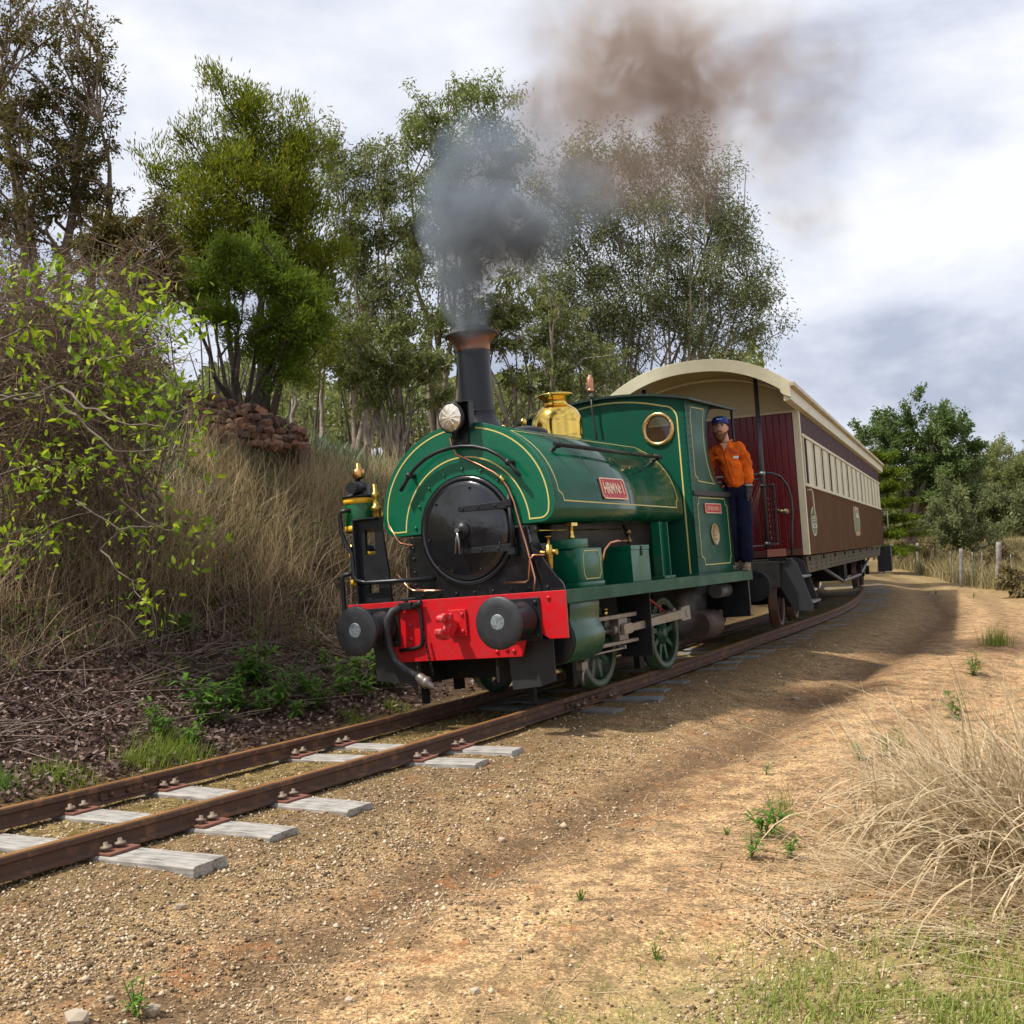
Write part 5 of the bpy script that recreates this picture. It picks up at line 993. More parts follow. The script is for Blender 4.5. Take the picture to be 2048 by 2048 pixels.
def polyline(p0, p1, bow, rng, k=5, wob=.06):
    t = np.linspace(0, 1, k)[:, None]; L = np.linalg.norm(p1 - p0); q = p0 + (p1 - p0) * t + bow * (4 * t * (1 - t)); q[1:-1] += rng.normal(size=(k - 2, 3)) * wob * L; return q
def tree(name, label, base, depth, ells, bark, leafm, nleaf, L, W, seed, group=None, stems=3, tr=.16, droop=.4, up=.3, clump=.75, twigs=9, spread=.5, flow=None, top=None, jit=.10, catg='tree'):
    """trunk(s), limbs to every leaf clump, twigs and leaves.  ells: crown ellipses (px, py, rx, ry) of the photograph, given depth"""
    rng = np.random.default_rng(seed); root = empty(name, label, catg, Matrix.Translation(Vector(base)), group); base = np.array(base, float); sc = depth / FPX
    cl = []; area = sum(rx * ry for _, _, rx, ry in ells); mean_depth_r = np.mean([rx for _, _, rx, _ in ells]) * sc
    for px, py, rx, ry in ells:
        c0 = px2w(px, py, depth); n = max(2, int(round(3.6 * rx * ry * sc * sc / clump ** 2)))
        for _ in range(n):
            q = rng.normal(size=3); q = q / np.linalg.norm(q) * rng.uniform(.35, 1.0) ** .6
            cl.append(c0 + q * np.array([rx * sc, min(rx, 1.4 * ry) * sc * 1.2, ry * sc]))
    cl = np.array(cl); zt = cl[:, 2].max() if top is None else top; cx = cl.mean(0)
    st = []
    for k in range(stems):
        a = rng.uniform(0, 6.28); tgt = cl[rng.integers(len(cl))] if stems > 1 else cx.copy(); e = np.array([tgt[0], tgt[1], zt - rng.uniform(.10, .40) * (zt - base[2])]); e[:2] = base[:2] + (e[:2] - base[:2]) * spread + (cx[:2] - base[:2]) * (1 - spread) * .6
        st.append(polyline(base + np.array([math.cos(a), math.sin(a), 0]) * tr * (.8 if stems > 1 else 0), e, np.array([rng.normal(), rng.normal(), 0]) * .03 * (zt - base[2]), rng, 9, .012))
    tp = []
    for q in st:
        r = tr * np.linspace(1.0, .16, len(q)); r[0] *= 1.25; tp.append(seg_tubes(q[:-1], q[1:], r[:-1], r[1:], 7))
    npmesh('trunk', *(lambda v: (v[0] - base, v[1]))(cat(tp)), bark, root, True)
    lp, tw0, tw1 = [], [], []
    for c in cl:
        q = st[int(np.argmin([np.min(np.linalg.norm(s_[:, :2] - c[:2], axis=1)) for s_ in st]))] if rng.random() < .8 else st[rng.integers(len(st))]
        hd = np.linalg.norm(q[:, :2] - c[:2], axis=1); ok = q[:, 2] < c[2] - .35 * hd - .1; j = int(np.argmax(np.where(ok, q[:, 2], -1e9))) if ok.any() else 1
        j = max(1, j); r0 = max(.018, tr * (1 - j / len(q)) * .45); pl = polyline(q[j], c, np.array([0, 0, .07 * hd.min()]), rng, 5, .035); rr = np.linspace(r0, .013, 5)
        lp.append(seg_tubes(pl[:-1], pl[1:], rr[:-1], rr[1:], 5))
        for _ in range(twigs):
            a = pl[rng.integers(2, 5)]; d = rng.normal(size=3); d[2] += up; d /= np.linalg.norm(d); tw0.append(a); tw1.append(a + d * clump * rng.uniform(.5, 1.15) + np.array([0, 0, -.06 * droop]))
    tw0, tw1 = np.array(tw0), np.array(tw1); lp.append(seg_tubes(tw0, tw1, .009 * (depth / 20) ** .3, .003, 3))
    npmesh('limbs', *(lambda v: (v[0] - base, v[1]))(cat(lp)), bark, root, True)
    k = rng.integers(len(tw0), size=nleaf); t = rng.uniform(.2, 1.08, (nleaf, 1)) ** .7; C = tw0[k] + (tw1[k] - tw0[k]) * t + rng.normal(size=(nleaf, 3)) * jit * clump
    D = unit(unit(tw1[k] - tw0[k]) * (1 - droop) + np.array([0, 0, -1.]) * droop + rng.normal(size=(nleaf, 3)) * .45) if flow is None else unit(unit(tw1[k] - tw0[k]) * .5 + np.array(flow) + rng.normal(size=(nleaf, 3)) * .35)
    V, F = leaf_quads(C, D, L * rng.uniform(.6, 1.25, nleaf), W * rng.uniform(.7, 1.2, nleaf), rng)
    npmesh('crown', V - base, F, leafm, root); return root
def at(px, py, d, sink=.15): q = px2w(px, py, d); return (q[0], q[1], g1(q[0], q[1]) - sink)
LOL = LM('leaf_olive_brown', (.055, .065, .016), (.19, .125, .030), (.105, .095, .022))
LGR = LM('leaf_fresh_green', (.10, .135, .008), (.26, .26, .018), (.165, .195, .011), .5)
LG3 = LM('leaf_mid_green', (.085, .145, .014), (.20, .26, .025), (.135, .20, .018), .5)
LGU = LM('leaf_gum_olive', (.12, .155, .045), (.29, .30, .10), (.19, .215, .065))
LGB = LM('leaf_gum_green', (.11, .155, .032), (.27, .30, .075), (.175, .21, .048))
LGD = LM('leaf_gum_grey', (.12, .145, .062), (.28, .30, .125), (.185, .21, .085))
LRT = LM('leaf_far_green', (.075, .13, .035), (.20, .26, .08), (.12, .185, .05))
tree('brown_leaved_tree', 'tall brownish olive tree at the top left corner, sky showing through it', at(95, 560, 17), 17, [(40, -20, 130, 90), (130, 70, 100, 100), (30, 150, 120, 110), (165, 190, 80, 90), (60, 290, 130, 110), (185, 330, 75, 80), (90, 410, 140, 80), (225, 420, 70, 60), (10, 440, 90, 60)], BARK, LOL, 26000, .075, .014, 1, stems=5, tr=.11, droop=.35, clump=.42, twigs=7, spread=.9)
tree('dense_green_tree', 'tall dense bright green tree with a pointed top, left of the gum trees', at(520, 800, 22), 22, [(470, 215, 70, 65), (415, 300, 75, 75), (540, 285, 95, 80), (600, 360, 85, 90), (480, 390, 120, 90), (380, 430, 85, 75), (560, 480, 120, 100), (640, 520, 55, 110), (420, 520, 90, 70), (320, 345, 35, 40), (600, 610, 80, 80), (640, 680, 55, 60), (345, 520, 60, 60)], BARKD, LGR, 70000, .13, .013, 2, stems=5, tr=.09, clump=.55, twigs=9, spread=.6, flow=(0, 0, .55), jit=.2)
tree('rounded_green_tree', 'low rounded green tree with spreading dark stems above the stone wall', at(478, 790, 18.5), 18.5, [(430, 500, 60, 22), (505, 505, 75, 24), (565, 545, 70, 26), (395, 560, 50, 26), (615, 595, 55, 30), (480, 570, 75, 24), (640, 655, 40, 35), (560, 625, 60, 28), (415, 625, 40, 25), (520, 680, 50, 25), (605, 710, 45, 30)], BARKD, LG3, 42000, .10, .010, 3, stems=8, tr=.055, clump=.38, twigs=8, spread=1.0, flow=(0, 0, .3), jit=.2)
GG = 'gum trees behind the train'
tree('gum_tree', 'slender olive gum tree between the dense green tree and the chimney smoke', at(715, 890, 27), 27, [(690, 270, 55, 45), (745, 300, 45, 40), (690, 350, 55, 45), (790, 345, 55, 45), (720, 430, 55, 50), (800, 440, 55, 50), (690, 530, 50, 50), (780, 540, 60, 50), (730, 640, 60, 50), (840, 620, 50, 50), (680, 700, 50, 50)], BARKP, LGU, 25000, .12, .018, 4, GG, stems=6, tr=.08, droop=.55, clump=.5, twigs=6, spread=.95, jit=.2)
tree('gum_tree', 'tallest gum tree, straight above the chimney with a bright green top', at(900, 890, 29), 29, [(920, 170, 60, 45), (870, 220, 55, 45), (980, 215, 60, 50), (830, 300, 55, 45), (930, 300, 65, 50), (1030, 300, 45, 45), (880, 390, 65, 50), (980, 400, 55, 50), (850, 490, 65, 55), (950, 510, 60, 55), (880, 610, 65, 50)], BARK, LGB, 27000, .13, .020, 5, GG, stems=5, tr=.10, droop=.55, clump=.55, twigs=6, spread=.95, jit=.2)
tree('gum_tree', 'broad domed gum tree with many upright stems behind the carriage roof', at(1290, 920, 35), 35, [(1280, 280, 140, 40), (1190, 300, 90, 45), (1040, 560, 70, 60), (1060, 650, 70, 60), (1540, 620, 40, 60), (1170, 350, 90, 60), (1390, 350, 90, 60), (1090, 420, 80, 60), (1250, 420, 110, 70), (1380, 440, 100, 70), (1470, 440, 60, 60), (1130, 540, 90, 70), (1260, 540, 110, 70), (1390, 560, 100, 70), (1500, 550, 60, 80), (1170, 640, 80, 60), (1330, 650, 110, 60), (1470, 660, 70, 60)], BARKP, LGD, 84000, .13, .019, 16, GG, stems=18, tr=.075, droop=.5, clump=.62, twigs=6, spread=.92, jit=.26)
tree('gum_tree', 'thin leaning gum with bare lower stems just right of the chimney', at(1075, 900, 28), 28, [(1040, 560, 60, 50), (1110, 600, 60, 50), (1030, 660, 55, 50), (1150, 680, 60, 50), (1070, 740, 60, 45), (1200, 730, 50, 45), (990, 620, 45, 45)], BARKP, LGU, 14000, .12, .022, 7, GG, stems=9, tr=.07, droop=.45, clump=.5, twigs=8, spread=1.1)
tree('gum_tree', 'multi stemmed young gum left of the chimney above the dry grass crest', at(790, 880, 24), 24, [(760, 650, 60, 55), (850, 690, 50, 50), (720, 740, 50, 45), (800, 760, 60, 45), (880, 760, 40, 40)], BARKP, LGU, 9000, .12, .022, 8, GG, stems=9, tr=.055, droop=.45, clump=.5, twigs=8, spread=1.1)
for k, (px, py, d, tw_) in enumerate(((600, 870, 30, .10), (648, 880, 27, .09), (690, 880, 32, .08), (565, 860, 33, .09))):
    b = at(px, py, d); tree('gum_sapling', ('white trunked gum sapling behind the right end of the stone wall', 'thin white trunk beside the dry grass crest', 'pale thin trunk among the gum stems left of the brake pump', 'white trunk half hidden behind the rounded green tree')[k], b, d, [(px, 640, 40, 60), (px + 20, 720, 40, 40)], BARKP, LGU, 2500, .13, .024, 20 + k, 'white trunked saplings', stems=1, tr=tw_, clump=.7, twigs=6)
tree('brown_shrub', 'brown rusty leaved shrub between the tall left tree and the dense green tree', at(250, 600, 16), 16, [(250, 450, 70, 60), (310, 480, 50, 50), (200, 520, 90, 50), (300, 560, 60, 50)], BARKD, LOL, 17000, .07, .014, 9, stems=5, tr=.05, clump=.5, twigs=9, catg='shrub')
# right background
tree('broad_leaf_tree', 'large fresh green tree standing behind the rear of the carriage', at(1810, 1105, 62), 62, [(1745, 865, 40, 35), (1800, 840, 45, 35), (1860, 845, 45, 35), (1920, 880, 40, 35), (1760, 930, 50, 40), (1830, 920, 55, 45), (1900, 940, 50, 40), (1850, 1000, 60, 45)], BARK, LRT, 36000, .22, .045, 30, stems=4, tr=.28, clump=1.4, twigs=8, droop=.3)
for k, (px, py, rx, ry, d) in enumerate(((1965, 935, 65, 50, 78), (2035, 915, 65, 50, 85), (1910, 975, 60, 50, 68), (1990, 990, 75, 55, 60), (2060, 980, 60, 70, 62), (1930, 1045, 75, 45, 55), (2110, 910, 80, 60, 90))):
    tree('bush_tree', ('round olive tree on the hillside right of the broad tree', 'olive tree on the skyline at the right edge', 'mid green tree below the broad tree crown', 'olive bush tree above the fence posts', 'dull green tree cut by the right picture edge', 'low dark bush tree behind the thin fence posts', 'far olive tree at the very right edge of the skyline')[k], at(px, 1105, d), d, [(px, py, rx, ry), (px - rx * .5, py + ry * .6, rx * .7, ry * .7), (px + rx * .5, py + ry * .5, rx * .7, ry * .7)], BARK, LGD if k % 2 else LGU, 15000, .20, .04, 40 + k, 'trees on the right hillside', stems=3, tr=.18, clump=1.3, twigs=8)
# hoop pine: tiers of drooping branches
def pine(px, d, ytop, ybot):
    rng = np.random.default_rng(77); b = np.array(at(px, 1100, d)); root = empty('pine_tree', 'dark yellow green pine with tiered branches beside the carriage end', 'tree', Matrix.Translation(Vector(b)))
    zt = px2w(px, ytop, d)[2]; npmesh('trunk', *seg_tubes(np.array([[0, 0, 0.]]), np.array([[0, 0, zt - b[2]]]), .16, .03, 8), BARK, root, True)
    t0, t1 = [], []
    for z in np.arange(b[2] + 1.0, zt, .62):
        rad = .5 + 1.5 * ((zt - z) / (zt - b[2])) ** .8
        for _ in range(13):
            a = rng.uniform(0, 6.28); r = rad * rng.uniform(.7, 1.1); t0.append([0, 0, z - b[2] + rng.normal() * .08]); t1.append([math.cos(a) * r, math.sin(a) * r, z - b[2] + .12 + rng.normal() * .08])
    t0, t1 = np.array(t0), np.array(t1); npmesh('limbs', *seg_tubes(t0, t1, .03, .01, 4), BARKD, root)
    n = 26000; k = rng.integers(len(t0), size=n); t = rng.uniform(.25, 1.05, (n, 1)); C = t0[k] + (t1[k] - t0[k]) * t + rng.normal(size=(n, 3)) * np.array([.10, .10, .05]); D = unit(unit(t1[k] - t0[k]) + np.array([0, 0, .5]) + rng.normal(size=(n, 3)) * .5)
    V, F = leaf_quads(C, D, rng.uniform(.12, .24, n), .022, rng); npmesh('crown', V, F, LM('pine_needles', (.075, .115, .010), (.22, .27, .025), (.13, .18, .015)), root)
pine(1762, 47, 905, 1095)
# far wood that reads as one mass behind the trunks, and along the hillside
rng = np.random.default_rng(99); parts = []
for px0, px1, d0, d1, y0, y1, n in ((250, 1560, 42, 60, 690, 890, 36000), (1700, 2200, 75, 120, 900, 1100, 52000)):
    d = rng.uniform(d0, d1, n); px = rng.uniform(px0, px1, n); t = rng.random(n) ** 1.3; yt = y0 + (vnoise(px / 60, d * 0) + .5) * 90 + (vnoise(px / 17, d * 0 + 5)) * 40; py = y1 - (y1 - yt) * t
    C = np.stack([(px - 1024) / FPX * d, d, CAMZ + (1069.5 - py) / FPX * d], -1); parts.append(leaf_quads(C, unit(rng.normal(size=(n, 3))), .34 * d / 60, .10 * d / 60, rng))
wd = npmesh('woodland', *cat(parts), LGU); tag(wd, 'distant olive woodland closing the view between the trunks and on the hill', 'woodland', kind='stuff')
parts = []; n = 420; d = rng.uniform(34, 55, n); px = rng.uniform(380, 1560, n); b = np.stack([(px - 1024) / FPX * d, d, d * 0], -1); b[:, 2] = ground(b[:, 0], b[:, 1]); h = rng.uniform(2.5, 7, n)
e_ = b + np.stack([rng.normal(size=n) * .9, rng.normal(size=n) * .9, h], -1); parts.append(seg_tubes(b, e_, rng.uniform(.03, .09, n), .012, 4))
sm_ = npmesh('far_stems', *cat(parts), BARKD); tag(sm_, 'mass of distant bare stems in the wood behind the gum trees', 'woodland', kind='stuff')

# ------------------------------------------------------------------ dry grass on the bank
STRAW = LM('straw', (.36, .26, .145), (.72, .60, .36), (.54, .42, .24), .5, .8, .1); STRAWD = LM('straw_brown', (.13, .09, .06), (.40, .30, .20), (.25, .175, .115), .25, .85, .1)
def scatter_sn(n, s0, s1, n0, n1, rng):
    s = rng.uniform(s0, s1, n); q = rng.uniform(n0, n1, n); x = np.interp(s, TS, TX) - np.interp(s, TS, TDY) * q; y = np.interp(s, TS, TY) + np.interp(s, TS, TDX) * q
    return np.stack([x, y, ground(x, y)], -1), s, q
rng = np.random.default_rng(5)
R1, s_, q_ = scatter_sn(42000, -5, 11, 4.5, 6.3, rng)
keep = rng.random(len(R1)) < np.clip(.5 + vnoise(R1[:, 0] * 1.7, R1[:, 1] * 1.7) * 1.6 + vnoise(R1[:, 0] * 5, R1[:, 1] * 5) * 1.2, .04, 1); R1 = R1[keep]; q_ = q_[keep]; n = len(R1)
dn = np.arctan2(-np.interp(s_[keep], TS, TDX), np.interp(s_[keep], TS, TDY))      # downhill
V, F = blades(R1, rng.uniform(.15, .8, n) * (1 + vnoise(R1[:, 0] * 2, R1[:, 1] * 2 + 7)), rng.uniform(.003, .010, n), dn + rng.normal(size=n) * 1.5, rng.uniform(-.2, 1.2, n), rng.uniform(-.6, 2.2, n), rng)
tag(npmesh('dry_grass', V, F, STRAW), 'long dry straw coloured grass hanging over the crest of the bank', 'grass', kind='stuff')
R1, s_, q_ = scatter_sn(34000, -9, 10, 3.7, 5.6, rng); kp_ = rng.random(len(R1)) < np.clip(.55 + vnoise(R1[:, 0] * 1.5, R1[:, 1] * 1.5) * 1.5 + vnoise(R1[:, 0] * 4, R1[:, 1] * 4) * 1.3, .05, 1); R1, s_, q_ = R1[kp_], s_[kp_], q_[kp_]; n = len(R1); dn = np.arctan2(-np.interp(s_, TS, TDX), np.interp(s_, TS, TDY))
V, F = blades(R1, rng.uniform(.15, .75, n), rng.uniform(.003, .009, n), rng.uniform(0, 6.3, n), rng.uniform(.0, 1.4, n), rng.uniform(-.8, 1.8, n), rng)
tag(npmesh('dead_stalks', V, F, STRAWD), 'tangle of brown dead stalks covering the steep face of the bank', 'grass', kind='stuff')
R1, s_, q_ = scatter_sn(20000, -3, 12, 5.0, 8.2, rng); n = len(R1)
V, F = blades(R1, rng.uniform(.1, .4, n), rng.uniform(.006, .014, n), rng.uniform(0, 6.3, n), rng.uniform(0, .5, n), rng.uniform(.2, 1.2, n), rng, 3)
tag(npmesh('crest_grass', V, F, LM('crest_green', (.22, .25, .04), (.58, .50, .20), (.38, .36, .09))), 'short green grass on the top of the bank below the stone wall', 'grass', kind='stuff')
R1, s_, q_ = scatter_sn(1500, -8, 9, 3.9, 5.9, rng); n = len(R1)
V, F = blades(R1, rng.uniform(.6, 1.4, n), rng.uniform(.004, .009, n), rng.uniform(0, 6.3, n), rng.uniform(-.2, .9, n), rng.uniform(.4, 2.4, n), rng, 7)
tag(npmesh('arching_stalks', V, F, LM('straw_long', (.30, .22, .13), (.60, .48, .30), (.45, .34, .2), .2, .8, .1)), 'long pale dead stalks arching loosely over the bank', 'grass', kind='stuff')
cs, _a, _b = scatter_sn(150, -8, 8, 3.0, 5.8, rng); k = rng.integers(len(cs), size=5200); A = cs[k] + rng.normal(size=(5200, 3)) * np.array([.16, .16, .14]) + [0, 0, .22]
tag(npmesh('creeper_leaves', *leaf_quads(A, unit(rng.normal(size=A.shape) + [.2, -.2, .2]), rng.uniform(.03, .08, len(A)), rng.uniform(.009, .02, len(A)), rng), LM('creeper', (.05, .085, .018), (.16, .22, .035), (.09, .14, .022))), 'scattered green creeper leaves growing through the dead stalks of the bank', 'creeper', kind='stuff')
# leaf litter and bark on the slope, lower left
R1, s_, q_ = scatter_sn(42000, -9, 3.5, 1.75, 4.9, rng); keep = rng.random(len(R1)) < np.clip(1.15 - (s_ + 3) / 6, .2, 1); R1 = R1[keep]; n = len(R1)
D = rng.normal(size=(n, 3)); D[:, 2] = np.abs(D[:, 2]) * .25; D = unit(D); V, F = leaf_quads(R1 + np.array([0, 0, .012]) + rng.random((n, 1)) * np.array([[0, 0, .03]]), D, rng.uniform(.025, .085, n), rng.uniform(.008, .02, n), rng)
tag(npmesh('leaf_litter', V, F, LM('litter', (.055, .032, .026), (.34, .25, .22), (.135, .08, .062), 0, .8, .2)), 'carpet of brown and grey fallen leaves on the slope at lower left', 'leaf litter', kind='stuff')
R1, s_, q_ = scatter_sn(1100, -8, 5, 2.4, 4.9, rng); n = len(R1); a = rng.uniform(0, 6.3, n); Lg = rng.uniform(.2, .9, n); E1 = R1 + np.stack([np.cos(a) * Lg, np.sin(a) * Lg, rng.uniform(.0, .5, n) * (q_ - 1.8) / 2], -1); E1[:, 2] = np.maximum(E1[:, 2], ground(E1[:, 0], E1[:, 1]) + .02)
tag(npmesh('fallen_twigs', *seg_tubes(R1 + [0, 0, .02], E1, .006, .003, 4), mat('twig', (.26, .2, .16), .9, col2=(.13, .09, .07), vscale=6)), 'scattered dry twigs lying on the leaf litter and slope', 'twigs', kind='stuff')

# ------------------------------------------------------------------ tangled shrub and lime-leaved shrub on the left bank
rng = np.random.default_rng(21)
sb_ = np.array(at(120, 1000, 12.5)); TG = empty('tangled_shrub', 'mass of brown tangled twigs and dull leaves filling the left edge above the bank', 'shrub', Matrix.Translation(Vector(sb_)))
P0, P1, rr0 = [], [], []
for k in range(300):
    d = rng.uniform(11.2, 14); a = px2w(rng.uniform(-120, 330), rng.uniform(640, 1130), d); b = px2w(rng.uniform(-120, 360), rng.uniform(490, 900), d + rng.normal() * .6); b[2] = max(b[2], a[2] - .5)
    q = polyline(a, b, np.array([0, 0, rng.uniform(-.1, .45)]), rng, 7, .05); r = rng.choice([.004, .006, .009, .016], p=[.45, .3, .18, .07]) * np.linspace(1, .4, 7); P0.append(q[:-1]); P1.append(q[1:]); rr0.append(np.stack([r[:-1], r[1:]], -1))
P0, P1, rr0 = np.concatenate(P0), np.concatenate(P1), np.concatenate(rr0); npmesh('stems', *(lambda v: (v[0] - sb_, v[1]))(seg_tubes(P0, P1, rr0[:, 0], rr0[:, 1], 5)), mat('stem_grey', (.17, .125, .10), .9, col2=(.08, .055, .043), vscale=6), TG, True)
n = 9000; k = rng.integers(len(P1), size=n); A = P1[k] + rng.normal(size=(n, 3)) * .05; Bq = A + rng.normal(size=(n, 3)) * np.array([.22, .22, .2]); npmesh('twigs', *(lambda v: (v[0] - sb_, v[1]))(seg_tubes(A, Bq, .0035, .0018, 3)), mat('twig_brown', (.25, .16, .11), .9, col2=(.12, .075, .055), vscale=5), TG)
n = 15000; k = rng.integers(len(P1), size=n); A = P1[k] + rng.normal(size=(n, 3)) * .16
npmesh('leaves', *(lambda v: (v[0] - sb_, v[1]))(leaf_quads(A, unit(rng.normal(size=(n, 3)) + [0, 0, -.3]), rng.uniform(.03, .07, n), rng.uniform(.008, .018, n), rng)), LM('leaf_dull_brown', (.07, .058, .025), (.20, .18, .05), (.12, .105, .03)), TG)
lb_ = np.array(at(20, 1250, 10.2)); LS = empty('leafy_shrub', 'shrub with bright lime green leaves on long grey branches at the left', 'shrub', Matrix.Translation(Vector(lb_)))
clu = [(110, 540), (60, 545), (125, 590), (120, 625), (150, 620), (175, 600), (210, 600), (240, 595), (180, 640), (210, 650), (150, 655), (240, 640), (275, 640), (300, 640), (310, 590), (300, 620), (350, 645), (390, 640), (350, 665), (70, 670), (75, 690), (50, 720), (15, 690), (150, 680), (200, 690), (230, 700), (320, 695), (170, 725), (200, 730), (225, 735), (250, 770), (355, 755), (345, 775), (215, 775), (160, 800), (165, 830), (115, 810), (110, 840), (270, 790), (300, 800), (290, 825), (320, 840), (335, 800), (370, 820), (400, 800), (240, 850), (280, 880), (310, 900), (340, 870), (380, 880), (400, 905), (260, 920), (240, 940), (180, 920), (20, 890), (60, 910), (90, 920), (110, 905), (45, 940), (170, 940), (150, 930), (90, 960), (35, 965), (80, 985), (130, 990), (20, 1020), (90, 1055), (110, 1060), (15, 1070), (40, 1090), (100, 1080), (250, 1060), (290, 1090), (330, 1050), (400, 1070), (390, 1110), (280, 1170), (300, 1220), (290, 1200), (240, 1020), (410, 1050), (330, 985), (20, 530), (10, 570), (30, 620), (5, 1130), (180, 535), (260, 545), (20, 790), (60, 760)]
BR = [[(-40, 800), (60, 790), (130, 770), (210, 770)], [(-40, 800), (80, 790), (140, 765), (200, 705), (260, 590)], [(120, 775), (170, 810), (230, 850), (320, 850), (400, 800)], [(100, 790), (150, 830), (230, 900), (320, 900), (400, 905)], [(-30, 690), (60, 655), (130, 640), (220, 650), (300, 640)], [(220, 715), (280, 705), (330, 690), (390, 640)], [(-30, 950), (60, 930), (130, 960), (180, 930)], [(-30, 1100), (60, 1075), (110, 1060)], [(150, 1000), (240, 1060), (330, 1050)], [(200, 1100), (260, 1160), (300, 1215)], [(-30, 620), (60, 590), (120, 545), (180, 535)], [(240, 1000), (330, 1060), (400, 1080)]]
parts = []; pts_all = []
for bi, b in enumerate(BR):
    d = 10.0 + .25 * math.sin(bi * 2.1); q = np.array([px2w(px, py, d + .2 * math.sin(k + bi)) for k, (px, py) in enumerate(b)]); q = np.concatenate([q[:1], np.concatenate([np.linspace(a, c, 4)[1:] for a, c in zip(q[:-1], q[1:])])]); q[1:-1] += rng.normal(size=(len(q) - 2, 3)) * .02
    r = np.linspace(.015 if bi < 4 else .009, .003, len(q)); parts.append(seg_tubes(q[:-1], q[1:], r[:-1], r[1:], 6)); npmesh('branch', parts[-1][0] - lb_, parts[-1][1], mat('branch_grey', (.21, .17, .12), .85, col2=(.10, .075, .055), vscale=9), LS, True); parts.pop(); pts_all.append(q)
pts_all = np.concatenate(pts_all); lo = []
for px, py in clu:
    c = px2w(px, py, 10.0 + rng.normal() * .22); j = np.argmin(np.linalg.norm(pts_all - c, axis=1)); m_ = polyline(pts_all[j], c, np.array([0, 0, .02]), rng, 4, .03); parts.append(seg_tubes(m_[:-1], m_[1:], .004, .0028, 4))
    for _ in range(rng.integers(5, 10)): lo.append((c + rng.normal(size=3) * .045, rng.normal(size=3) + np.array([.25, -.2, .25])))
npmesh('twigs', *(lambda v: (v[0] - lb_, v[1]))(cat(parts)), MATS['branch_grey'], LS, True)['kind'] = 'stuff'
LIME = mat('leaf_lime', (.12, .20, .014), .45, col2=(.44, .52, .035), vscale=.9, trans=.55, spec=.3, c3=(.24, .36, .02), island=True)
_t = LIME.node_tree; _oi = _t.nodes.new('ShaderNodeObjectInfo'); _ad = _t.nodes.new('ShaderNodeMath'); _ad.operation = 'FRACT'; _a2 = _t.nodes.new('ShaderNodeMath'); _a2.operation = 'ADD'
_rp = [q for q in _t.nodes if q.type == 'VALTORGB'][0]; _g = [q for q in _t.nodes if q.type == 'NEW_GEOMETRY'][0]
_t.links.new(_oi.outputs['Random'], _a2.inputs[0]); _t.links.new(_g.outputs['Random Per Island'], _a2.inputs[1]); _t.links.new(_a2.outputs[0], _ad.inputs[0]); _t.links.new(_ad.outputs[0], _rp.inputs[0])
lf = MB(); ts = np.linspace(0, 1, 5); wv = [.0, .8, 1.0, .62, .0]; rows = [[(t, -.2 * w_, .05 * w_ - .12 * t * t), (t, 0, -.12 * t * t), (t, .2 * w_, .05 * w_ - .12 * t * t)] for t, w_ in zip(ts, wv)]
lf.rings(rows, False, False, True); lme = lf.build('leaf', LIME, LS).data; bpy.data.objects.remove(bpy.data.objects['leaf'])
def leafM(c, d, L, rng):
    x = Vector(d).normalized(); M = axes(tuple(c), x, Vector(rng.normal(size=3)) + Vector((0, 0, .01))); n_z = M.to_3x3() @ Vector((0, 0, 1))
    if n_z.z < 0: M = M @ Matrix.Rotation(math.pi, 4, 'X')
    return M @ Matrix.Scale(L, 4)
for c, d in lo[:300]:
    o = link('leaf', lme, LIME, LS); o.matrix_parent_inverse = Matrix.Identity(4); o.matrix_basis = Matrix.Translation(-Vector(lb_)) @ leafM(c, d, rng.uniform(.07, .135), rng)
Vv, Ff = [], []; base_v = np.array([v.co[:] for v in lme.vertices]); base_f = np.array([list(p.vertices) for p in lme.polygons])
for c, d in lo[300:] + [(px2w(*(lambda c_: (c_[0] + rng.normal() * 34, c_[1] + rng.normal() * 28))(clu[rng.integers(len(clu))]), rng.uniform(9.9, 11.2)), rng.normal(size=3) + np.array([.2, -.2, .25])) for _ in range(1000)]:
    M = np.array(leafM(c, d, rng.uniform(.045, .115), rng)); Vv.append(base_v @ M[:3, :3].T + M[:3, 3] - lb_); Ff.append(base_f + len(base_v) * (len(Vv) - 1))
o = npmesh('leaf_mass', np.concatenate(Vv), np.concatenate(Ff), LIME, LS, True); o['kind'] = 'stuff'

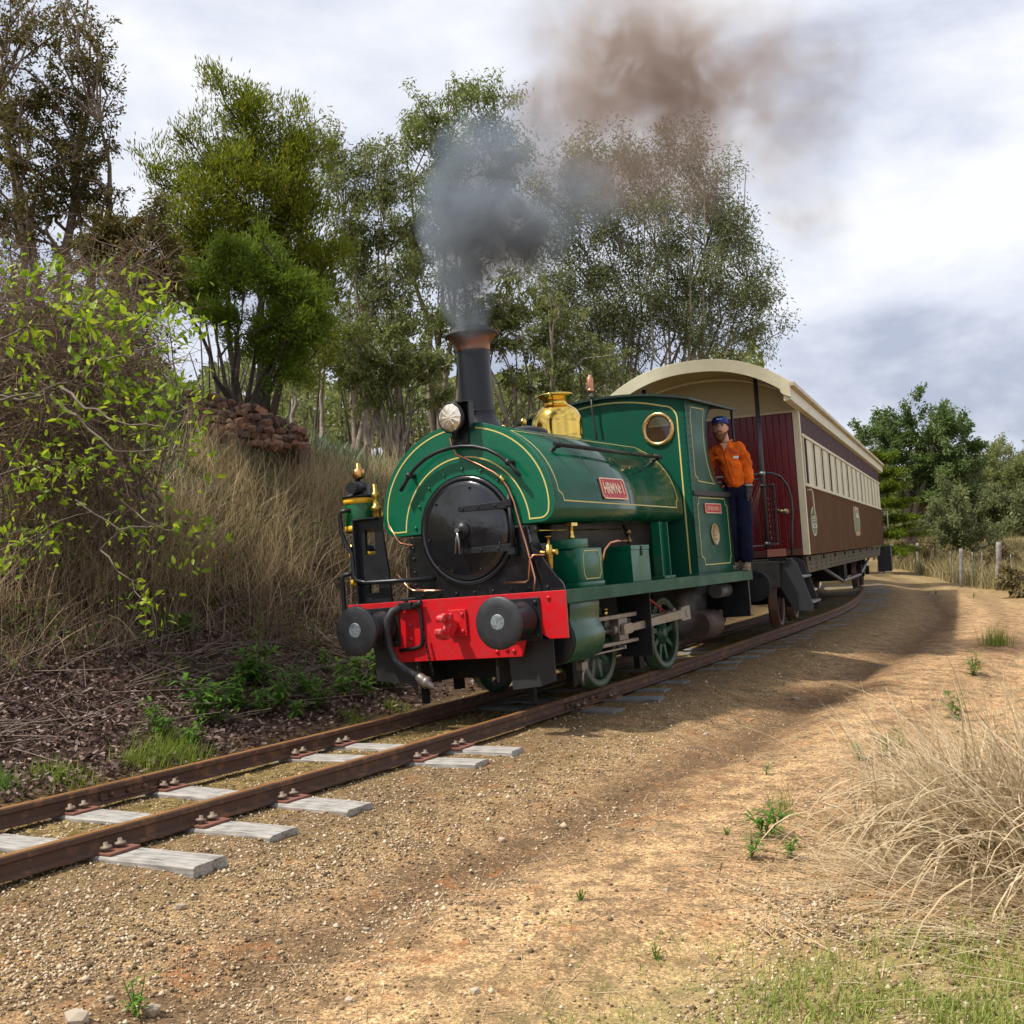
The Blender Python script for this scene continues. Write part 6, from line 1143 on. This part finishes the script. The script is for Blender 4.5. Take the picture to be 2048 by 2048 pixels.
# ------------------------------------------------------------------ weeds, tufts
WEED = LM('weed_green', (.07, .17, .02), (.19, .33, .045), (.115, .24, .03), .45); WEEDY = LM('weed_yellow', (.13, .20, .02), (.30, .36, .05), (.2, .28, .03), .35)
def weed(px, py, h, nl, label, kind=0, seed=0, m=None, group='green weeds beside the track'):
    rng = np.random.default_rng(500 + seed); b = gpx(px, py); b[2] -= .01; root = empty('weed', label, 'plant', Matrix.Translation(Vector(b)), group); st0, st1, C, D = [], [], [], []
    ns = 3 if kind == 0 else 7
    for k in range(ns):
        a = rng.uniform(0, 6.3); tip = np.array([math.cos(a) * h * .45 * rng.random(), math.sin(a) * h * .45 * rng.random(), h * rng.uniform(.45, 1)]); st0.append([0, 0, 0]); st1.append(tip)
        for _ in range(max(3, nl // ns)):
            t = rng.uniform(.15, 1); C.append(tip * t); aa = rng.uniform(0, 6.3); D.append([math.cos(aa), math.sin(aa), rng.uniform(.1, .9)])
    npmesh('stems', *seg_tubes(np.array(st0, float), np.array(st1), .004, .002, 4), m or WEED, root)
    C, D = np.array(C), unit(np.array(D)); n = len(C); L = h * rng.uniform(.3, .55, n)
    # two-piece leaves that bend over
    mid = C + D * L[:, None] * .5; D2 = unit(D + np.array([0, 0, -.7])); S_ = unit(np.cross(D, [0, 0, 1.])); w_ = (L * .10)[:, None]; V = np.stack([C, mid - S_ * w_, mid + S_ * w_, mid + D2 * L[:, None] * .5], 1).reshape(-1, 3)
    F = (np.arange(n)[:, None, None] * 4 + np.array([[0, 1, 2], [1, 3, 2]])[None]).reshape(-1, 3); npmesh('leaves', V, F, m or WEED, root)
def tuft(px, py, r, h, n, label, m, seed, group='grass tufts'):
    rng = np.random.default_rng(800 + seed); b = gpx(px, py); q = rng.normal(size=(n, 2)) * r; x, y = b[0] + q[:, 0], b[1] + q[:, 1]; R_ = np.stack([x, y, ground(x, y) - .005], -1)
    V, F = blades(R_, h * rng.uniform(.5, 1.2, n), rng.uniform(.003, .007, n), rng.uniform(0, 6.3, n), rng.uniform(0, .6, n), rng.uniform(.1, 1.2, n), rng, 3)
    o = npmesh('grass_tuft', V - b, F, m); o.location = Vector(b); tag(o, label, 'grass', group)
for k, (px, py, h, nl, lab) in enumerate([(375, 1275, .34, 60, 'dark green weed highest up the litter slope'), (510, 1378, .48, 90, 'largest leafy weed on the slope left of the buffer'), (470, 1400, .26, 40, 'weed at the foot of the largest leafy weed'), (400, 1440, .40, 60, 'weed above the yellow tuft beside the bank rail'), (440, 1455, .36, 50, 'weed leaning right beside the ditch'), (560, 1420, .34, 60, 'bushy weed in the middle of the ditch bank'), (610, 1400, .34, 60, 'spiky weed below the far buffer'), (525, 1430, .28, 50, 'small weed low on the ditch edge'), (690, 1392, .34, 60, 'weed near the hanging brake hose'), (770, 1378, .44, 70, 'tall weed close to the guard plate'), (655, 1345, .24, 36, 'small weed under the far buffer'), (595, 1360, .2, 30, 'lone tiny weed on bare soil of the bank'), (730, 1400, .26, 40, 'weed between the hose and the rail'), (330, 1480, .30, 60, 'leafy weed rising behind the yellow tuft'), (480, 1425, .3, 50, 'weed left of the bushy ditch weed'), (640, 1420, .3, 60, 'broad weed right of the bushy ditch weed'), (590, 1440, .22, 50, 'low weed nearest the rail below the ditch bank'), (380, 1490, .26, 60, 'leafy weed right of the yellow tuft'), (715, 1365, .3, 50, 'weed behind the hanging hose coupling')]):
    weed(px, py, h * 1.2, int(nl * 1.5), lab, k % 2, k)
for k, (px, py, h, nl, lab) in enumerate([(1500, 1712, .16, 60, 'left of two spreading weeds on the sandy path'), (1578, 1712, .16, 60, 'right of two spreading weeds on the sandy path'), (1528, 1672, .30, 60, 'feathery upright weed on the path'), (1160, 1800, .07, 26, 'small green rosette alone on the gravel'), (1310, 1918, .08, 26, 'small rosette near the lawn edge'), (280, 2034, .16, 34, 'green weed at the bottom left of the path'), (1530, 1548, .1, 24, 'tiny tuft weed in the middle of the road'), (1452, 1668, .07, 20, 'tiny weed left of the feathery weed'), (1770, 1512, .22, 60, 'weed at the edge of the dry grass clump'), (1715, 1520, .16, 40, 'low weed on the rusty soil patch'), (1800, 1490, .2, 40, 'weed half under the straw clump'), (1945, 1350, .3, 70, 'green weed behind the straw clump'), (1915, 1440, .3, 70, 'green weed inside the left of the straw clump'), (1870, 1190, .16, 60, 'low green patch before the thick fence post'), (1945, 1196, .16, 60, 'low green patch right of the fence shadow')]):
    weed(px, py, h, nl, lab, k % 2, 40 + k, group='weeds along the path')
for a_ in ((340, 1512, .16, .22, 500, 'bright yellow green tuft against the bank rail', WEEDY, 1), (280, 1530, .10, .14, 260, 'small bright tuft left of the yellow tuft', WEEDY, 2), (125, 1560, .12, .16, 260, 'bright tuft beside the rail at far left', WEEDY, 3), (700, 1440, .07, .10, 160, 'mossy yellow tuft on the ditch edge', WEEDY, 4), (790, 1415, .08, .10, 160, 'yellow tuft near the rail below the hose', WEEDY, 5), (8, 1580, .06, .2, 120, 'green tuft at the left picture edge', WEED, 6), (1990, 1290, .12, .35, 200, 'green blades standing behind the straw clump', WEEDY, 7), (1560, 1625, .05, .2, 40, 'thin upright stems beside the feathery weed', WEEDY, 8)): tuft(*a_)
# lawn in the near right corner
rng = np.random.default_rng(61); n = 26000; x = rng.uniform(.1, 3.6, n); y = 3.7 + rng.gamma(1.6, .42, n); dens = np.exp(-((x - 2.1) / 1.3) ** 2) * np.clip(1.5 - (y - 3.7) / 1.1, 0, 1.2) + .12 * (vnoise(x * 4, y * 4) > .05); keep = rng.random(n) < dens * 1.5 * (.55 + vnoise(x * 5, y * 5) * 1.3); x, y = x[keep], y[keep]; n = len(x)
V, F = blades(np.stack([x, y, ground(x, y) - .004], -1), rng.uniform(.03, .11, n), rng.uniform(.0025, .0055, n), rng.uniform(0, 6.3, n), rng.uniform(0, .8, n), rng.uniform(.2, 1.6, n), rng, 3)
tag(npmesh('lawn_grass', V, F, LM('lawn', (.17, .25, .035), (.46, .46, .15), (.29, .36, .07), .4)), 'short patchy green lawn in the lower right corner', 'grass', kind='stuff')
# dry straw clump on the right
cb = gpx(1960, 1760); n = 2700; x = cb[0] + .56 + rng.normal(size=n) * .30; y = cb[1] + .55 + rng.normal(size=n) * .70; keep = x > 1.9; x, y = x[keep], y[keep]; n = len(x)
az = rng.normal(size=n) * .9 + math.pi * .95
V, F = blades(np.stack([x, y, ground(x, y) - .01], -1), rng.uniform(.5, 1.12, n) + .35 * (lg_ := rng.random(n) < .12), np.where(lg_, .6, 1) * rng.uniform(.006, .024, n), az + rng.normal(size=n) * .6, rng.uniform(-.2, .9, n), np.where(lg_, rng.uniform(1.0, 2.4, n), rng.uniform(.2, 3.0, n)), rng, 8, .85)
SCL = LM('straw_pale', (.36, .26, .15), (.74, .62, .42), (.56, .44, .27), .3, .75, .15)
dc = npmesh('dry_grass_clump', V - cb, F, SCL); dc.location = Vector(cb); tag(dc, 'big clump of tall pale straw grass arching over the path at right', 'grass')
n = 2400; x = cb[0] + .15 + rng.normal(size=n) * .5; y = cb[1] + .25 + rng.normal(size=n) * .75; a = rng.normal(size=n) * .7 + math.pi; Lg = rng.uniform(.12, .6, n)
V, F = blades(np.stack([x, y, ground(x, y) + .006], -1), Lg, rng.uniform(.003, .010, n), a, np.full(n, 1.40) + rng.normal(size=n) * .08, rng.uniform(0, .2, n), rng, 4)
tag(npmesh('fallen_straw', V, F, SCL), 'loose pale straw lying flat around the foot of the grass clump', 'straw', kind='stuff')
n = 1300; x = rng.uniform(-1.5, 3.0, n); y = rng.uniform(4, 9.5, n); keep = sn_of(x, y)[1] < -1.8; x, y = x[keep], y[keep]; n = len(x)
V, F = blades(np.stack([x, y, ground(x, y) + .004], -1), rng.uniform(.03, .22, n), rng.uniform(.002, .005, n), rng.uniform(0, 6.3, n), np.full(n, 1.5), rng.uniform(-.1, .1, n), rng, 2)
tag(npmesh('straw_litter', V, F, SCL), 'short bits of straw strewn over the sandy path', 'straw', kind='stuff')
# scrub along the fence
for k, (px, py, w_, h_, d) in enumerate(((1800, 1132, 34, 40, 56), (1850, 1138, 40, 45, 52), (1900, 1148, 40, 42, 47), (1950, 1158, 44, 44, 43), (2010, 1160, 50, 60, 40), (2062, 1200, 34, 60, 30))):
    tree('scrub_bush', ('dry scrub bush behind the farthest fence post', 'dry scrub bush between the far posts', 'twiggy brown bush behind the dark thin post', 'brown scrub behind the thick middle post', 'dry bush behind the nearest thick post', 'pale dry bush at the right edge before the fence')[k], at(px, py, d), d, [(px, py - h_ * .5, w_, h_ * .5), (px + w_ * .5, py - h_ * .35, w_ * .7, h_ * .4)], BARK, LM('scrub_leaf', (.14, .115, .05), (.36, .28, .13), (.23, .19, .08)), 6500, .16, .03, 60 + k, 'scrub along the fence', stems=7, tr=.03, clump=.6, twigs=10, spread=1.1, catg='shrub')

rng = np.random.default_rng(71); n = 26000; y = rng.uniform(31, 72, n); px = rng.uniform(1770, 2140, n); x = (px - 1024) / FPX * y; s_, q_ = sn_of(x, y); lim = np.interp(px, [1770, 1800, 1900, 1950, 2000, 2140], [53, 51.5, 38, 35, 33, 29]); kp_ = y > lim; x, y = x[kp_], y[kp_]; n = len(x)
V, F = blades(np.stack([x, y, ground(x, y)], -1), rng.uniform(.3, 1.1, n), rng.uniform(.012, .03, n), rng.uniform(0, 6.3, n), rng.uniform(0, .5, n), rng.uniform(.1, 1.4, n), rng, 3)
tag(npmesh('paddock_grass', V, F, LM('paddock', (.14, .13, .05), (.46, .37, .20), (.28, .23, .10), .3)), 'tall dry grass filling the paddock behind the post fence', 'grass', kind='stuff')
# ------------------------------------------------------------------ stone wall on the bank
SW = empty('stone_wall', 'low dry stone wall of rusty brown rocks on top of the bank', 'wall', None)
ROCK = [mat('rock_rust', (.22, .10, .055), .9, col2=(.11, .055, .035), vscale=5, bump=.7, bscale=14), mat('rock_tan', (.26, .15, .085), .9, col2=(.13, .075, .05), vscale=5, bump=.7, bscale=14), mat('rock_dark', (.12, .065, .045), .9, col2=(.07, .04, .03), vscale=5, bump=.7, bscale=14)]
rme = [[MB().rock((0, 0, 0), 1, 90 + k, (1.25, .9, .78)).build('stone_src', ROCK[c]) for k in range(4)] for c in range(3)]
rngp = random.Random(4)
topl = lambda px: np.interp(px, [380, 430, 470, 520, 560, 600], [782, 788, 800, 818, 838, 856])
for px in np.arange(375, 604, 12.5):
    yb = np.interp(px, [375, 600], [885, 900]); yt = topl(px); n = max(2, int(round((yb - yt) / 14)))
    for j in range(n):
        q = px2w(px + rngp.uniform(-5, 5) + (j % 2) * 6, yb - (j + .5) * (yb - yt) / n + rngp.uniform(-2, 2), 16.6 + j * .12 + rngp.uniform(-.1, .1)); src = rme[rngp.randrange(3)][rngp.randrange(4)]
        o = link('stone', src.data, None, SW); o.location = Vector(q); o.rotation_euler = (rngp.uniform(-.3, .3), rngp.uniform(-.3, .3), rngp.uniform(0, 6.3)); o.scale = [rngp.uniform(.06, .115)] * 3
for r_ in rme:
    for o in r_: bpy.data.objects.remove(o)
mb = MB(); q0, q1 = px2w(345, 860, 17.5), px2w(600, 900, 17.3)
_w = npmesh('wall_core', np.array([[q0[0], q0[1], q0[2] - .4], [q1[0], q1[1], q1[2] - .4], [q1[0], q1[1], q1[2] + .05], [q0[0], q0[1], q0[2] + .30], [q0[0], q0[1] + .9, q0[2] - .4], [q1[0], q1[1] + .9, q1[2] - .4], [q1[0], q1[1] + .9, q1[2] + .1], [q0[0], q0[1] + .9, q0[2] + .62]]), np.array([[0, 1, 2, 3], [4, 5, 6, 7], [0, 1, 5, 4], [1, 2, 6, 5], [2, 3, 7, 6], [3, 0, 4, 7]]), mat('mulch', (.10, .045, .03), .95, col2=(.05, .027, .02), vscale=14, bump=.6, bscale=40), SW)

# ------------------------------------------------------------------ fence
FE = empty('post_fence', 'old wire fence of weathered grey posts along the far right of the path', 'fence', None)
PW = mat('post_wood', (.34, .31, .28), .9, col2=(.17, .15, .13), vscale=6, bump=.6, bscale=20); PD = mat('post_dark', (.10, .085, .075), .9, col2=(.06, .05, .045), vscale=6)
tops = []
for k, (x, yt, yb, w_) in enumerate(((245, 235, 515, 36), (400, 240, 505, 18), (500, 180, 540, 40), (735, 205, 575, 17), (955, 290, 700, 15), (1085, 250, 755, 48), (1245, 300, 750, 20), (1380, 300, 760, 15), (1575, 165, 805, 70), (1760, 330, 720, 14))):
    px = 1760 + x / 6.708; b = gpx(px, 1060 + yb / 6.708); d = b[1]; h = (yb - yt) / 6.708 / FPX * d; r = w_ / 6.708 / FPX * d / 2; tilt = random.uniform(-.04, .04); rn = random.Random(k)
    pts = [(b[0] + tilt * t * h, b[1], b[2] - .1 + t * (h + .1)) for t in (0, .3, .6, .9, 1)]
    MB().tube(pts, [r * rn.uniform(.88, 1.08) for _ in pts], 9).build('post', PD if k in (3,) else PW, FE); tops.append((Vector(pts[0]), Vector(pts[-1])))
for fr in (.35, .62, .88): MB().tube([a.lerp(c, fr) for a, c in tops], .004, 4).build('wire', mat('wire_grey', (.2, .19, .18), .6, .6), FE)

# ------------------------------------------------------------------ moss cushions between and beside the rails
rng = np.random.default_rng(44); n = 9000; R1, s_, q_ = scatter_sn(n, -6, 6, -.9, 1.7, rng); kp_ = (np.abs(np.abs(q_) - .5665) > .08) & (rng.random(n) < np.where(np.abs(q_) < .55, .9, np.where(q_ > 0, .5, .25))); R1 = R1[kp_]; n = len(R1)
dome = np.array([[1, 0, 0], [.5, .87, 0], [-.5, .87, 0], [-1, 0, 0], [-.5, -.87, 0], [.5, -.87, 0], [.5, 0.1, .8], [-.3, .4, .8], [-.2, -.45, .8]]); sz = rng.gamma(2.0, .0055, n)[:, None, None] + .006; a = rng.uniform(0, 6.3, n); o = dome[None] * sz * np.array([1, 1, .55]) * rng.uniform(.7, 1.3, (n, 9, 1))
V = R1[:, None] - [0, 0, .006] + np.stack([o[..., 0] * np.cos(a)[:, None] - o[..., 1] * np.sin(a)[:, None], o[..., 0] * np.sin(a)[:, None] + o[..., 1] * np.cos(a)[:, None], o[..., 2]], -1)
mf = np.array([[0, 1, 6], [1, 7, 6], [1, 2, 7], [2, 3, 7], [3, 8, 7], [3, 4, 8], [4, 5, 8], [5, 6, 8], [5, 0, 6], [6, 7, 8]]); F = (np.arange(n)[:, None, None] * 9 + mf[None]).reshape(-1, 3)
tag(npmesh('moss', V.reshape(-1, 3), F, mat('moss_cushion', (.07, .052, .018), .95, spec=.05, col2=(.30, .215, .085), island=True, c3=(.17, .125, .04), bump=.8, bscale=90), None, True), 'olive brown moss cushions between and beside the rails', 'moss', kind='stuff')

# ------------------------------------------------------------------ gravel and loose stones
rng = np.random.default_rng(33); n = 125000
y = 3.6 + rng.gamma(1.4, 2.3, n); x = rng.uniform(-.52, .50, n) * y * 1.02; s_, q_ = sn_of(x, y); dens = np.where(q_ < -1.0, np.clip(.55 + 1.3 * vnoise(x * 1.4, y * 1.4) + .5 * np.exp(-((q_ + 1.7) / .5) ** 2), .12, 1), np.where(np.abs(q_) < 1.2, .55, np.where(q_ < 1.7, .25, 0))); dens = dens * np.where(q_ < -1.9, .30 + .5 * np.clip(vnoise(x * 2.2 + 4, y * 2.2) * 3, 0, 1), 1) * (1 - .75 * np.exp(-((q_ + 3.0) / .4) ** 2)); keep = (rng.random(n) < dens) & (y < 17); x, y = x[keep], y[keep]; n = len(x)
sz = rng.gamma(1.5, .0019, n) + .0026 + y * .00022; C = np.stack([x, y, ground(x, y) + sz * .3], -1); oct_ = np.array([[1, 0, 0], [0, 1, 0], [-1, 0, 0], [0, -1, 0], [0, 0, .8], [.1, .1, -.8]]); a = rng.uniform(0, 6.3, n); sc_ = rng.uniform(.7, 1.3, (n, 1, 3)) * sz[:, None, None]
o = oct_[None] * sc_; V = C[:, None] + np.stack([o[..., 0] * np.cos(a)[:, None] - o[..., 1] * np.sin(a)[:, None], o[..., 0] * np.sin(a)[:, None] + o[..., 1] * np.cos(a)[:, None], o[..., 2]], -1)
of = np.array([[0, 1, 4], [1, 2, 4], [2, 3, 4], [3, 0, 4], [1, 0, 5], [2, 1, 5], [3, 2, 5], [0, 3, 5]]); F = (np.arange(n)[:, None, None] * 6 + of[None]).reshape(-1, 3)
tag(npmesh('gravel', V.reshape(-1, 3), F, LM('gravel_stone', (.075, .052, .032), (.66, .54, .38), (.33, .225, .125), 0, .85, .2)), 'loose tan gravel spread over the path and beside the rails', 'gravel', kind='stuff')
SRC = [MB().rock((0, 0, 0), 1, 300 + k, (1.2, .9, .6)).build('stone_src', mat(('stone_pale', 'stone_orange', 'stone_grey')[k % 3], ((.50, .42, .32), (.48, .27, .12), (.40, .32, .23))[k % 3], .9, col2=((.36, .28, .2), (.34, .17, .08), (.26, .2, .14))[k % 3], vscale=20)) for k in range(6)]
for k, (px, py, r) in enumerate(((1003, 1680, .028), (365, 1815, .03), (470, 1795, .022), (485, 1770, .02), (160, 2034, .05), (310, 2024, .045), (225, 2000, .02), (1545, 1782, .022), (1575, 1776, .02), (1330, 1780, .02), (1590, 1400, .045), (1660, 1370, .03), (1500, 1440, .03), (1410, 1470, .025), (560, 1880, .018), (735, 1860, .02), (840, 1800, .017), (950, 1980, .028), (700, 2000, .022), (1200, 1700, .016), (60, 1900, .016), (380, 1900, .022), (640, 1740, .014), (1050, 1850, .016), (270, 1875, .018))):
    b = gpx(px, py); o = bpy.data.objects.new('loose_stone', SRC[(k * 5 + (k // 3)) % 6].data); COL.objects.link(o); o.location = Vector(b) + Vector((0, 0, r * .25)); o.scale = (r, r, r); o.rotation_euler = (0, 0, k * 1.7)
    named = {0: 'pale stone alone on the sandy strip of the road', 4: 'larger pale stone at the bottom edge left', 5: 'pale stone beside the weed at the bottom left', 7: 'left of a pair of small stones in the red soil', 8: 'right of a pair of small stones in the red soil', 10: 'pale flat stone by the dark ballast at the far side', 1: 'pale stone in the brown rut below the nearest sleeper', 2: 'small tan stone right of the scrap beside the sleeper', 3: 'small stone just under the second pale sleeper', 6: 'small stone above the bottom left weed', 9: 'small grey stone left of the stone pair', 11: 'stone at the end of the dark ballast strip', 12: 'stone in the middle of the road level with the rear wheels',
             13: 'stone on the near edge of the shaded ballast', 14: 'tiny stone in the dark rut, bottom centre left', 15: 'tiny stone on the pale ridge left of centre', 16: 'tiny stone between the two ruts', 17: 'stone at the bottom edge near the middle', 18: 'stone at the bottom edge left of the middle', 19: 'tiny stone above the lone rosette', 20: 'tiny stone near the left edge below the rail', 21: 'small stone in brown soil at lower left', 22: 'tiny stone off the end of the third pale sleeper', 23: 'tiny stone left of the lone rosette', 24: 'tiny stone at lower left near the rail end'}
    tag(o, named[k], 'stone', 'loose stones on the path')
for o in SRC: bpy.data.objects.remove(o)
# ------------------------------------------------------------------ smoke and steam
def smoke_mat(name, puffs, dens, scat, absb, nscale, seed, step=1.0, lo=.42, hi=.72):
    """density: soft ellipsoids (object space: x, y, z, rx, ry, rz, weight) broken up by noise"""
    m = bpy.data.materials.new(name); m.use_nodes = True; t = m.node_tree; t.nodes.clear(); n = t.nodes.new; l = t.links.new; o = n('ShaderNodeOutputMaterial')
    tcn = n('ShaderNodeTexCoord'); nz = n('ShaderNodeTexNoise'); nz.inputs['Scale'].default_value = nscale; nz.inputs['Detail'].default_value = 6; nz.inputs['Roughness'].default_value = .6; nz.inputs['Distortion'].default_value = .8
    mpn = n('ShaderNodeMapping'); mpn.inputs['Location'].default_value = (seed, seed * .7, 0); l(tcn.outputs['Object'], mpn.inputs[0]); l(mpn.outputs[0], nz.inputs['Vector'])
    def M(op, a, b=None):
        x = n('ShaderNodeMath'); x.operation = op
        for k, v in ((0, a), (1, b)):
            if v is None: continue
            if isinstance(v, (int, float)): x.inputs[k].default_value = v
            else: l(v, x.inputs[k])
        return x.outputs[0]
    tot = None
    for (x, y, z, rx, ry, rz_, wt) in puffs:
        mm = n('ShaderNodeMapping'); mm.vector_type = 'TEXTURE'; mm.inputs['Location'].default_value = (x, y, z); mm.inputs['Scale'].default_value = (rx, ry, rz_); l(tcn.outputs['Object'], mm.inputs[0])
        ln_ = n('ShaderNodeVectorMath'); ln_.operation = 'LENGTH'; l(mm.outputs[0], ln_.inputs[0])
        f = M('MAXIMUM', M('SUBTRACT', 1.0, ln_.outputs['Value']), 0.0); f = M('MULTIPLY', M('MULTIPLY', f, wt), 2.0); tot = f if tot is None else M('ADD', tot, f)
    tot = M('MINIMUM', tot, 1.4)
    mr = n('ShaderNodeMapRange'); mr.inputs[1].default_value = lo; mr.inputs[2].default_value = hi; l(nz.outputs[0], mr.inputs[0])
    d = M('MULTIPLY', M('MULTIPLY', tot, M('ADD', mr.outputs[0], .12)), dens)
    vs = n('ShaderNodeVolumeScatter'); vs.inputs['Color'].default_value = (*scat, 1); vs.inputs['Anisotropy'].default_value = .2; l(d, vs.inputs['Density'])
    va = n('ShaderNodeVolumeAbsorption'); va.inputs['Color'].default_value = (*absb, 1); l(d, va.inputs['Density'])
    ad = n('ShaderNodeAddShader'); l(vs.outputs[0], ad.inputs[0]); l(va.outputs[0], ad.inputs[1]); l(ad.outputs[0], o.inputs['Volume'])
    m.cycles.volume_step_rate = step; return m
def smoke(name, label, pts, dens, scat, absb, nscale, seed, step=1.0, lo=.42, hi=.72):
    """pts: (px, py, depth, rx_px, ry_px, weight)"""
    P_ = []; 
    for px, py, d, rx, ry, wt in pts:
        c = px2w(px, py, d); P_.append((*c, rx / FPX * d, max(rx, ry) / FPX * d * .9, ry / FPX * d, wt))
    P_ = np.array(P_); o0 = P_[:, :3].mean(0); P_[:, :3] -= o0; mn = (P_[:, :3] - P_[:, 3:6]).min(0); mx = (P_[:, :3] + P_[:, 3:6]).max(0)
    o = MB().box(mn[0], mx[0], mn[1], mx[1], mn[2], mx[2]).build(name, smoke_mat(name, [tuple(p) for p in P_], dens, scat, absb, nscale, seed, step, lo, hi)); o.location = Vector(o0); tag(o, label, 'smoke', kind='stuff'); return o
D0 = 11.0
smoke('chimney_smoke', 'blue grey smoke puff rising from the chimney', [(942, 655, D0, 46, 52, .5), (932, 590, D0 + .1, 64, 75, .5), (925, 530, D0 + .1, 90, 85, .55), (965, 455, D0 + .2, 140, 105, .85), (1050, 470, D0 + .4, 100, 90, .75), (900, 430, D0 + .3, 80, 110, .40), (960, 340, D0 + .5, 120, 130, .34), (1040, 300, D0 + .8, 110, 110, .25), (1150, 390, D0 + .9, 110, 90, .30)], 11, (.29, .36, .44), (.47, .47, .48), 3.4, 3, .5, .42, .66)
smoke('brown_smoke', 'broad brown smoke cloud drifting over the domed gum tree', [(1150, 210, 15, 160, 90, .75), (1280, 150, 15.5, 200, 130, .9), (1400, 200, 16, 170, 140, .7), (1250, 50, 15.5, 260, 100, .38), (1330, 340, 15.5, 190, 120, .5), (1180, 340, 15, 150, 100, .4), (1500, 90, 16.5, 180, 120, .34), (1560, 240, 16.5, 120, 160, .22), (1090, 320, 13.5, 110, 110, .25)], 2.4, (.36, .32, .30), (.53, .40, .31), 1.5, 8, .5, .41, .66)
smoke('drifting_smoke', 'thin detached smoke wisps in the sky right of the gum tree', [(1680, 90, 18, 80, 90, .8), (1660, 200, 18, 80, 140, .45), (1620, 430, 18, 100, 80, .6), (1580, 330, 18, 110, 140, .22)], 1.0, (.36, .34, .36), (.48, .40, .34), 1.9, 21, .7, .42, .70)
smoke('cylinder_steam', 'thin white steam blowing behind the connecting rod', [(1380, 1210, 12.6, 36, 40, .8), (1365, 1245, 12.6, 30, 28, .8), (1400, 1170, 12.7, 28, 34, .4)], 1.6, (.75, .77, .8), (.8, .8, .8), 6, 5, .8)
smoke('drain_steam', 'wisp of steam over the front wheel', [(1190, 1330, 11.0, 36, 26, .8), (1165, 1350, 11.0, 24, 22, .5)], 1.8, (.75, .77, .8), (.8, .8, .8), 7, 9, .8)
